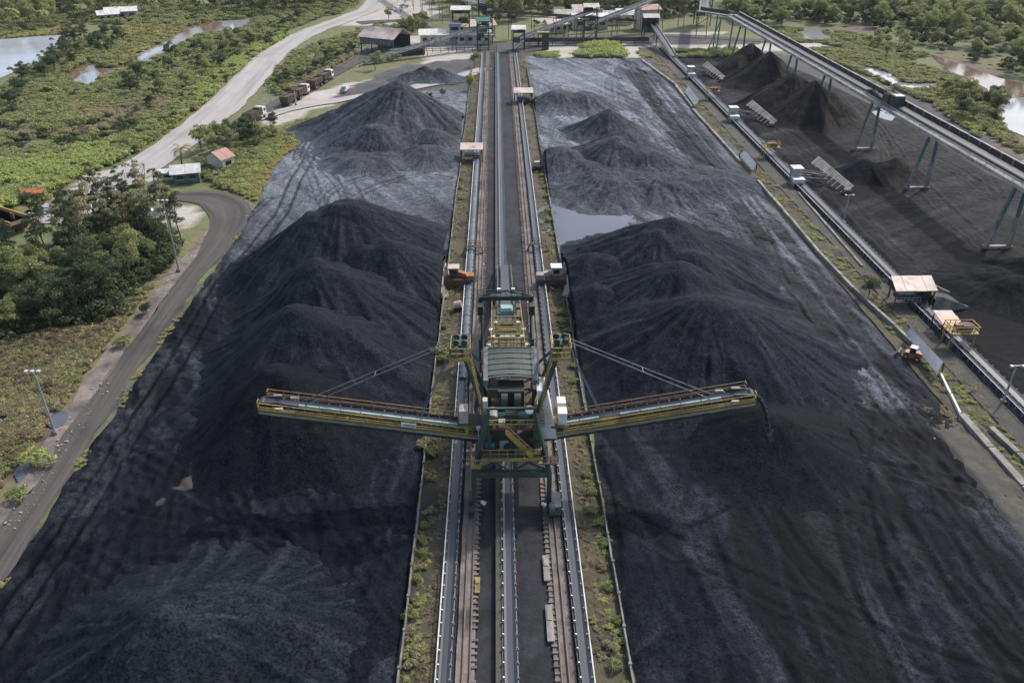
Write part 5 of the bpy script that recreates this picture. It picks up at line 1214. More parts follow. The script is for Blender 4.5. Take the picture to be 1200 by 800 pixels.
def tower(cx, cy, w, d, h, label, roof='white_paint', frame='rust_steel', floors=3, clad=None, rz=0.0):
    r = empty('transfer_tower', (cx, cy, 0), label, 'transfer tower', 'transfer towers at the far end')
    for sx in (-1, 1):
        for sy in (-1, 1): MB().box((cx + sx * w / 2, cy + sy * d / 2, h / 2), (0.4, 0.4, h)).build('column', frame, r)
    for k in range(1, floors + 1):
        z = h * k / (floors + 0.35)
        MB().box((cx, cy, z), (w + 0.6, d + 0.6, 0.2)).build('floor', 'grating', r)
        hh = MB(); hh.rail((cx - w / 2 - 0.2, cy - d / 2 - 0.25, z), (cx + w / 2 + 0.2, cy - d / 2 - 0.25, z), 1.0, 1.2, 0.1); hh.build('handrail', frame, r)
        MB().box((cx + 0.15 * w * (-1) ** k, cy, z + 0.9), (w * 0.55, d * 0.6, 1.5)).build('machinery', ['dark_wall', 'green_roof', 'rust_steel'][k % 3], r)
        m = MB(); m.beam((cx - w / 2, cy - d / 2, z - h / (floors + 0.35)), (cx + w / 2, cy - d / 2, z), 0.2); m.build('brace', frame, r)
    MB().prism([(cx - w / 2 - 0.8, cy - d / 2 - 0.8, h), (cx + w / 2 + 0.8, cy - d / 2 - 0.8, h), (cx + w / 2 + 0.8, cy + d / 2 + 0.8, h), (cx - w / 2 - 0.8, cy + d / 2 + 0.8, h)],
               [(cx - w / 2 - 0.6, cy - 0.2, h + 1.2), (cx + w / 2 + 0.6, cy - 0.2, h + 1.2), (cx + w / 2 + 0.6, cy + 0.2, h + 1.2), (cx - w / 2 - 0.6, cy + 0.2, h + 1.2)]).build('roof', roof, r)
    if clad:
        MB().box((cx, cy + d / 2 + 0.2, h * 0.7), (w, 0.1, h * 0.5)).box((cx + w / 2 + 0.2, cy, h * 0.7), (0.1, d, h * 0.5)).build('cladding', clad, r)
    return r
def gy(py): return G(600, py)[1]
tower(-4.5, 358, 5.5, 6, 19, 'tall green roofed transfer tower at the head of the central conveyor', 'green_roof', 'dark_green_steel', 4)
tower(-5.5, 344, 4.5, 4, 11, 'lower green roofed transfer tower in front of the tall green one', 'green_roof', 'green_steel', 2)
tower(9.0, 340, 4.5, 5, 8.5, 'white roofed transfer tower above the right reclaim belt', 'white_paint', 'black_steel', 2)
tower(-15, 362, 7, 6, 13, 'white roofed open steel tower left of the green transfer tower', 'white_paint', 'rust_steel', 3)
tower(40.5, 365, 5.5, 5, 13.5, 'dark steel transfer tower with cream roof among the far conveyors', 'cream_wall', 'black_steel', 3)
tower(98.5, 405, 6.5, 6, 24, 'tall dark rusty transfer tower where the gallery turns', 'rust_steel', 'black_steel', 5, 'rust_steel')
tower(65.5, 360, 5.5, 6, 10, 'pink roofed drive house at the head of the far belt', 'pink_roof', 'dark_green_steel', 2, 'dark_green_steel')
gallery((7, 343, 3), (41, 365, 11.5), 3.0, 'inclined belt rising right from the white roofed tower')
gallery((41, 366, 6), (98, 404, 20), 3.4, 'long inclined belt rising right to the tall rusty tower', legs=4)
gallery((-50, 312, 0.8), (-6, 345, 8), 2.6, 'inclined belt rising right from the spoil heap to the green tower', legs=3)
gallery((-60, 505, 10), (-6, 360, 15), 4.0, 'elevated belt arriving from the far left at the green tower', 'cream_wall', legs=8)
gallery((98, 402, 14), (86, 352, 13.2), 4.2, 'short level gallery between the rusty tower and the overhead gallery', 'dark_green_steel', legs=2)
gallery((-4, 362, 12), (66, 395, 3), 2.6, 'low dark belt crossing behind the white roofed tower', 'rust_steel', legs=6)
gallery((66.5, 357, 7), (68, 318, 1.2), 2.2, 'steep chute belt coming down from the pink roofed drive house', legs=2)
gallery((12, 352, 1.6), (64, 352, 1.8), 2.4, 'low black belt running across the far end of the right yard', 'black_steel', legs=8, wall=1.2)
r = empty('sheet_pile_post', (*G(640, 58)[:2], 0), 'dark green belt pier standing in front of the low black belt', 'pier')
px_, py_, _ = G(640, 58)
MB().box((px_, py_, 3.2), (2.0, 2.0, 6.4)).box((px_ - 1.4, py_, 3.0), (0.5, 1.6, 6.0)).build('pier_body', 'dark_green_steel', r); MB().box((px_ - 1.4, py_, 6.6), (5.0, 2.6, 0.3)).build('pier_cap', 'yellow_paint', r)

# ================================================================== BUILDINGS
def gable(cx, cy, w, d, h, rh, rz, label, roof, wall, open_front=False, name='shed', windows=0, eave=0.8, doormat=None):
    """ridge runs along local x"""
    r = empty(name, (cx, cy, 0), label, 'building', None, rz, worldcoords=False)
    if open_front:
        for sx in (-1, -0.33, 0.33, 1):
            for sy in (-1, 1): MB().box((sx * w / 2 * 0.98, sy * d / 2 * 0.98, h / 2), (0.3, 0.3, h)).build('post', 'dark_wall', r)
        MB().box((0, d / 2, h / 2), (w, 0.15, h)).build('wall', wall, r)
        MB().box((0, -d / 2, h - 1.4), (w, 0.12, 2.8)).build('wall_sheet', 'grey_steel', r)
    else:
        MB().box((0, -d / 2, h / 2), (w, 0.2, h)).build('wall', wall, r); MB().box((0, d / 2, h / 2), (w, 0.2, h)).build('wall', wall, r)
        for s in (-1, 1): MB().prism([(s * w / 2 - 0.1, -d / 2, 0), (s * w / 2 - 0.1, d / 2, 0), (s * w / 2 - 0.1, d / 2, h), (s * w / 2 - 0.1, 0, h + rh - 0.1), (s * w / 2 - 0.1, -d / 2, h)], [(s * w / 2 + 0.1, -d / 2, 0), (s * w / 2 + 0.1, d / 2, 0), (s * w / 2 + 0.1, d / 2, h), (s * w / 2 + 0.1, 0, h + rh - 0.1), (s * w / 2 + 0.1, -d / 2, h)]).build('gable_wall', wall, r)
    for s in (-1, 1):
        n = max(2, int(w / 3))
        for k in range(n):
            xa = -w / 2 - eave + (w + 2 * eave) * k / n; xb = -w / 2 - eave + (w + 2 * eave) * (k + 0.985) / n
            j = 0.03 * (k % 2)
            MB().slab([(xa, s * (d / 2 + eave), h - 0.15 + j), (xb, s * (d / 2 + eave), h - 0.15 + j), (xb, 0, h + rh + j), (xa, 0, h + rh + j)], 0.1).build('roof_sheet', roof, r)
    for k in range(windows):
        x = -w / 2 + w * (k + 0.5) / windows
        wn_ = MB().box((x, -d / 2 - 0.12, h * 0.55), (w / windows * 0.5, 0.08, h * 0.35)).build('window', 'glass_dark', r)
        MB().box((x, -d / 2 - 0.15, h * 0.55 - h * 0.19), (w / windows * 0.56, 0.14, 0.1)).build('sill', 'white_paint', wn_)
    if doormat: MB().box((-w * 0.28, -d / 2 - 0.12, 1.3), (1.6, 0.08, 2.6)).build('door', doormat, r)
    return r
bx_, by_, _ = G(455, 66)
gable(bx_ - 2, by_ + 10, 16, 12, 6.2, 3.0, math.radians(-28), 'open steel workshop with rust streaked gable roof left of the offices', 'brown_roof', 'dark_wall', True, 'workshop')
r = empty('loading_bay', (bx_ + 14, by_ + 2, 0), 'dark low loading bay wall beside the rust roofed workshop', 'building')
MB().slab([(bx_ + 1, by_ - 2, 2.6), (bx_ + 14, by_ + 3, 2.6), (bx_ + 13, by_ + 6, 2.6), (bx_, by_ + 1, 2.6)], 0.2).build('roof', 'grey_steel', r)
MB().beam((bx_ + 1, by_ - 2, 1.2), (bx_ + 14, by_ + 3, 1.2), 0.2, 2.4).build('wall', 'dark_wall', r); MB().box((bx_ + 14, by_ + 4.6, 2.2), (0.3, 3, 4.4)).build('end_wall', 'rust_steel', r)
ox, oy, _ = G(502, 54)
gable(ox + 1.5, oy + 5, 10, 9, 4.4, 1.6, math.radians(6), 'cream office house with teal door at the far yard end', 'white_paint', 'cream_wall', False, 'office', 3, doormat='teal_wall')
r = empty('office_tower', (ox + 11, oy + 6, 0), 'small pale blue flat roofed office block between white roofs', 'building')
MB().box((ox + 11, oy + 6, 4.0), (4.6, 5, 8.0)).build('wall', 'blue_wall', r); MB().box((ox + 11, oy + 6, 8.1), (5.2, 5.6, 0.25)).build('roof', 'dirty_white', r)
for z in (2.6, 6.2): MB().box((ox + 11, oy + 3.46, z), (3.2, 0.08, 1.3)).build('window', 'glass_dark', r)
gable(ox + 19, oy + 7, 14, 8, 4.0, 1.2, math.radians(4), 'long white roofed office wing right of the pale blue block', 'white_paint', 'cream_wall', False, 'office', 4)
gable(ox + 19, oy + 24, 16, 9, 5.0, 2.0, math.radians(20), 'pink grey roofed hall behind the white office wing', 'pink_roof', 'cream_wall', False, 'hall', 3)
px_, py_, _ = G(500, 62)
r = empty('yard_fence', (px_, py_, 0), 'low dark fence with posts in front of the cream office house', 'fence')
for k in range(11): MB().box((px_ - 4 + k * 3.2, py_ + k * 0.3, 0.9), (0.25, 0.25, 1.8)).build('post', 'wood', r)
for z in (0.7, 1.5): MB().beam((px_ - 4, py_, z), (px_ + 28, py_ + 3, z), 0.12, 0.2).build('fence_rail', 'wood', r)
hx, hy, _ = G(257, 200)
gable(hx, hy + 2, 3.6, 5.0, 3.0, 1.5, math.radians(60), 'small hut with faded red roof among the bushes by the haul road', 'red_roof', 'cream_wall', False, 'hut', 1, 0.5)
hx, hy, _ = G(217, 215)
gable(hx, hy + 2, 5.4, 4.0, 2.6, 1.3, math.radians(15), 'white roofed hut with teal walls near the palm', 'white_paint', 'teal_wall', False, 'hut', 2, 0.7)
hx, hy, _ = G(198, 210)
gable(hx, hy, 3.4, 2.0, 2.0, 0.5, math.radians(10), 'low white lean-to roof left of the teal hut', 'white_paint', 'cream_wall', False, 'lean_to', 1, 0.4)
for px, py, w, d, h, rz, rf, lab in ((128, 24, 9, 6, 3.2, 0.5, 'white_paint', 'white roofed house by the lake, smaller of two'), (144, 22, 14, 8, 4, 0.35, 'white_paint', 'larger white roofed house by the lake'), (276, 8, 8, 6, 3.5, 0, 'blue_grey', 'small blue grey roofed house in the far left trees'),
        (690, 33, 16, 9, 5, 0.1, 'white_paint', 'white roofed row house behind the dark transfer tower'), (668, 27, 14, 8, 4.5, -0.1, 'dirty_white', 'dirty white house left of the row house'), (722, 28, 13, 8, 4.5, 0.15, 'dirty_white', 'pale house right of the row house'), (651, 38, 9, 7, 4, 0.3, 'pink_roof', 'small pinkish house beside the far forest'), (685, 22, 12, 8, 5, 0.0, 'pink_roof', 'pinkish roofed house farthest behind the towers'),
        (757, 34, 9, 8, 9, 0.3, 'red_roof', 'red roofed house behind the drive house'), (732, 24, 9, 6, 4, 0.2, 'white_paint', 'small white house in the far trees'), (8, 8, 9, 6, 3, 0.2, 'red_roof', 'red brown roofed house in the top left corner'), (5, 14, 7, 5, 3, 0.2, 'dirty_white', 'small pale house in the top left corner')):
    hx, hy, _ = G(px, py); gable(hx, hy, w, d, h, 1.6, rz, lab, rf, 'cream_wall' if px > 600 else 'dirty_white', False, 'house', 3)

# ================================================================== VEHICLES
def wheel_meshes():
    t = MB().cyl((-0.2, 0, 0), (0.2, 0, 0), 0.52, 14).mesh('tyre', 'tyre'); h = MB().cyl((-0.22, 0, 0), (0.22, 0, 0), 0.26, 10).mesh('rim', 'dirty_white'); return t, h
TY_, RM_ = wheel_meshes()
def add_wheel(r, x, y, z=0.52):
    w = child('wheel', TY_, r, (x, y, z)); child('rim', RM_, w, (0, 0, 0)); return w
def tipper_body(r, y0, y1, mat='rust_steel', load=True):
    w, zb, zt = 2.5, 1.25, 2.9
    b = MB(); b.box((0, (y0 + y1) / 2, zb), (w, y1 - y0, 0.15))
    for s in (-1, 1): b.slab([(s * w / 2 - 0.06, y0, zt), (s * w / 2 + 0.06, y0, zt), (s * w / 2 + 0.06, y1, zt), (s * w / 2 - 0.06, y1, zt)], zt - zb)
    for y in (y0, y1): b.box((0, y, (zb + zt) / 2), (w, 0.12, zt - zb))
    for s in (-1, 1): b.box((s * (w / 2 + 0.02), (y0 + y1) / 2, zt + 0.03), (0.2, y1 - y0 + 0.2, 0.1))
    for y in (y0, y1): b.box((0, y, zt + 0.03), (w + 0.2, 0.2, 0.1))
    body = b.build('tipper_body', mat, r)
    rb = MB(); n = int((y1 - y0) / 0.9)
    for k in range(n + 1):
        for s in (-1, 1): rb.box((s * (w / 2 + 0.1), y0 + (y1 - y0) * k / n, (zb + zt) / 2), (0.1, 0.12, zt - zb))
    rb.build('body_rib', mat, body)
    if load: MB().prism([(-w / 2 + 0.1, y0 + 0.1, 2.3), (w / 2 - 0.1, y0 + 0.1, 2.3), (w / 2 - 0.1, y1 - 0.1, 2.3), (-w / 2 + 0.1, y1 - 0.1, 2.3)], [(-w / 4, y0 + 0.9, 2.7), (w / 4, y0 + 0.9, 2.7), (w / 4, y1 - 0.9, 2.7), (-w / 4, y1 - 0.9, 2.7)]).build('load', 'rubble' if load == 2 else 'coal_load', r)
    MB().box((0, (y0 + y1) / 2, 0.95), (0.9, y1 - y0, 0.3)).build('chassis', 'black_steel', r)
def coal_truck(px, py, rz, label, trailer=True, cabmat='white_paint', load=2):
    x, y, _ = G(px, py)
    r = empty('coal_truck', (x, y, 0.15), label, 'truck', 'coal trucks on the haul lane', rz, worldcoords=False)
    MB().box((0, 9.6, 1.95), (2.45, 2.1, 2.1)).prism([(-1.2, 10.65, 0.9), (1.2, 10.65, 0.9), (1.2, 10.65, 2.9), (-1.2, 10.65, 2.9)], [(-1.15, 10.95, 0.9), (1.15, 10.95, 0.9), (1.15, 10.8, 2.7), (-1.15, 10.8, 2.7)]).build('cab', cabmat, r)
    MB().box((0, 10.92, 2.2), (2.1, 0.06, 0.8)).build('windscreen', 'glass_dark', r)
    for s in (-1, 1): MB().box((s * 1.25, 9.8, 2.25), (0.05, 1.1, 0.7)).build('side_window', 'glass_dark', r); MB().box((s * 1.0, 11.0, 1.0), (0.35, 0.1, 0.25)).build('headlight', 'sign_white', r)
    MB().box((0, 9.3, 3.1), (2.2, 1.2, 0.25)).build('cab_roof', cabmat, r)
    tipper_body(r, 1.6, 8.2, load=load)
    for s in (-1, 1):
        for yy in (9.7, 2.4, 3.7): add_wheel(r, s * 1.05, yy)
    if trailer:
        t = empty('coal_trailer', (x, y, 0.15), label.replace('white cabbed coal truck', 'rusty tipper trailer hitched to the coal truck'), 'trailer', 'coal trailers on the haul lane', rz, worldcoords=False)
        tipper_body(t, -7.6, -0.2, load=load); MB().beam((0, -0.2, 0.95), (0, 1.6, 0.95), 0.2).build('drawbar', 'black_steel', t)
        for s in (-1, 1):
            for yy in (-6.6, -5.3, -1.4): add_wheel(t, s * 1.05, yy)
    return r
def heading(p, q):
    a = G(*p); b = G(*q); return math.atan2(-(b[0] - a[0]), b[1] - a[1])
hd = heading((330, 124), (395, 84))
coal_truck(345, 119, hd, 'white cabbed coal truck nearest on the haul lane', True)
coal_truck(375, 100, hd, 'white cabbed coal truck second in line on the haul lane', True)
coal_truck(288, 148, heading((270, 152), (300, 136)), 'white cabbed coal truck half hidden by bushes at the lane mouth', False, load=1)
def pickup(px, py, rz, label, col='white_paint'):
    x, y, _ = G(px, py)
    r = empty('pickup', (x, y, 0.17), label, 'pickup truck', None, rz, worldcoords=False)
    MB().box((0, 0, 0.85), (1.85, 5.2, 0.6)).build('body', col, r)
    MB().prism([(-0.88, -0.6, 1.15), (0.88, -0.6, 1.15), (0.88, 1.4, 1.15), (-0.88, 1.4, 1.15)], [(-0.75, -0.4, 1.8), (0.75, -0.4, 1.8), (0.75, 0.9, 1.8), (-0.75, 0.9, 1.8)]).build('cabin', col, r)
    MB().beam((-0.8, 1.12, 1.5), (0.8, 1.12, 1.5), 0.5, 0.06).build('windscreen', 'glass_dark', r)
    MB().box((0, -1.6, 1.18), (1.6, 1.7, 0.08)).build('cargo_bed', 'dark_wall', r)
    for s in (-1, 1):
        for yy in (-1.6, 1.6): w = child('wheel', TY_, r, (s * 0.8, yy, 0.38), 0, (0.6, 0.72, 0.72)); child('rim', RM_, w)
    return r
pickup(404, 108, heading((404, 108), (420, 95)), 'white pickup parked beside the grass island near the trucks')
pickup(467, 14, 1.2, 'pale van parked at the far road junction, nearer of two'); pickup(474, 9, 1.3, 'pale van parked at the far road junction, farther of two', 'dirty_white')
pickup(182, 256, -1.2, 'white pickup parked on the sandy patch behind the thin trees')
# wheel loader by the grey panel
x, y, _ = G(1069, 422)
r = empty('wheel_loader', (x, y, 0.3), 'small orange wheel loader beside the long grey panel', 'loader', None, 0.9, worldcoords=False); r.scale = (0.62, 0.62, 0.62)
MB().box((0, 0.2, 1.1), (1.7, 3.4, 0.9)).box((0, -1.0, 1.7), (1.5, 1.4, 0.6)).build('body', 'orange_paint', r)
MB().box((0, 0.3, 2.2), (1.4, 1.3, 1.4)).build('cab_glass', 'glass_dark', r); MB().box((0, 0.3, 2.95), (1.6, 1.5, 0.14)).build('cab_roof', 'white_paint', r)
MB().prism([(-1.3, 3.0, 0.2), (1.3, 3.0, 0.2), (1.3, 3.9, 0.25), (-1.3, 3.9, 0.25)], [(-1.3, 3.0, 1.2), (1.3, 3.0, 1.2), (1.3, 3.2, 1.3), (-1.3, 3.2, 1.3)]).build('bucket', 'grey_steel', r)
for s in (-1, 1): MB().beam((s * 0.5, 1.4, 1.4), (s * 0.5, 3.1, 0.6), 0.22).build('lift_arm', 'orange_paint', r)
for s in (-1, 1):
    for yy in (-1.0, 1.4): w = child('wheel', TY_, r, (s * 0.95, yy, 0.6), 0, (1.1, 1.2, 1.2)); child('rim', RM_, w)
# barge / long orange dredge hull at the left edge
x, y, _ = G(-5, 262)
r = empty('pipe_barge', (x, y, 0), 'long orange sided barge among the trees at the left edge', 'barge', None, -0.55, worldcoords=False)
MB().prism([(-11, -1.6, 0.2), (8, -1.6, 0.2), (8, 1.6, 0.2), (-11, 1.6, 0.2)], [(-11, -2, 2.2), (10, -2, 2.2), (10, 2, 2.2), (-11, 2, 2.2)]).build('hull', 'rust_steel', r)
for s in (-1, 1): MB().beam((-11, s * 2.05, 2.5), (10, s * 2.05, 2.5), 0.3, 0.8).build('bulwark', M('faded_orange', (0.45, 0.24, 0.07), (0.33, 0.17, 0.06), 1, 0.6), r)
MB().box((-1, 0, 2.15), (18, 3.6, 0.1)).build('deck', 'dark_wall', r); MB().cyl((6.5, 0.4, 2.2), (6.5, 0.4, 3.4), 0.4, 8, 0.3).build('winch_post', 'rust_steel', r)
x, y, _ = G(42, 234); gable(x, y, 4, 3, 2, 0.6, 0.4, 'small orange roofed shack at the left edge of the wood', 'orange_paint', 'wood', False, 'shack', 1, 0.3)
for px, py, sx, rz, lab in ((52, 252, 3.0, 0.3, 'grey white scrap heap beside the orange barge, nearest the hull'), (60, 248, 2.2, 1.0, 'pale scrap heap behind the scrap nearest the barge'), (86, 230, 2.6, 0.2, 'pale rubble heap left of the thin trees')):
    x, y, _ = G(px, py); r = empty('scrap_heap', (x, y, 0), lab, 'scrap heap')
    rg = random.Random(px)
    for k in range(14): MB().box((x + rg.uniform(-sx, sx), y + rg.uniform(-sx, sx), 0.3 + rg.random() * 0.7), (rg.uniform(0.4, 1.6), rg.uniform(0.3, 1.2), rg.uniform(0.1, 0.6)), rg.uniform(0, 3)).build('scrap_piece', ['dirty_white', 'grey_steel', 'rust_steel', 'galvanised'][k % 4], r)

# ================================================================== LIGHT POLES
def light_pole(px, py, h, label, heads=3):
    x, y, _ = G(px, py)
    r = empty('light_pole', (x, y, 0), label, 'light pole', 'floodlight poles around the yard')
    MB().cyl((x, y, 0), (x, y, h), 0.17, 10, 0.10).build('pole', 'galvanised', r)
    MB().box((x, y, 0.25), (0.7, 0.7, 0.5)).build('footing', 'concrete', r)
    MB().beam((x - 0.9, y, h), (x + 0.9, y, h), 0.1).build('cross_arm', 'galvanised', r)
    for k in range(heads):
        dx = -0.75 + 1.5 * k / max(1, heads - 1); MB().box((x + dx, y - 0.18, h + 0.05), (0.3, 0.4, 0.22)).build('lamp_head', lamp_mat(), r)
    return r
light_pole(65, 508, 9.3, 'floodlight pole in the scrub at the left edge of the picture')
light_pole(210, 318, 13.2, 'tall floodlight pole beside the bending dirt road')
light_pole(1175, 472, 5.8, 'short floodlight pole beside the far belt at the right edge', 2)
light_pole(320, 137, 9, 'light pole on the bank beside the nearest coal truck', 2)
light_pole(347, 124, 6, 'light pole behind the nearest coal truck trailer', 2)
light_pole(160, 212, 7, 'thin pole on the edge of the haul road near the palm', 2)
light_pole(988, 262, 6, 'thin pole in the gallery coal yard beside the far belt', 2)
light_pole(422, 78, 7, 'light pole beside the workshop lane', 2)

# loose stones on the track shoulder
rg = random.Random(3); sm_ = MB(); 
for (a, b, n) in (((140, 440), (30, 620), 160), ((225, 300), (172, 385), 120), ((1115, 505), (1200, 600), 160)):
    A = np.array(G(*a)[:2]); B = np.array(G(*b)[:2])
    for k in range(n):
        p = A + (B - A) * rg.random() + np.array((rg.gauss(-1.6, 0.7), rg.gauss(0, 1.0))); s = rg.uniform(0.04, 0.09) + 0.16 * rg.random() ** 5
        sm_.box((p[0], p[1], 0.1 + s * 0.2), (s, s * rg.uniform(0.6, 1.4), s * 0.8), rg.uniform(0, 3))
tag(sm_.build('loose_stones', 'sandstone'), 'pale loose stones scattered along the road shoulders', 'stones', None, 'stuff')
# ================================================================== VEGETATION
def leaf_mesh(name, mat, clumps, n, size, seed, flat=0.75, droop=0.0):
    """clumps: list of (centre, radius); n leaf faces, size = leaf length"""
    r = np.random.default_rng(seed)
    w = np.array([c[1] ** 2 for c in clumps]); w = w / w.sum()
    idx = r.choice(len(clumps), n, p=w)
    cen = np.array([c[0] for c in clumps])[idx]; rad = np.array([c[1] for c in clumps])[idx]
    d = r.normal(size=(n, 3)); d /= np.linalg.norm(d, axis=1)[:, None]; d[:, 2] = np.where(d[:, 2] < -0.35, -d[:, 2] * 0.6, d[:, 2])
    rr = rad * (0.55 + 0.5 * r.random(n) ** 0.6)
    p = cen + d * rr[:, None] * np.array((1, 1, flat))
    nr = d + 0.7 * r.normal(size=(n, 3)); nr[:, 2] += 0.35; nr /= np.linalg.norm(nr, axis=1)[:, None]
    a = np.cross(nr, r.normal(size=(n, 3))); a /= np.linalg.norm(a, axis=1)[:, None]; a[:, 2] -= droop; b = np.cross(nr, a)
    L = size * (0.6 + 0.8 * r.random(n)); Wd = L * 0.55
    v = np.stack([p - a * L[:, None] / 2, p + b * Wd[:, None] / 2, p + a * L[:, None] / 2, p - b * Wd[:, None] / 2], 1).reshape(-1, 3)
    me = bpy.data.meshes.new(name); me.from_pydata(v.tolist(), [], np.arange(4 * n).reshape(-1, 4).tolist())
    me.materials.append(MATS[mat])
    at = me.attributes.new('leafv', 'FLOAT', 'POINT'); at.data.foreach_set('value', np.repeat(r.random(n) ** 2, 4).astype(np.float32))
    return me
def limb_mesh(name, mat, h, r0, tips, seed, base=0.0):
    m = MB(); r = random.Random(seed); pts = [(0, 0, base - 0.3)]; x = y = 0
    n = 5
    for k in range(1, n + 1): x += r.uniform(-0.05, 0.05) * h; y += r.uniform(-0.05, 0.05) * h; pts.append((x, y, h * k / n))
    for k in range(n): m.cyl(pts[k], pts[k + 1], r0 * (1 - 0.8 * k / n), 6, r0 * (1 - 0.8 * (k + 1) / n))
    for t in tips:
        k = r.randint(2, n); m.cyl(pts[k], t, r0 * 0.35, 5, r0 * 0.08)
    return m.mesh(name, mat)
def tree_proto(kind, seed):
    r = random.Random(seed)
    if kind == 'broad':
        H = 9; cl = [((r.gauss(0, 1.5), r.gauss(0, 1.5), 6.2 + r.gauss(0, 1.2)), r.uniform(0.9, 1.7)) for _ in range(17)]
        return leaf_mesh('crown', ('leaf_mid', 'leaf_dark')[seed % 2], cl, 3400, 0.42, seed), limb_mesh('trunk', 'bark', 6.0, 0.22, [c[0] for c in cl[:9]], seed)
    if kind == 'wood':
        cl = [((r.gauss(0, 1.9), r.gauss(0, 1.9), 7.0 + r.gauss(0, 1.8)), r.uniform(0.9, 1.8)) for _ in range(22)]
        cl += [((r.gauss(0, 1.6), r.gauss(0, 1.6), 3.0 + r.gauss(0, 0.9)), r.uniform(0.7, 1.2)) for _ in range(6)]
        return leaf_mesh('crown', 'leaf_dark', cl, 4200, 0.42, seed), limb_mesh('trunk', 'bark', 7.5, 0.26, [c[0] for c in cl[:10]], seed)
    if kind == 'thin':
        cl = []
        for k in range(16):
            z = 6 + 7.5 * k / 16; a = r.uniform(0, 6.28); q = r.uniform(0.4, 2.0) * (1.2 - 0.5 * k / 16); cl.append(((math.cos(a) * q, math.sin(a) * q, z), r.uniform(0.5, 1.05)))
        return leaf_mesh('crown', ('leaf_dark', 'leaf_olive')[seed % 2], cl, 1500, 0.38, seed, 0.6), limb_mesh('trunk', ('bark', 'pale_bark')[seed % 2], 12.5, 0.17, [c[0] for c in cl], seed)
    if kind == 'bush':
        cl = [((r.gauss(0, 0.75), r.gauss(0, 0.75), 0.75 + abs(r.gauss(0, 0.35))), r.uniform(0.45, 0.85)) for _ in range(9)]
        return cl
PROTO = {}
def make_proto(key, kind, seed):
    if key not in PROTO: PROTO[key] = tree_proto(kind, seed)
    return PROTO[key]
def plant_tree(x, y, key, s, label, cat='tree', group=None, name='broadleaf_tree', sq=1.0):
    cr, tr = PROTO[key]
    r = empty(name, (x, y, -0.1), label, cat, group, random.uniform(0, 6.28), worldcoords=False)
    r.scale = (s * random.uniform(0.9, 1.1), s * random.uniform(0.9, 1.1), s * sq * random.uniform(0.9, 1.12))
    child('trunk', tr, r); child('crown', cr, r); return r
for i, (k, kd) in enumerate((('b0', 'broad'), ('b1', 'broad'), ('b2', 'broad'), ('b3', 'broad'), ('w0', 'wood'), ('w1', 'wood'), ('w2', 'wood'), ('t0', 'thin'), ('t1', 'thin'), ('t2', 'thin'), ('t3', 'thin'))): make_proto(k, kd, 40 + i)
BL = {}
for i, (nm, mt) in enumerate((('g', 'leaf_mid'), ('d', 'leaf_dark'), ('y', 'leaf_bright'), ('o', 'leaf_olive'), ('r', 'leaf_dry'), ('l', 'leaf_yellow'))):
    cl = tree_proto('bush', 70 + i); BL[nm] = leaf_mesh('foliage', mt, cl, 420, 0.42, 170 + i)
STEM = MB().cyl((0, 0, -0.1), (0.1, 0, 0.7), 0.06, 5, 0.03).cyl((0, 0, 0.1), (-0.3, 0.2, 0.8), 0.04, 5, 0.02).mesh('stem', 'bark')
def bush(x, y, nm, s, label, group=None, sq=1.0, z=0.0):
    r = empty('shrub', (x, y, z), label, 'shrub', group, random.uniform(0, 6.28), worldcoords=False); r.scale = (s, s, s * sq)
    f = child('foliage', BL[nm], r); child('stem', STEM, r); return f

LBP = np.array([(-9, 0)] + [(x_, y_) for x_, y_ in zip(lbX, lbY)] + [(-9, 268)])
def free(x, y):
    ok = np.ones(x.shape, bool)
    for P, w in ROADS: ok &= segdist(x, y, P) > w
    for P in WATERS + DIRT: ok &= ~inpoly(x, y, P)
    ok &= ~inpoly(x, y, LBP); ok &= ~((x > -10) & (x < 118) & (y < 318)); ok &= ~((x > 66) & (x < 122) & (y < 130)); ok &= ~((x > -10) & (x < 105) & (y < 335))
    for P in ALLOW: ok |= inpoly(x, y, P) & (y > 323)
    return ok
ALLOW = [poly([(665, 76), (690, 54), (720, 48), (735, 72)]), poly([(625, 76), (628, 64), (655, 62), (657, 74)]), poly([(770, 72), (860, 58), (868, 68), (780, 78)]), poly([(745, 60), (765, 66), (790, 92), (775, 90)])]
def scatter(pxpoly, n, seed, minsep=0.0):
    """random points inside a ground polygon, evenly over the ground"""
    P = poly(pxpoly); r = np.random.default_rng(seed); lo = P.min(0); hi = P.max(0); out = []
    tries = 0
    while len(out) < n and tries < 25:
        q = lo + (hi - lo) * r.random((n * 3, 2)); q = q[inpoly(q[:, 0], q[:, 1], P)]; q = q[free(q[:, 0], q[:, 1])]
        for a in q:
            if len(out) >= n: break
            if minsep and out and min((a[0] - b[0]) ** 2 + (a[1] - b[1]) ** 2 for b in out) < minsep ** 2: continue
            out.append(tuple(a))
        tries += 1
        if tries > 6 and not len(out): break
    return out

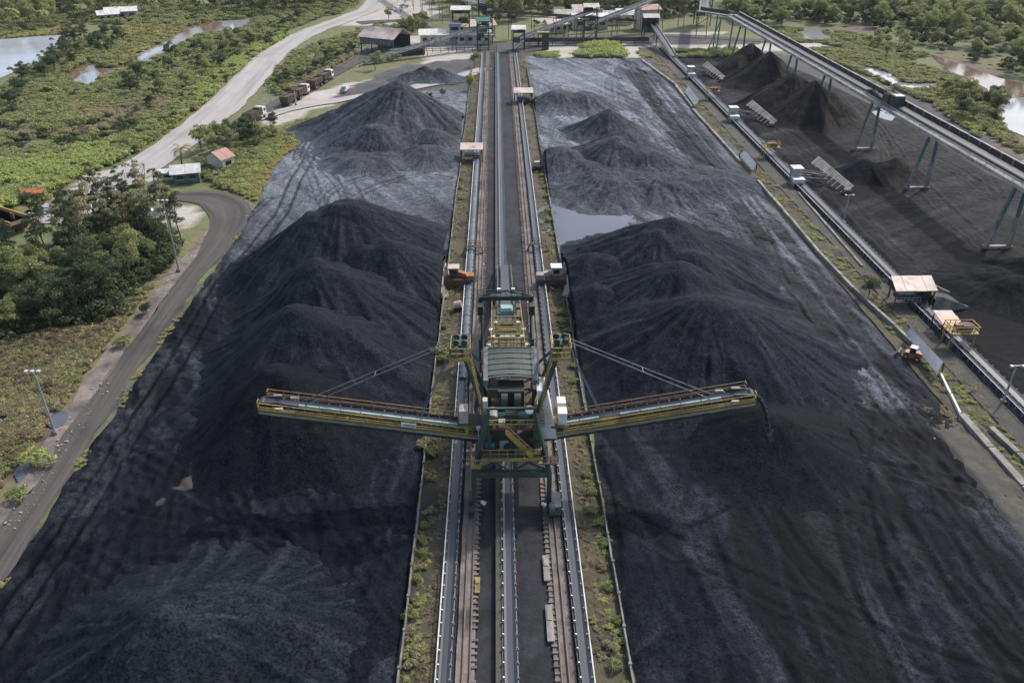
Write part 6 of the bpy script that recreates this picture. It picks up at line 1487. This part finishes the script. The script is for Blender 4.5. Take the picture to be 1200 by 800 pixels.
# ---- single trees
WOOD = [(-40, 340), (0, 322), (45, 306), (90, 280), (120, 262), (160, 268), (205, 285), (200, 310), (160, 335), (130, 372), (70, 385), (0, 400), (-60, 420)]
for i, (x, y) in enumerate(scatter(WOOD, 46, 1, 2.6)):
    plant_tree(x, y, ['w0', 'b0', 'w2', 'b1', 't1', 'b2', 'w1', 't3'][i % 8], random.uniform(0.5, 0.9), 'leafy tree in the dense wood left of the bending dirt road', 'tree', 'trees of the dense left wood')
THIN = [(112, 285), (122, 275), (131, 290), (140, 270), (150, 284), (158, 268), (168, 280), (178, 290), (186, 272), (200, 278), (206, 290), (214, 288), (104, 300), (96, 318), (80, 300), (62, 310), (126, 258), (148, 252), (172, 262)]
for i, (px, py) in enumerate(THIN):
    x, y, _ = G(px, py); plant_tree(x, y, ['t0', 't1', 't2', 't3'][i % 4], random.uniform(0.75, 1.0), 'tall thin trunked tree rising from the left wood', 'tree', 'thin trees of the left wood', 'slender_tree')
def zone_trees(pxpoly, n, seed, keys, smin, smax, label, group, sep=3.0):
    for i, (x, y) in enumerate(scatter(pxpoly, n, seed, sep)): plant_tree(x, y, keys[i % len(keys)], random.uniform(smin, smax), label, 'tree', group)
zone_trees([(0, 44), (90, 26), (200, 14), (300, 22), (400, 14), (420, 2), (420, -12), (0, -12)], 40, 2, ['b0', 'b1', 'b2', 'w1', 'w0'], 0.8, 1.25, 'tree of the far wood behind the lake and creek', 'trees of the far left wood', 4)
zone_trees([(20, 90), (60, 66), (88, 44), (130, 40), (150, 55), (120, 72), (80, 78), (60, 95), (10, 110)], 26, 3, ['b1', 'b3', 'w2'], 0.5, 0.8, 'bushy tree on the lake shore in the upper left', 'trees on the lake shore', 3)
zone_trees([(130, 92), (180, 76), (230, 58), (290, 40), (360, 22), (330, 40), (270, 75), (215, 110), (205, 130), (175, 135)], 30, 4, ['b1', 'b0', 'b3'], 0.45, 0.8, 'bushy tree between the creek and the haul road', 'trees along the haul road', 3)
zone_trees([(0, 130), (20, 110), (40, 110), (30, 130)], 5, 5, ['b1', 'b3'], 0.5, 0.7, 'dark bushy tree at the left edge below the lake', 'trees below the lake')
zone_trees([(560, 24), (640, 32), (660, 22), (800, 22), (830, 10), (830, -12), (560, -12)], 30, 6, ['w0', 'w1', 'w2', 'b1'], 0.9, 1.5, 'dark tree of the far wood behind the transfer towers', 'trees behind the transfer towers', 4)
zone_trees([(490, 6), (560, 18), (560, -10), (500, -10)], 12, 7, ['w0', 'b0', 'w2'], 0.8, 1.1, 'tree behind the elevated belt at the far end', 'trees behind the elevated belt', 4)
zone_trees([(850, 22), (910, 36), (1000, 30), (1060, 38), (1110, 62), (1160, 82), (1240, 100), (1300, 90), (1240, 10), (1060, -10), (840, -10)], 60, 8, ['b0', 'b2', 'b0', 'w1', 'b2'], 0.75, 1.15, 'tree of the dense mangrove wood beyond the brown river', 'trees of the mangrove wood', 4)
zone_trees([(1010, 55), (1060, 50), (1080, 62), (1060, 70), (1020, 68)], 9, 9, ['b0', 'b2'], 0.5, 0.75, 'bushy tree in the marsh between the ponds and the mangrove', 'trees in the right marsh', 3)
zone_trees([(1100, 100), (1150, 110), (1180, 130), (1178, 160), (1150, 155), (1118, 140)], 20, 10, ['b0', 'b2', 'b1'], 0.45, 0.75, 'green bushy tree on the bank beside the brown river', 'trees on the river bank', 2.5)
zone_trees([(242, 200), (300, 175), (330, 160), (330, 150), (280, 155), (235, 175)], 17, 11, ['b0', 'b2', 'b3'], 0.45, 0.7, 'bushy tree around the red roofed hut', 'trees around the huts', 2.5)
zone_trees([(316, 105), (330, 92), (365, 78), (410, 58), (432, 62), (400, 80), (365, 95), (330, 112)], 16, 12, ['b3', 'b1'], 0.35, 0.55, 'scrubby tree on the bank between the haul road and the truck lane', 'trees on the haul bank', 2.5)
zone_trees([(470, 60), (486, 40), (500, 30), (486, 28), (470, 38)], 9, 13, ['b0', 'b2', 'b1'], 0.55, 0.8, 'leafy tree between the workshop and the offices', 'trees by the workshop', 3)
for px, py, k, s, lab in ((440, 82, 'b2', 0.75, 'leafy tree in front of the rust roofed workshop'), (551, 107, 'b0', 0.62, 'round leafy tree at the end of the left belt'), (557, 78, 'b2', 0.6, 'leafy tree between the inclined belt and the left belt'), (456, 26, 'b0', 0.7, 'lone tree at the far road junction'), (505, 118, 'b1', 0.3, 'small dark tree on the pale bank left of the rails, left of two'), (519, 115, 'b3', 0.3, 'small dark tree on the pale bank left of the rails, right of two'), (1017, 348, 'b1', 0.48, 'small tree beside the far belt left of the hopper shed'), (1126, 140, 'b1', 0.6, 'dark bushy tree at the end of the gallery yard')):
    x, y, _ = G(px, py); plant_tree(x, y, k, s, lab, 'tree')
# ---- coconut palm
def palm(px, py, h, label, seed=0):
    x, y, _ = G(px, py); r = empty('palm_tree', (x, y, -0.1), label, 'palm', None, 0, worldcoords=False); rg = random.Random(seed)
    m = MB(); p = (0, 0, 0)
    for k in range(8): q = (0.06 * k * k * 0.2, 0, h * (k + 1) / 8); m.cyl(p, q, 0.2 - 0.008 * k, 8, 0.19 - 0.008 * k); p = q
    m.build('trunk', 'bark', r)
    for k in range(17):
        a = 6.283 * k / 17 + rg.uniform(-0.15, 0.15); el = rg.uniform(-0.2, 1.0); L = rg.uniform(2.8, 3.8); f = MB(); prev = np.array(p)
        dirh = np.array((math.cos(a), math.sin(a), 0)); side = np.array((-math.sin(a), math.cos(a), 0)); e = el
        for j in range(7):
            nx = prev + (dirh * math.cos(e) + np.array((0, 0, math.sin(e)))) * L / 7; wd = 0.85 * math.sin(PI * (j + 0.8) / 8)
            f.beam(prev, nx, 0.05)
            for s in (-1, 1):
                for t in (0.15, 0.45, 0.75):
                    b = prev + (nx - prev) * t; tp = b + side * s * wd + (nx - prev) * 0.8 - np.array((0, 0, 0.35 * wd)); f.add([b, b + (nx - prev) * 0.2, tp], [(0, 1, 2)])
            prev = nx; e -= 0.24
        f.build('frond', 'leaf_olive' if k % 4 else 'leaf_dry', r)
    return r
def far_palm(i, px, py, h):
    x, y, _ = G(px, py); r = empty('palm_tree', (x, y, -0.1), 'coconut palm standing among the far left trees', 'palm', 'palms of the far left wood', i * 1.3, worldcoords=False); r.scale = (1, 1, h / 8)
    child('trunk', FP[0], r); child('crown', FP[1], r)
def far_palm_meshes():
    t = MB().cyl((0, 0, 0), (0.3, 0.1, 4), 0.2, 6, 0.16).cyl((0.3, 0.1, 4), (0.7, 0.2, 8), 0.16, 6, 0.13); f = MB(); rg = random.Random(5); p = np.array((0.7, 0.2, 8))
    for k in range(16):
        a = 6.283 * k / 16; e = rg.uniform(-0.1, 1.1); prev = p; dh = np.array((math.cos(a), math.sin(a), 0)); sd = np.array((-math.sin(a), math.cos(a), 0))
        for j in range(6):
            nx = prev + (dh * math.cos(e) + np.array((0, 0, math.sin(e)))) * 0.62; w = 0.7 * math.sin(PI * (j + 0.9) / 7.2)
            for s in (-1, 1): f.add([prev, nx, nx + sd * s * w - np.array((0, 0, 0.3 * w)) + (nx - prev) * 0.5, prev + sd * s * w - np.array((0, 0, 0.3 * w))], [(0, 1, 2, 3)])
            prev = nx; e -= 0.28
    return t.mesh('trunk', 'pale_bark'), f.mesh('crown', 'leaf_mid')
FP = far_palm_meshes()
for i, (px, py) in enumerate(((96, 26), (110, 20), (168, 17), (184, 22), (214, 16), (238, 20), (262, 14), (300, 18), (322, 14), (348, 16), (52, 34), (20, 38))): far_palm(i, px, py, 7 + (i * 37 % 5))
palm(214, 196, 4.6, 'coconut palm with spread brown green fronds beside the haul road', 1)

# ---- single shrubs along the verges of the track
rg = random.Random(12)
def verge_shrubs(x0, x1, ylist, label, group):
    for y, s, nm in ylist: bush(rg.uniform(x0, x1), y, nm, s, label, group, 1.0, 0.1)
ly = [(44.5, .35, 'g'), (46.5, .5, 'o'), (48, .5, 'o'), (50, .45, 'o'), (52, .5, 'g'), (54, .4, 'o'), (56.5, .4, 'g'), (58, .42, 'o'), (60, .4, 'g'), (61.5, .45, 'o'), (64, .4, 'g'), (66, .4, 'o'), (72, .5, 'o'), (76.5, .7, 'g'), (78.5, .75, 'o'), (98, .8, 'g'), (99.5, .9, 'g'), (101, .7, 'g'), (108, .5, 'g'), (165, .5, 'o'), (172, .45, 'o'), (178, .5, 'o')]
verge_shrubs(-8.6, -7.7, ly, 'low green shrub against the left retaining wall', 'shrubs on the left verge')
ry = [(44, .4, 'g'), (46, .45, 'g'), (48, .4, 'o'), (51, .35, 'g'), (55, .4, 'g'), (58, .35, 'o'), (61, .45, 'g'), (64, .45, 'g'), (66, .5, 'g'), (69, .45, 'g'), (72, .4, 'g'), (92, .45, 'g'), (96, .45, 'g'), (100, .5, 'o'), (106, .5, 'g'), (109, .55, 'g'), (112, .5, 'g'), (145, .45, 'o'), (152, .5, 'g'), (158, .5, 'o'), (166, .5, 'g'), (172, .45, 'g'), (180, .5, 'g')]
verge_shrubs(9.9, 10.8, ry, 'low green shrub against the right retaining wall', 'shrubs on the right verge')
bush(*G(40, 545)[:2], 'y', 1.15, 'bright green round shrub in the scrub below the left floodlight pole')
bush(*G(172, 366)[:2], 'd', 0.9, 'dark shrub at the edge of the bending dirt road'); bush(*G(145, 405)[:2], 'g', 0.9, 'green shrub on the shoulder of the bending dirt road')

# ---- scrub and undergrowth that nobody could count: instances on scattered points
def gn_scatter(name, pts, scl, src, label, cat='undergrowth', sq=(0.7, 1.1), z=-0.08):
    me = bpy.data.meshes.new(name); n = len(pts)
    me.from_pydata([(p[0], p[1], z) for p in pts], [], [])
    r = np.random.default_rng(n)
    for k, v in (('scl', scl), ('rot', r.random(n) * 6.283), ('sq', r.uniform(sq[0], sq[1], n))):
        a = me.attributes.new(k, 'FLOAT', 'POINT'); a.data.foreach_set('value', np.asarray(v, np.float32))
    o = bpy.data.objects.new(name, me); C.objects.link(o); tag(o, label, cat, None, 'stuff')
    ng = bpy.data.node_groups.new(name, 'GeometryNodeTree')
    ng.interface.new_socket('Geometry', in_out='INPUT', socket_type='NodeSocketGeometry'); ng.interface.new_socket('Geometry', in_out='OUTPUT', socket_type='NodeSocketGeometry')
    gi = ng.nodes.new('NodeGroupInput'); go = ng.nodes.new('NodeGroupOutput'); ip = ng.nodes.new('GeometryNodeInstanceOnPoints'); oi = ng.nodes.new('GeometryNodeObjectInfo')
    oi.inputs['Object'].default_value = src; oi.inputs['As Instance'].default_value = True
    def na(nm):
        a = ng.nodes.new('GeometryNodeInputNamedAttribute'); a.data_type = 'FLOAT'; a.inputs['Name'].default_value = nm; return a.outputs['Attribute']
    cx = ng.nodes.new('ShaderNodeCombineXYZ'); ng.links.new(na('rot'), cx.inputs[2])
    sx = ng.nodes.new('ShaderNodeCombineXYZ'); s = na('scl'); ml = ng.nodes.new('ShaderNodeMath'); ml.operation = 'MULTIPLY'
    ng.links.new(s, ml.inputs[0]); ng.links.new(na('sq'), ml.inputs[1]); ng.links.new(s, sx.inputs[0]); ng.links.new(s, sx.inputs[1]); ng.links.new(ml.outputs[0], sx.inputs[2])
    ng.links.new(gi.outputs[0], ip.inputs['Points']); ng.links.new(oi.outputs['Geometry'], ip.inputs['Instance']); ng.links.new(cx.outputs[0], ip.inputs['Rotation']); ng.links.new(sx.outputs[0], ip.inputs['Scale'])
    ng.links.new(ip.outputs[0], go.inputs[0])
    md = o.modifiers.new('scatter', 'NODES'); md.node_group = ng
    return o
# one real shrub of each kind lends its foliage
SRC = {}
for nm, (px, py), lab in (('g', (22, 585), 'mid green shrub low in the bottom left scrub'), ('d', (120, 378), 'dark green shrub at the lower edge of the left wood'), ('y', (150, 168), 'bright green shrub on the near bank of the haul road'), ('o', (100, 430), 'olive shrub in the middle of the left scrub'), ('r', (60, 460), 'brown dry shrub in the left scrub above the floodlight pole'), ('l', (330, 158), 'yellow green shrub on the grass bank above the left yard')):
    SRC[nm] = bush(*G(px, py)[:2], nm, 0.8, lab)
def spts(pxpoly, n, seed, smin, smax, thresh=None, ns=12):
    p = np.array(scatter(pxpoly, n, seed)).reshape(-1, 2); r = np.random.default_rng(seed + 5)
    if thresh is not None: p = p[fbm(p[:, 0] / ns, p[:, 1] / ns, seed) > thresh]
    return p, r.uniform(smin, smax, len(p))
def multi(name, zones, nm, label):
    P = []; Sx = []
    for z in zones: p, s = spts(*z); P.append(p); Sx.append(s)
    gn_scatter(name, np.concatenate(P), np.concatenate(Sx), SRC[nm], label)
SCRUB = [(0, 402), (60, 388), (135, 378), (188, 322), (232, 275), (255, 268), (205, 330), (150, 405), (95, 490), (40, 570), (-20, 650), (-70, 700), (-70, 440)]
MARSH = [(-30, 140), (0, 125), (60, 112), (120, 100), (200, 80), (250, 85), (240, 115), (205, 150), (150, 182), (95, 205), (40, 230), (-40, 255)]
MARSH_TOP = [(60, 130), (130, 108), (225, 88), (240, 110), (180, 140), (80, 160), (10, 165)]
BANK = [(100, 205), (160, 178), (215, 138), (255, 110), (290, 75), (340, 42), (330, 36), (280, 66), (240, 90), (200, 130), (140, 170), (60, 215)]
ISLAND = [(345, 122), (375, 110), (400, 103), (400, 112), (370, 122), (350, 126)]
YBANK = [(272, 245), (300, 205), (330, 175), (370, 148), (360, 140), (320, 160), (280, 190), (255, 215), (250, 232)]
RM = [(905, 45), (960, 52), (1010, 55), (1070, 75), (1120, 90), (1165, 118), (1178, 155), (1210, 185), (1190, 180), (1140, 158), (1090, 122), (1030, 95), (960, 66)]
FARS = [(-40, 30), (0, 44), (90, 28), (230, 30), (330, 30), (420, 12), (420, -10), (-40, -10)]
GM = [(670, 68.5), (690, 54), (718, 50), (731, 68.5)]
GR = [(770, 67), (860, 58), (866, 67), (780, 68.5)]
multi('scrub_olive', [(SCRUB, 3200, 21, 0.25, 0.6), (RM, 800, 22, 0.4, 0.9), (MARSH_TOP, 1900, 23, 0.3, 1.2, -0.15, 20), ([(330, 108), (430, 55), (440, 66), (380, 92)], 200, 24, 0.5, 1.1)], 'o', 'olive brown low scrub covering the left marsh and banks')
multi('scrub_dry', [(SCRUB, 1900, 31, 0.2, 0.5, 0.0), (MARSH_TOP, 500, 33, 0.4, 0.8, 0.05), (RM, 260, 34, 0.4, 0.7, 0.1)], 'r', 'reddish brown dry scrub among the olive scrub')
multi('scrub_green', [(SCRUB, 1300, 41, 0.25, 0.6, 0.05), (MARSH, 3000, 42, 0.3, 1.5, -0.12, 22), (RM, 900, 43, 0.4, 1.0), (YBANK, 380, 44, 0.4, 0.9), (FARS, 2600, 45, 0.8, 1.6), ([(100, 100), (220, 35), (400, 10), (330, 40), (240, 85), (150, 100)], 1100, 145, 0.5, 1.3), ([(-20, 120), (90, 50), (140, 40), (150, 60), (90, 105)], 900, 146, 0.6, 1.4), ([(310, 100), (345, 60), (440, 30), (500, 30), (440, 60), (330, 115)], 500, 147, 0.4, 1.1), ([(110, 80), (130, 34), (250, 24), (235, 48), (160, 78)], 330, 151, 0.4, 1.1), ([(870, 30), (1000, 40), (1090, 66), (1020, 78), (930, 52)], 600, 148, 0.5, 1.2), ([(860, 56), (780, 54), (780, 62), (860, 66)], 160, 149, 0.4, 0.9), ([(850, 60), (770, 68), (840, 74), (865, 66)], 80, 46, 0.5, 0.9), ([(225, 205), (262, 215), (330, 165), (300, 155), (240, 185)], 220, 47, 0.5, 1.1), (GM, 110, 48, 0.7, 1.6), (GR, 160, 248, 0.5, 1.2), ([(420, 40), (480, 34), (500, 60), (440, 75)], 120, 49, 0.5, 1.1)], 'g', 'mid green undergrowth spread over marsh, banks and far woods')
multi('scrub_bright', [(BANK, 1100, 51, 0.5, 1.2), ([(-20, 200), (60, 180), (150, 165), (140, 185), (60, 225), (-20, 250)], 620, 52, 0.6, 1.3), (YBANK, 220, 53, 0.4, 0.9, 0.0), (ISLAND, 70, 54, 0.4, 0.9), (GM, 200, 55, 0.7, 1.7), ([(626, 68.5), (628, 64), (652, 62), (655, 68.5)], 60, 56, 0.4, 1.0), (RM, 380, 57, 0.4, 0.9, 0.0), ([(0, 190), (25, 200), (60, 235), (0, 245)], 90, 58, 0.6, 1.2)], 'y', 'bright green leafy undergrowth along the haul road')
multi('scrub_dark', [(WOOD, 900, 61, 0.7, 1.5), (BANK, 200, 62, 0.7, 1.3, 0.05), (MARSH, 320, 63, 0.8, 1.3, 0.1), ([(560, 26), (660, 34), (830, 20), (830, -10), (560, -10)], 400, 64, 1.0, 1.8), ([(850, 24), (1000, 32), (1110, 64), (1240, 100), (1240, 0), (850, -10)], 700, 65, 1.0, 1.8)], 'd', 'dark green undergrowth beneath the woods')
multi('grass_yellow', [(YBANK, 900, 71, 0.25, 0.65), ([(262, 262), (280, 228), (305, 195), (370, 138), (392, 141), (330, 185), (308, 235), (288, 268)], 700, 171, 0.2, 0.5), ([(110, 80), (130, 34), (250, 24), (235, 48), (160, 78)], 400, 172, 0.4, 0.9), (ISLAND, 110, 72, 0.3, 0.7), (RM, 500, 73, 0.35, 0.8, 0.0), ([(672, 74), (690, 60), (726, 66), (740, 76)], 110, 74, 0.3, 0.7), (GR, 140, 75, 0.3, 0.7), ([(745, 60), (765, 66), (790, 92), (775, 90)], 60, 76, 0.3, 0.6), ([(0, 46), (90, 31), (100, 36), (0, 54)], 200, 77, 0.5, 0.9)], 'l', 'yellow green tall grass on banks and islands')
def strip_scatter(name, nm, specs, label):
    P = []; S = []
    r = np.random.default_rng(len(specs) + 3)
    for xa, xb, ya, yb, n, a, b in specs:
        t = r.random(n) ** 1.4; P.append(np.stack([xa + (xb - xa) * r.random(n), ya + (yb - ya) * t], 1)); S.append(r.uniform(a, b, n))
    P = np.concatenate(P); S = np.concatenate(S); k = fbm(P[:, 0] / 2, P[:, 1] / 6, 9) > -0.12
    gn_scatter(name, P[k], S[k], SRC[nm], label, 'weeds', (0.35, 0.8), 0.08)
strip_scatter('verge_weeds_olive', 'o', [(55.5, 59.0, 44, 86, 260, 0.1, 0.3), (-8.7, -6.2, 38, 320, 900, 0.08, 0.24), (8.3, 10.9, 38, 320, 900, 0.08, 0.24), (59.8, 65.6, 60, 330, 900, 0.1, 0.35)], 'olive weeds on the track verges')
strip_scatter('verge_weeds_green', 'y', [(-8.8, -7.6, 40, 300, 240, 0.1, 0.28), (9.8, 11.0, 40, 300, 300, 0.1, 0.28), (60.0, 63.5, 60, 330, 420, 0.15, 0.4)], 'green weeds along the walls of the track verges')
strip_scatter('verge_weeds_dry', 'r', [(55.0, 59.0, 44, 86, 260, 0.08, 0.25), (-8.6, -6.1, 38, 320, 500, 0.08, 0.2), (8.2, 10.6, 38, 320, 500, 0.08, 0.2), (59.8, 65.6, 60, 330, 300, 0.1, 0.3)], 'dry brown weeds on the track verges')
# dry weeds on the bank between the dirt track and the left yard
_b = np.array([(x_, y_) for x_, y_ in zip(lbX, lbY)]); _t = RNG.random(900) * (len(_b) - 4); _i = _t.astype(int); _f2 = (_t - _i)[:, None]
_p = _b[_i] * (1 - _f2) + _b[_i + 1] * _f2 + np.stack([RNG.normal(-0.1, 0.35, 900), RNG.normal(0, 0.3, 900)], 1)
_k = fbm(_p[:, 0] / 5, _p[:, 1] / 5, 33) > 0.05
gn_scatter('track_weeds', _p[_k], RNG.uniform(0.06, 0.22, int(_k.sum())), SRC['l'], 'dry yellow weeds along the bank between dirt track and left yard', 'weeds', (0.4, 0.9), 0.02)
# far forest that reads as one mass, beyond the last trees one can tell apart
tsrc = [o for o in C.objects if o.name.startswith('crown') and o.data == PROTO['b0'][0]][0]
fp = np.array([(x, y) for x, y in zip(RNG.uniform(-460, 470, 900), RNG.uniform(500, 760, 900))] + scatter([(850, 24), (910, 36), (1000, 30), (1060, 38), (1110, 62), (1160, 82), (1240, 100), (1330, 100), (1260, -10), (840, -10)], 420, 88) + scatter([(0, 42), (90, 24), (200, 12), (300, 20), (400, 12), (420, -10), (-60, -10), (-60, 40)], 260, 89) + scatter([(480, 8), (560, 22), (640, 30), (660, 20), (800, 20), (835, 8), (835, -12), (480, -12)], 240, 90))
gn_scatter('far_forest', fp, RNG.uniform(0.75, 1.3, len(fp)), tsrc, 'far green forest closing the view beyond the yard', 'forest', (0.9, 1.2))

# ================================================================== AIR
m, nt, p = new_mat('haze'); nt.nodes.remove(p)
out = [n for n in nt.nodes if n.type == 'OUTPUT_MATERIAL'][0]; pv = nt.nodes.new('ShaderNodeVolumePrincipled')
pv.inputs['Color'].default_value = (0.86, 0.9, 0.95, 1); pv.inputs['Density'].default_value = 0.00005; pv.inputs['Anisotropy'].default_value = 0.2
nt.links.new(pv.outputs[0], out.inputs['Volume']); MATS['haze'] = m
hz = MB().box((0, 900, 39), (13000, 12200, 82)).build('haze', 'haze'); tag(hz, 'thin pale haze filling the air over the yard', 'haze', None, 'stuff')
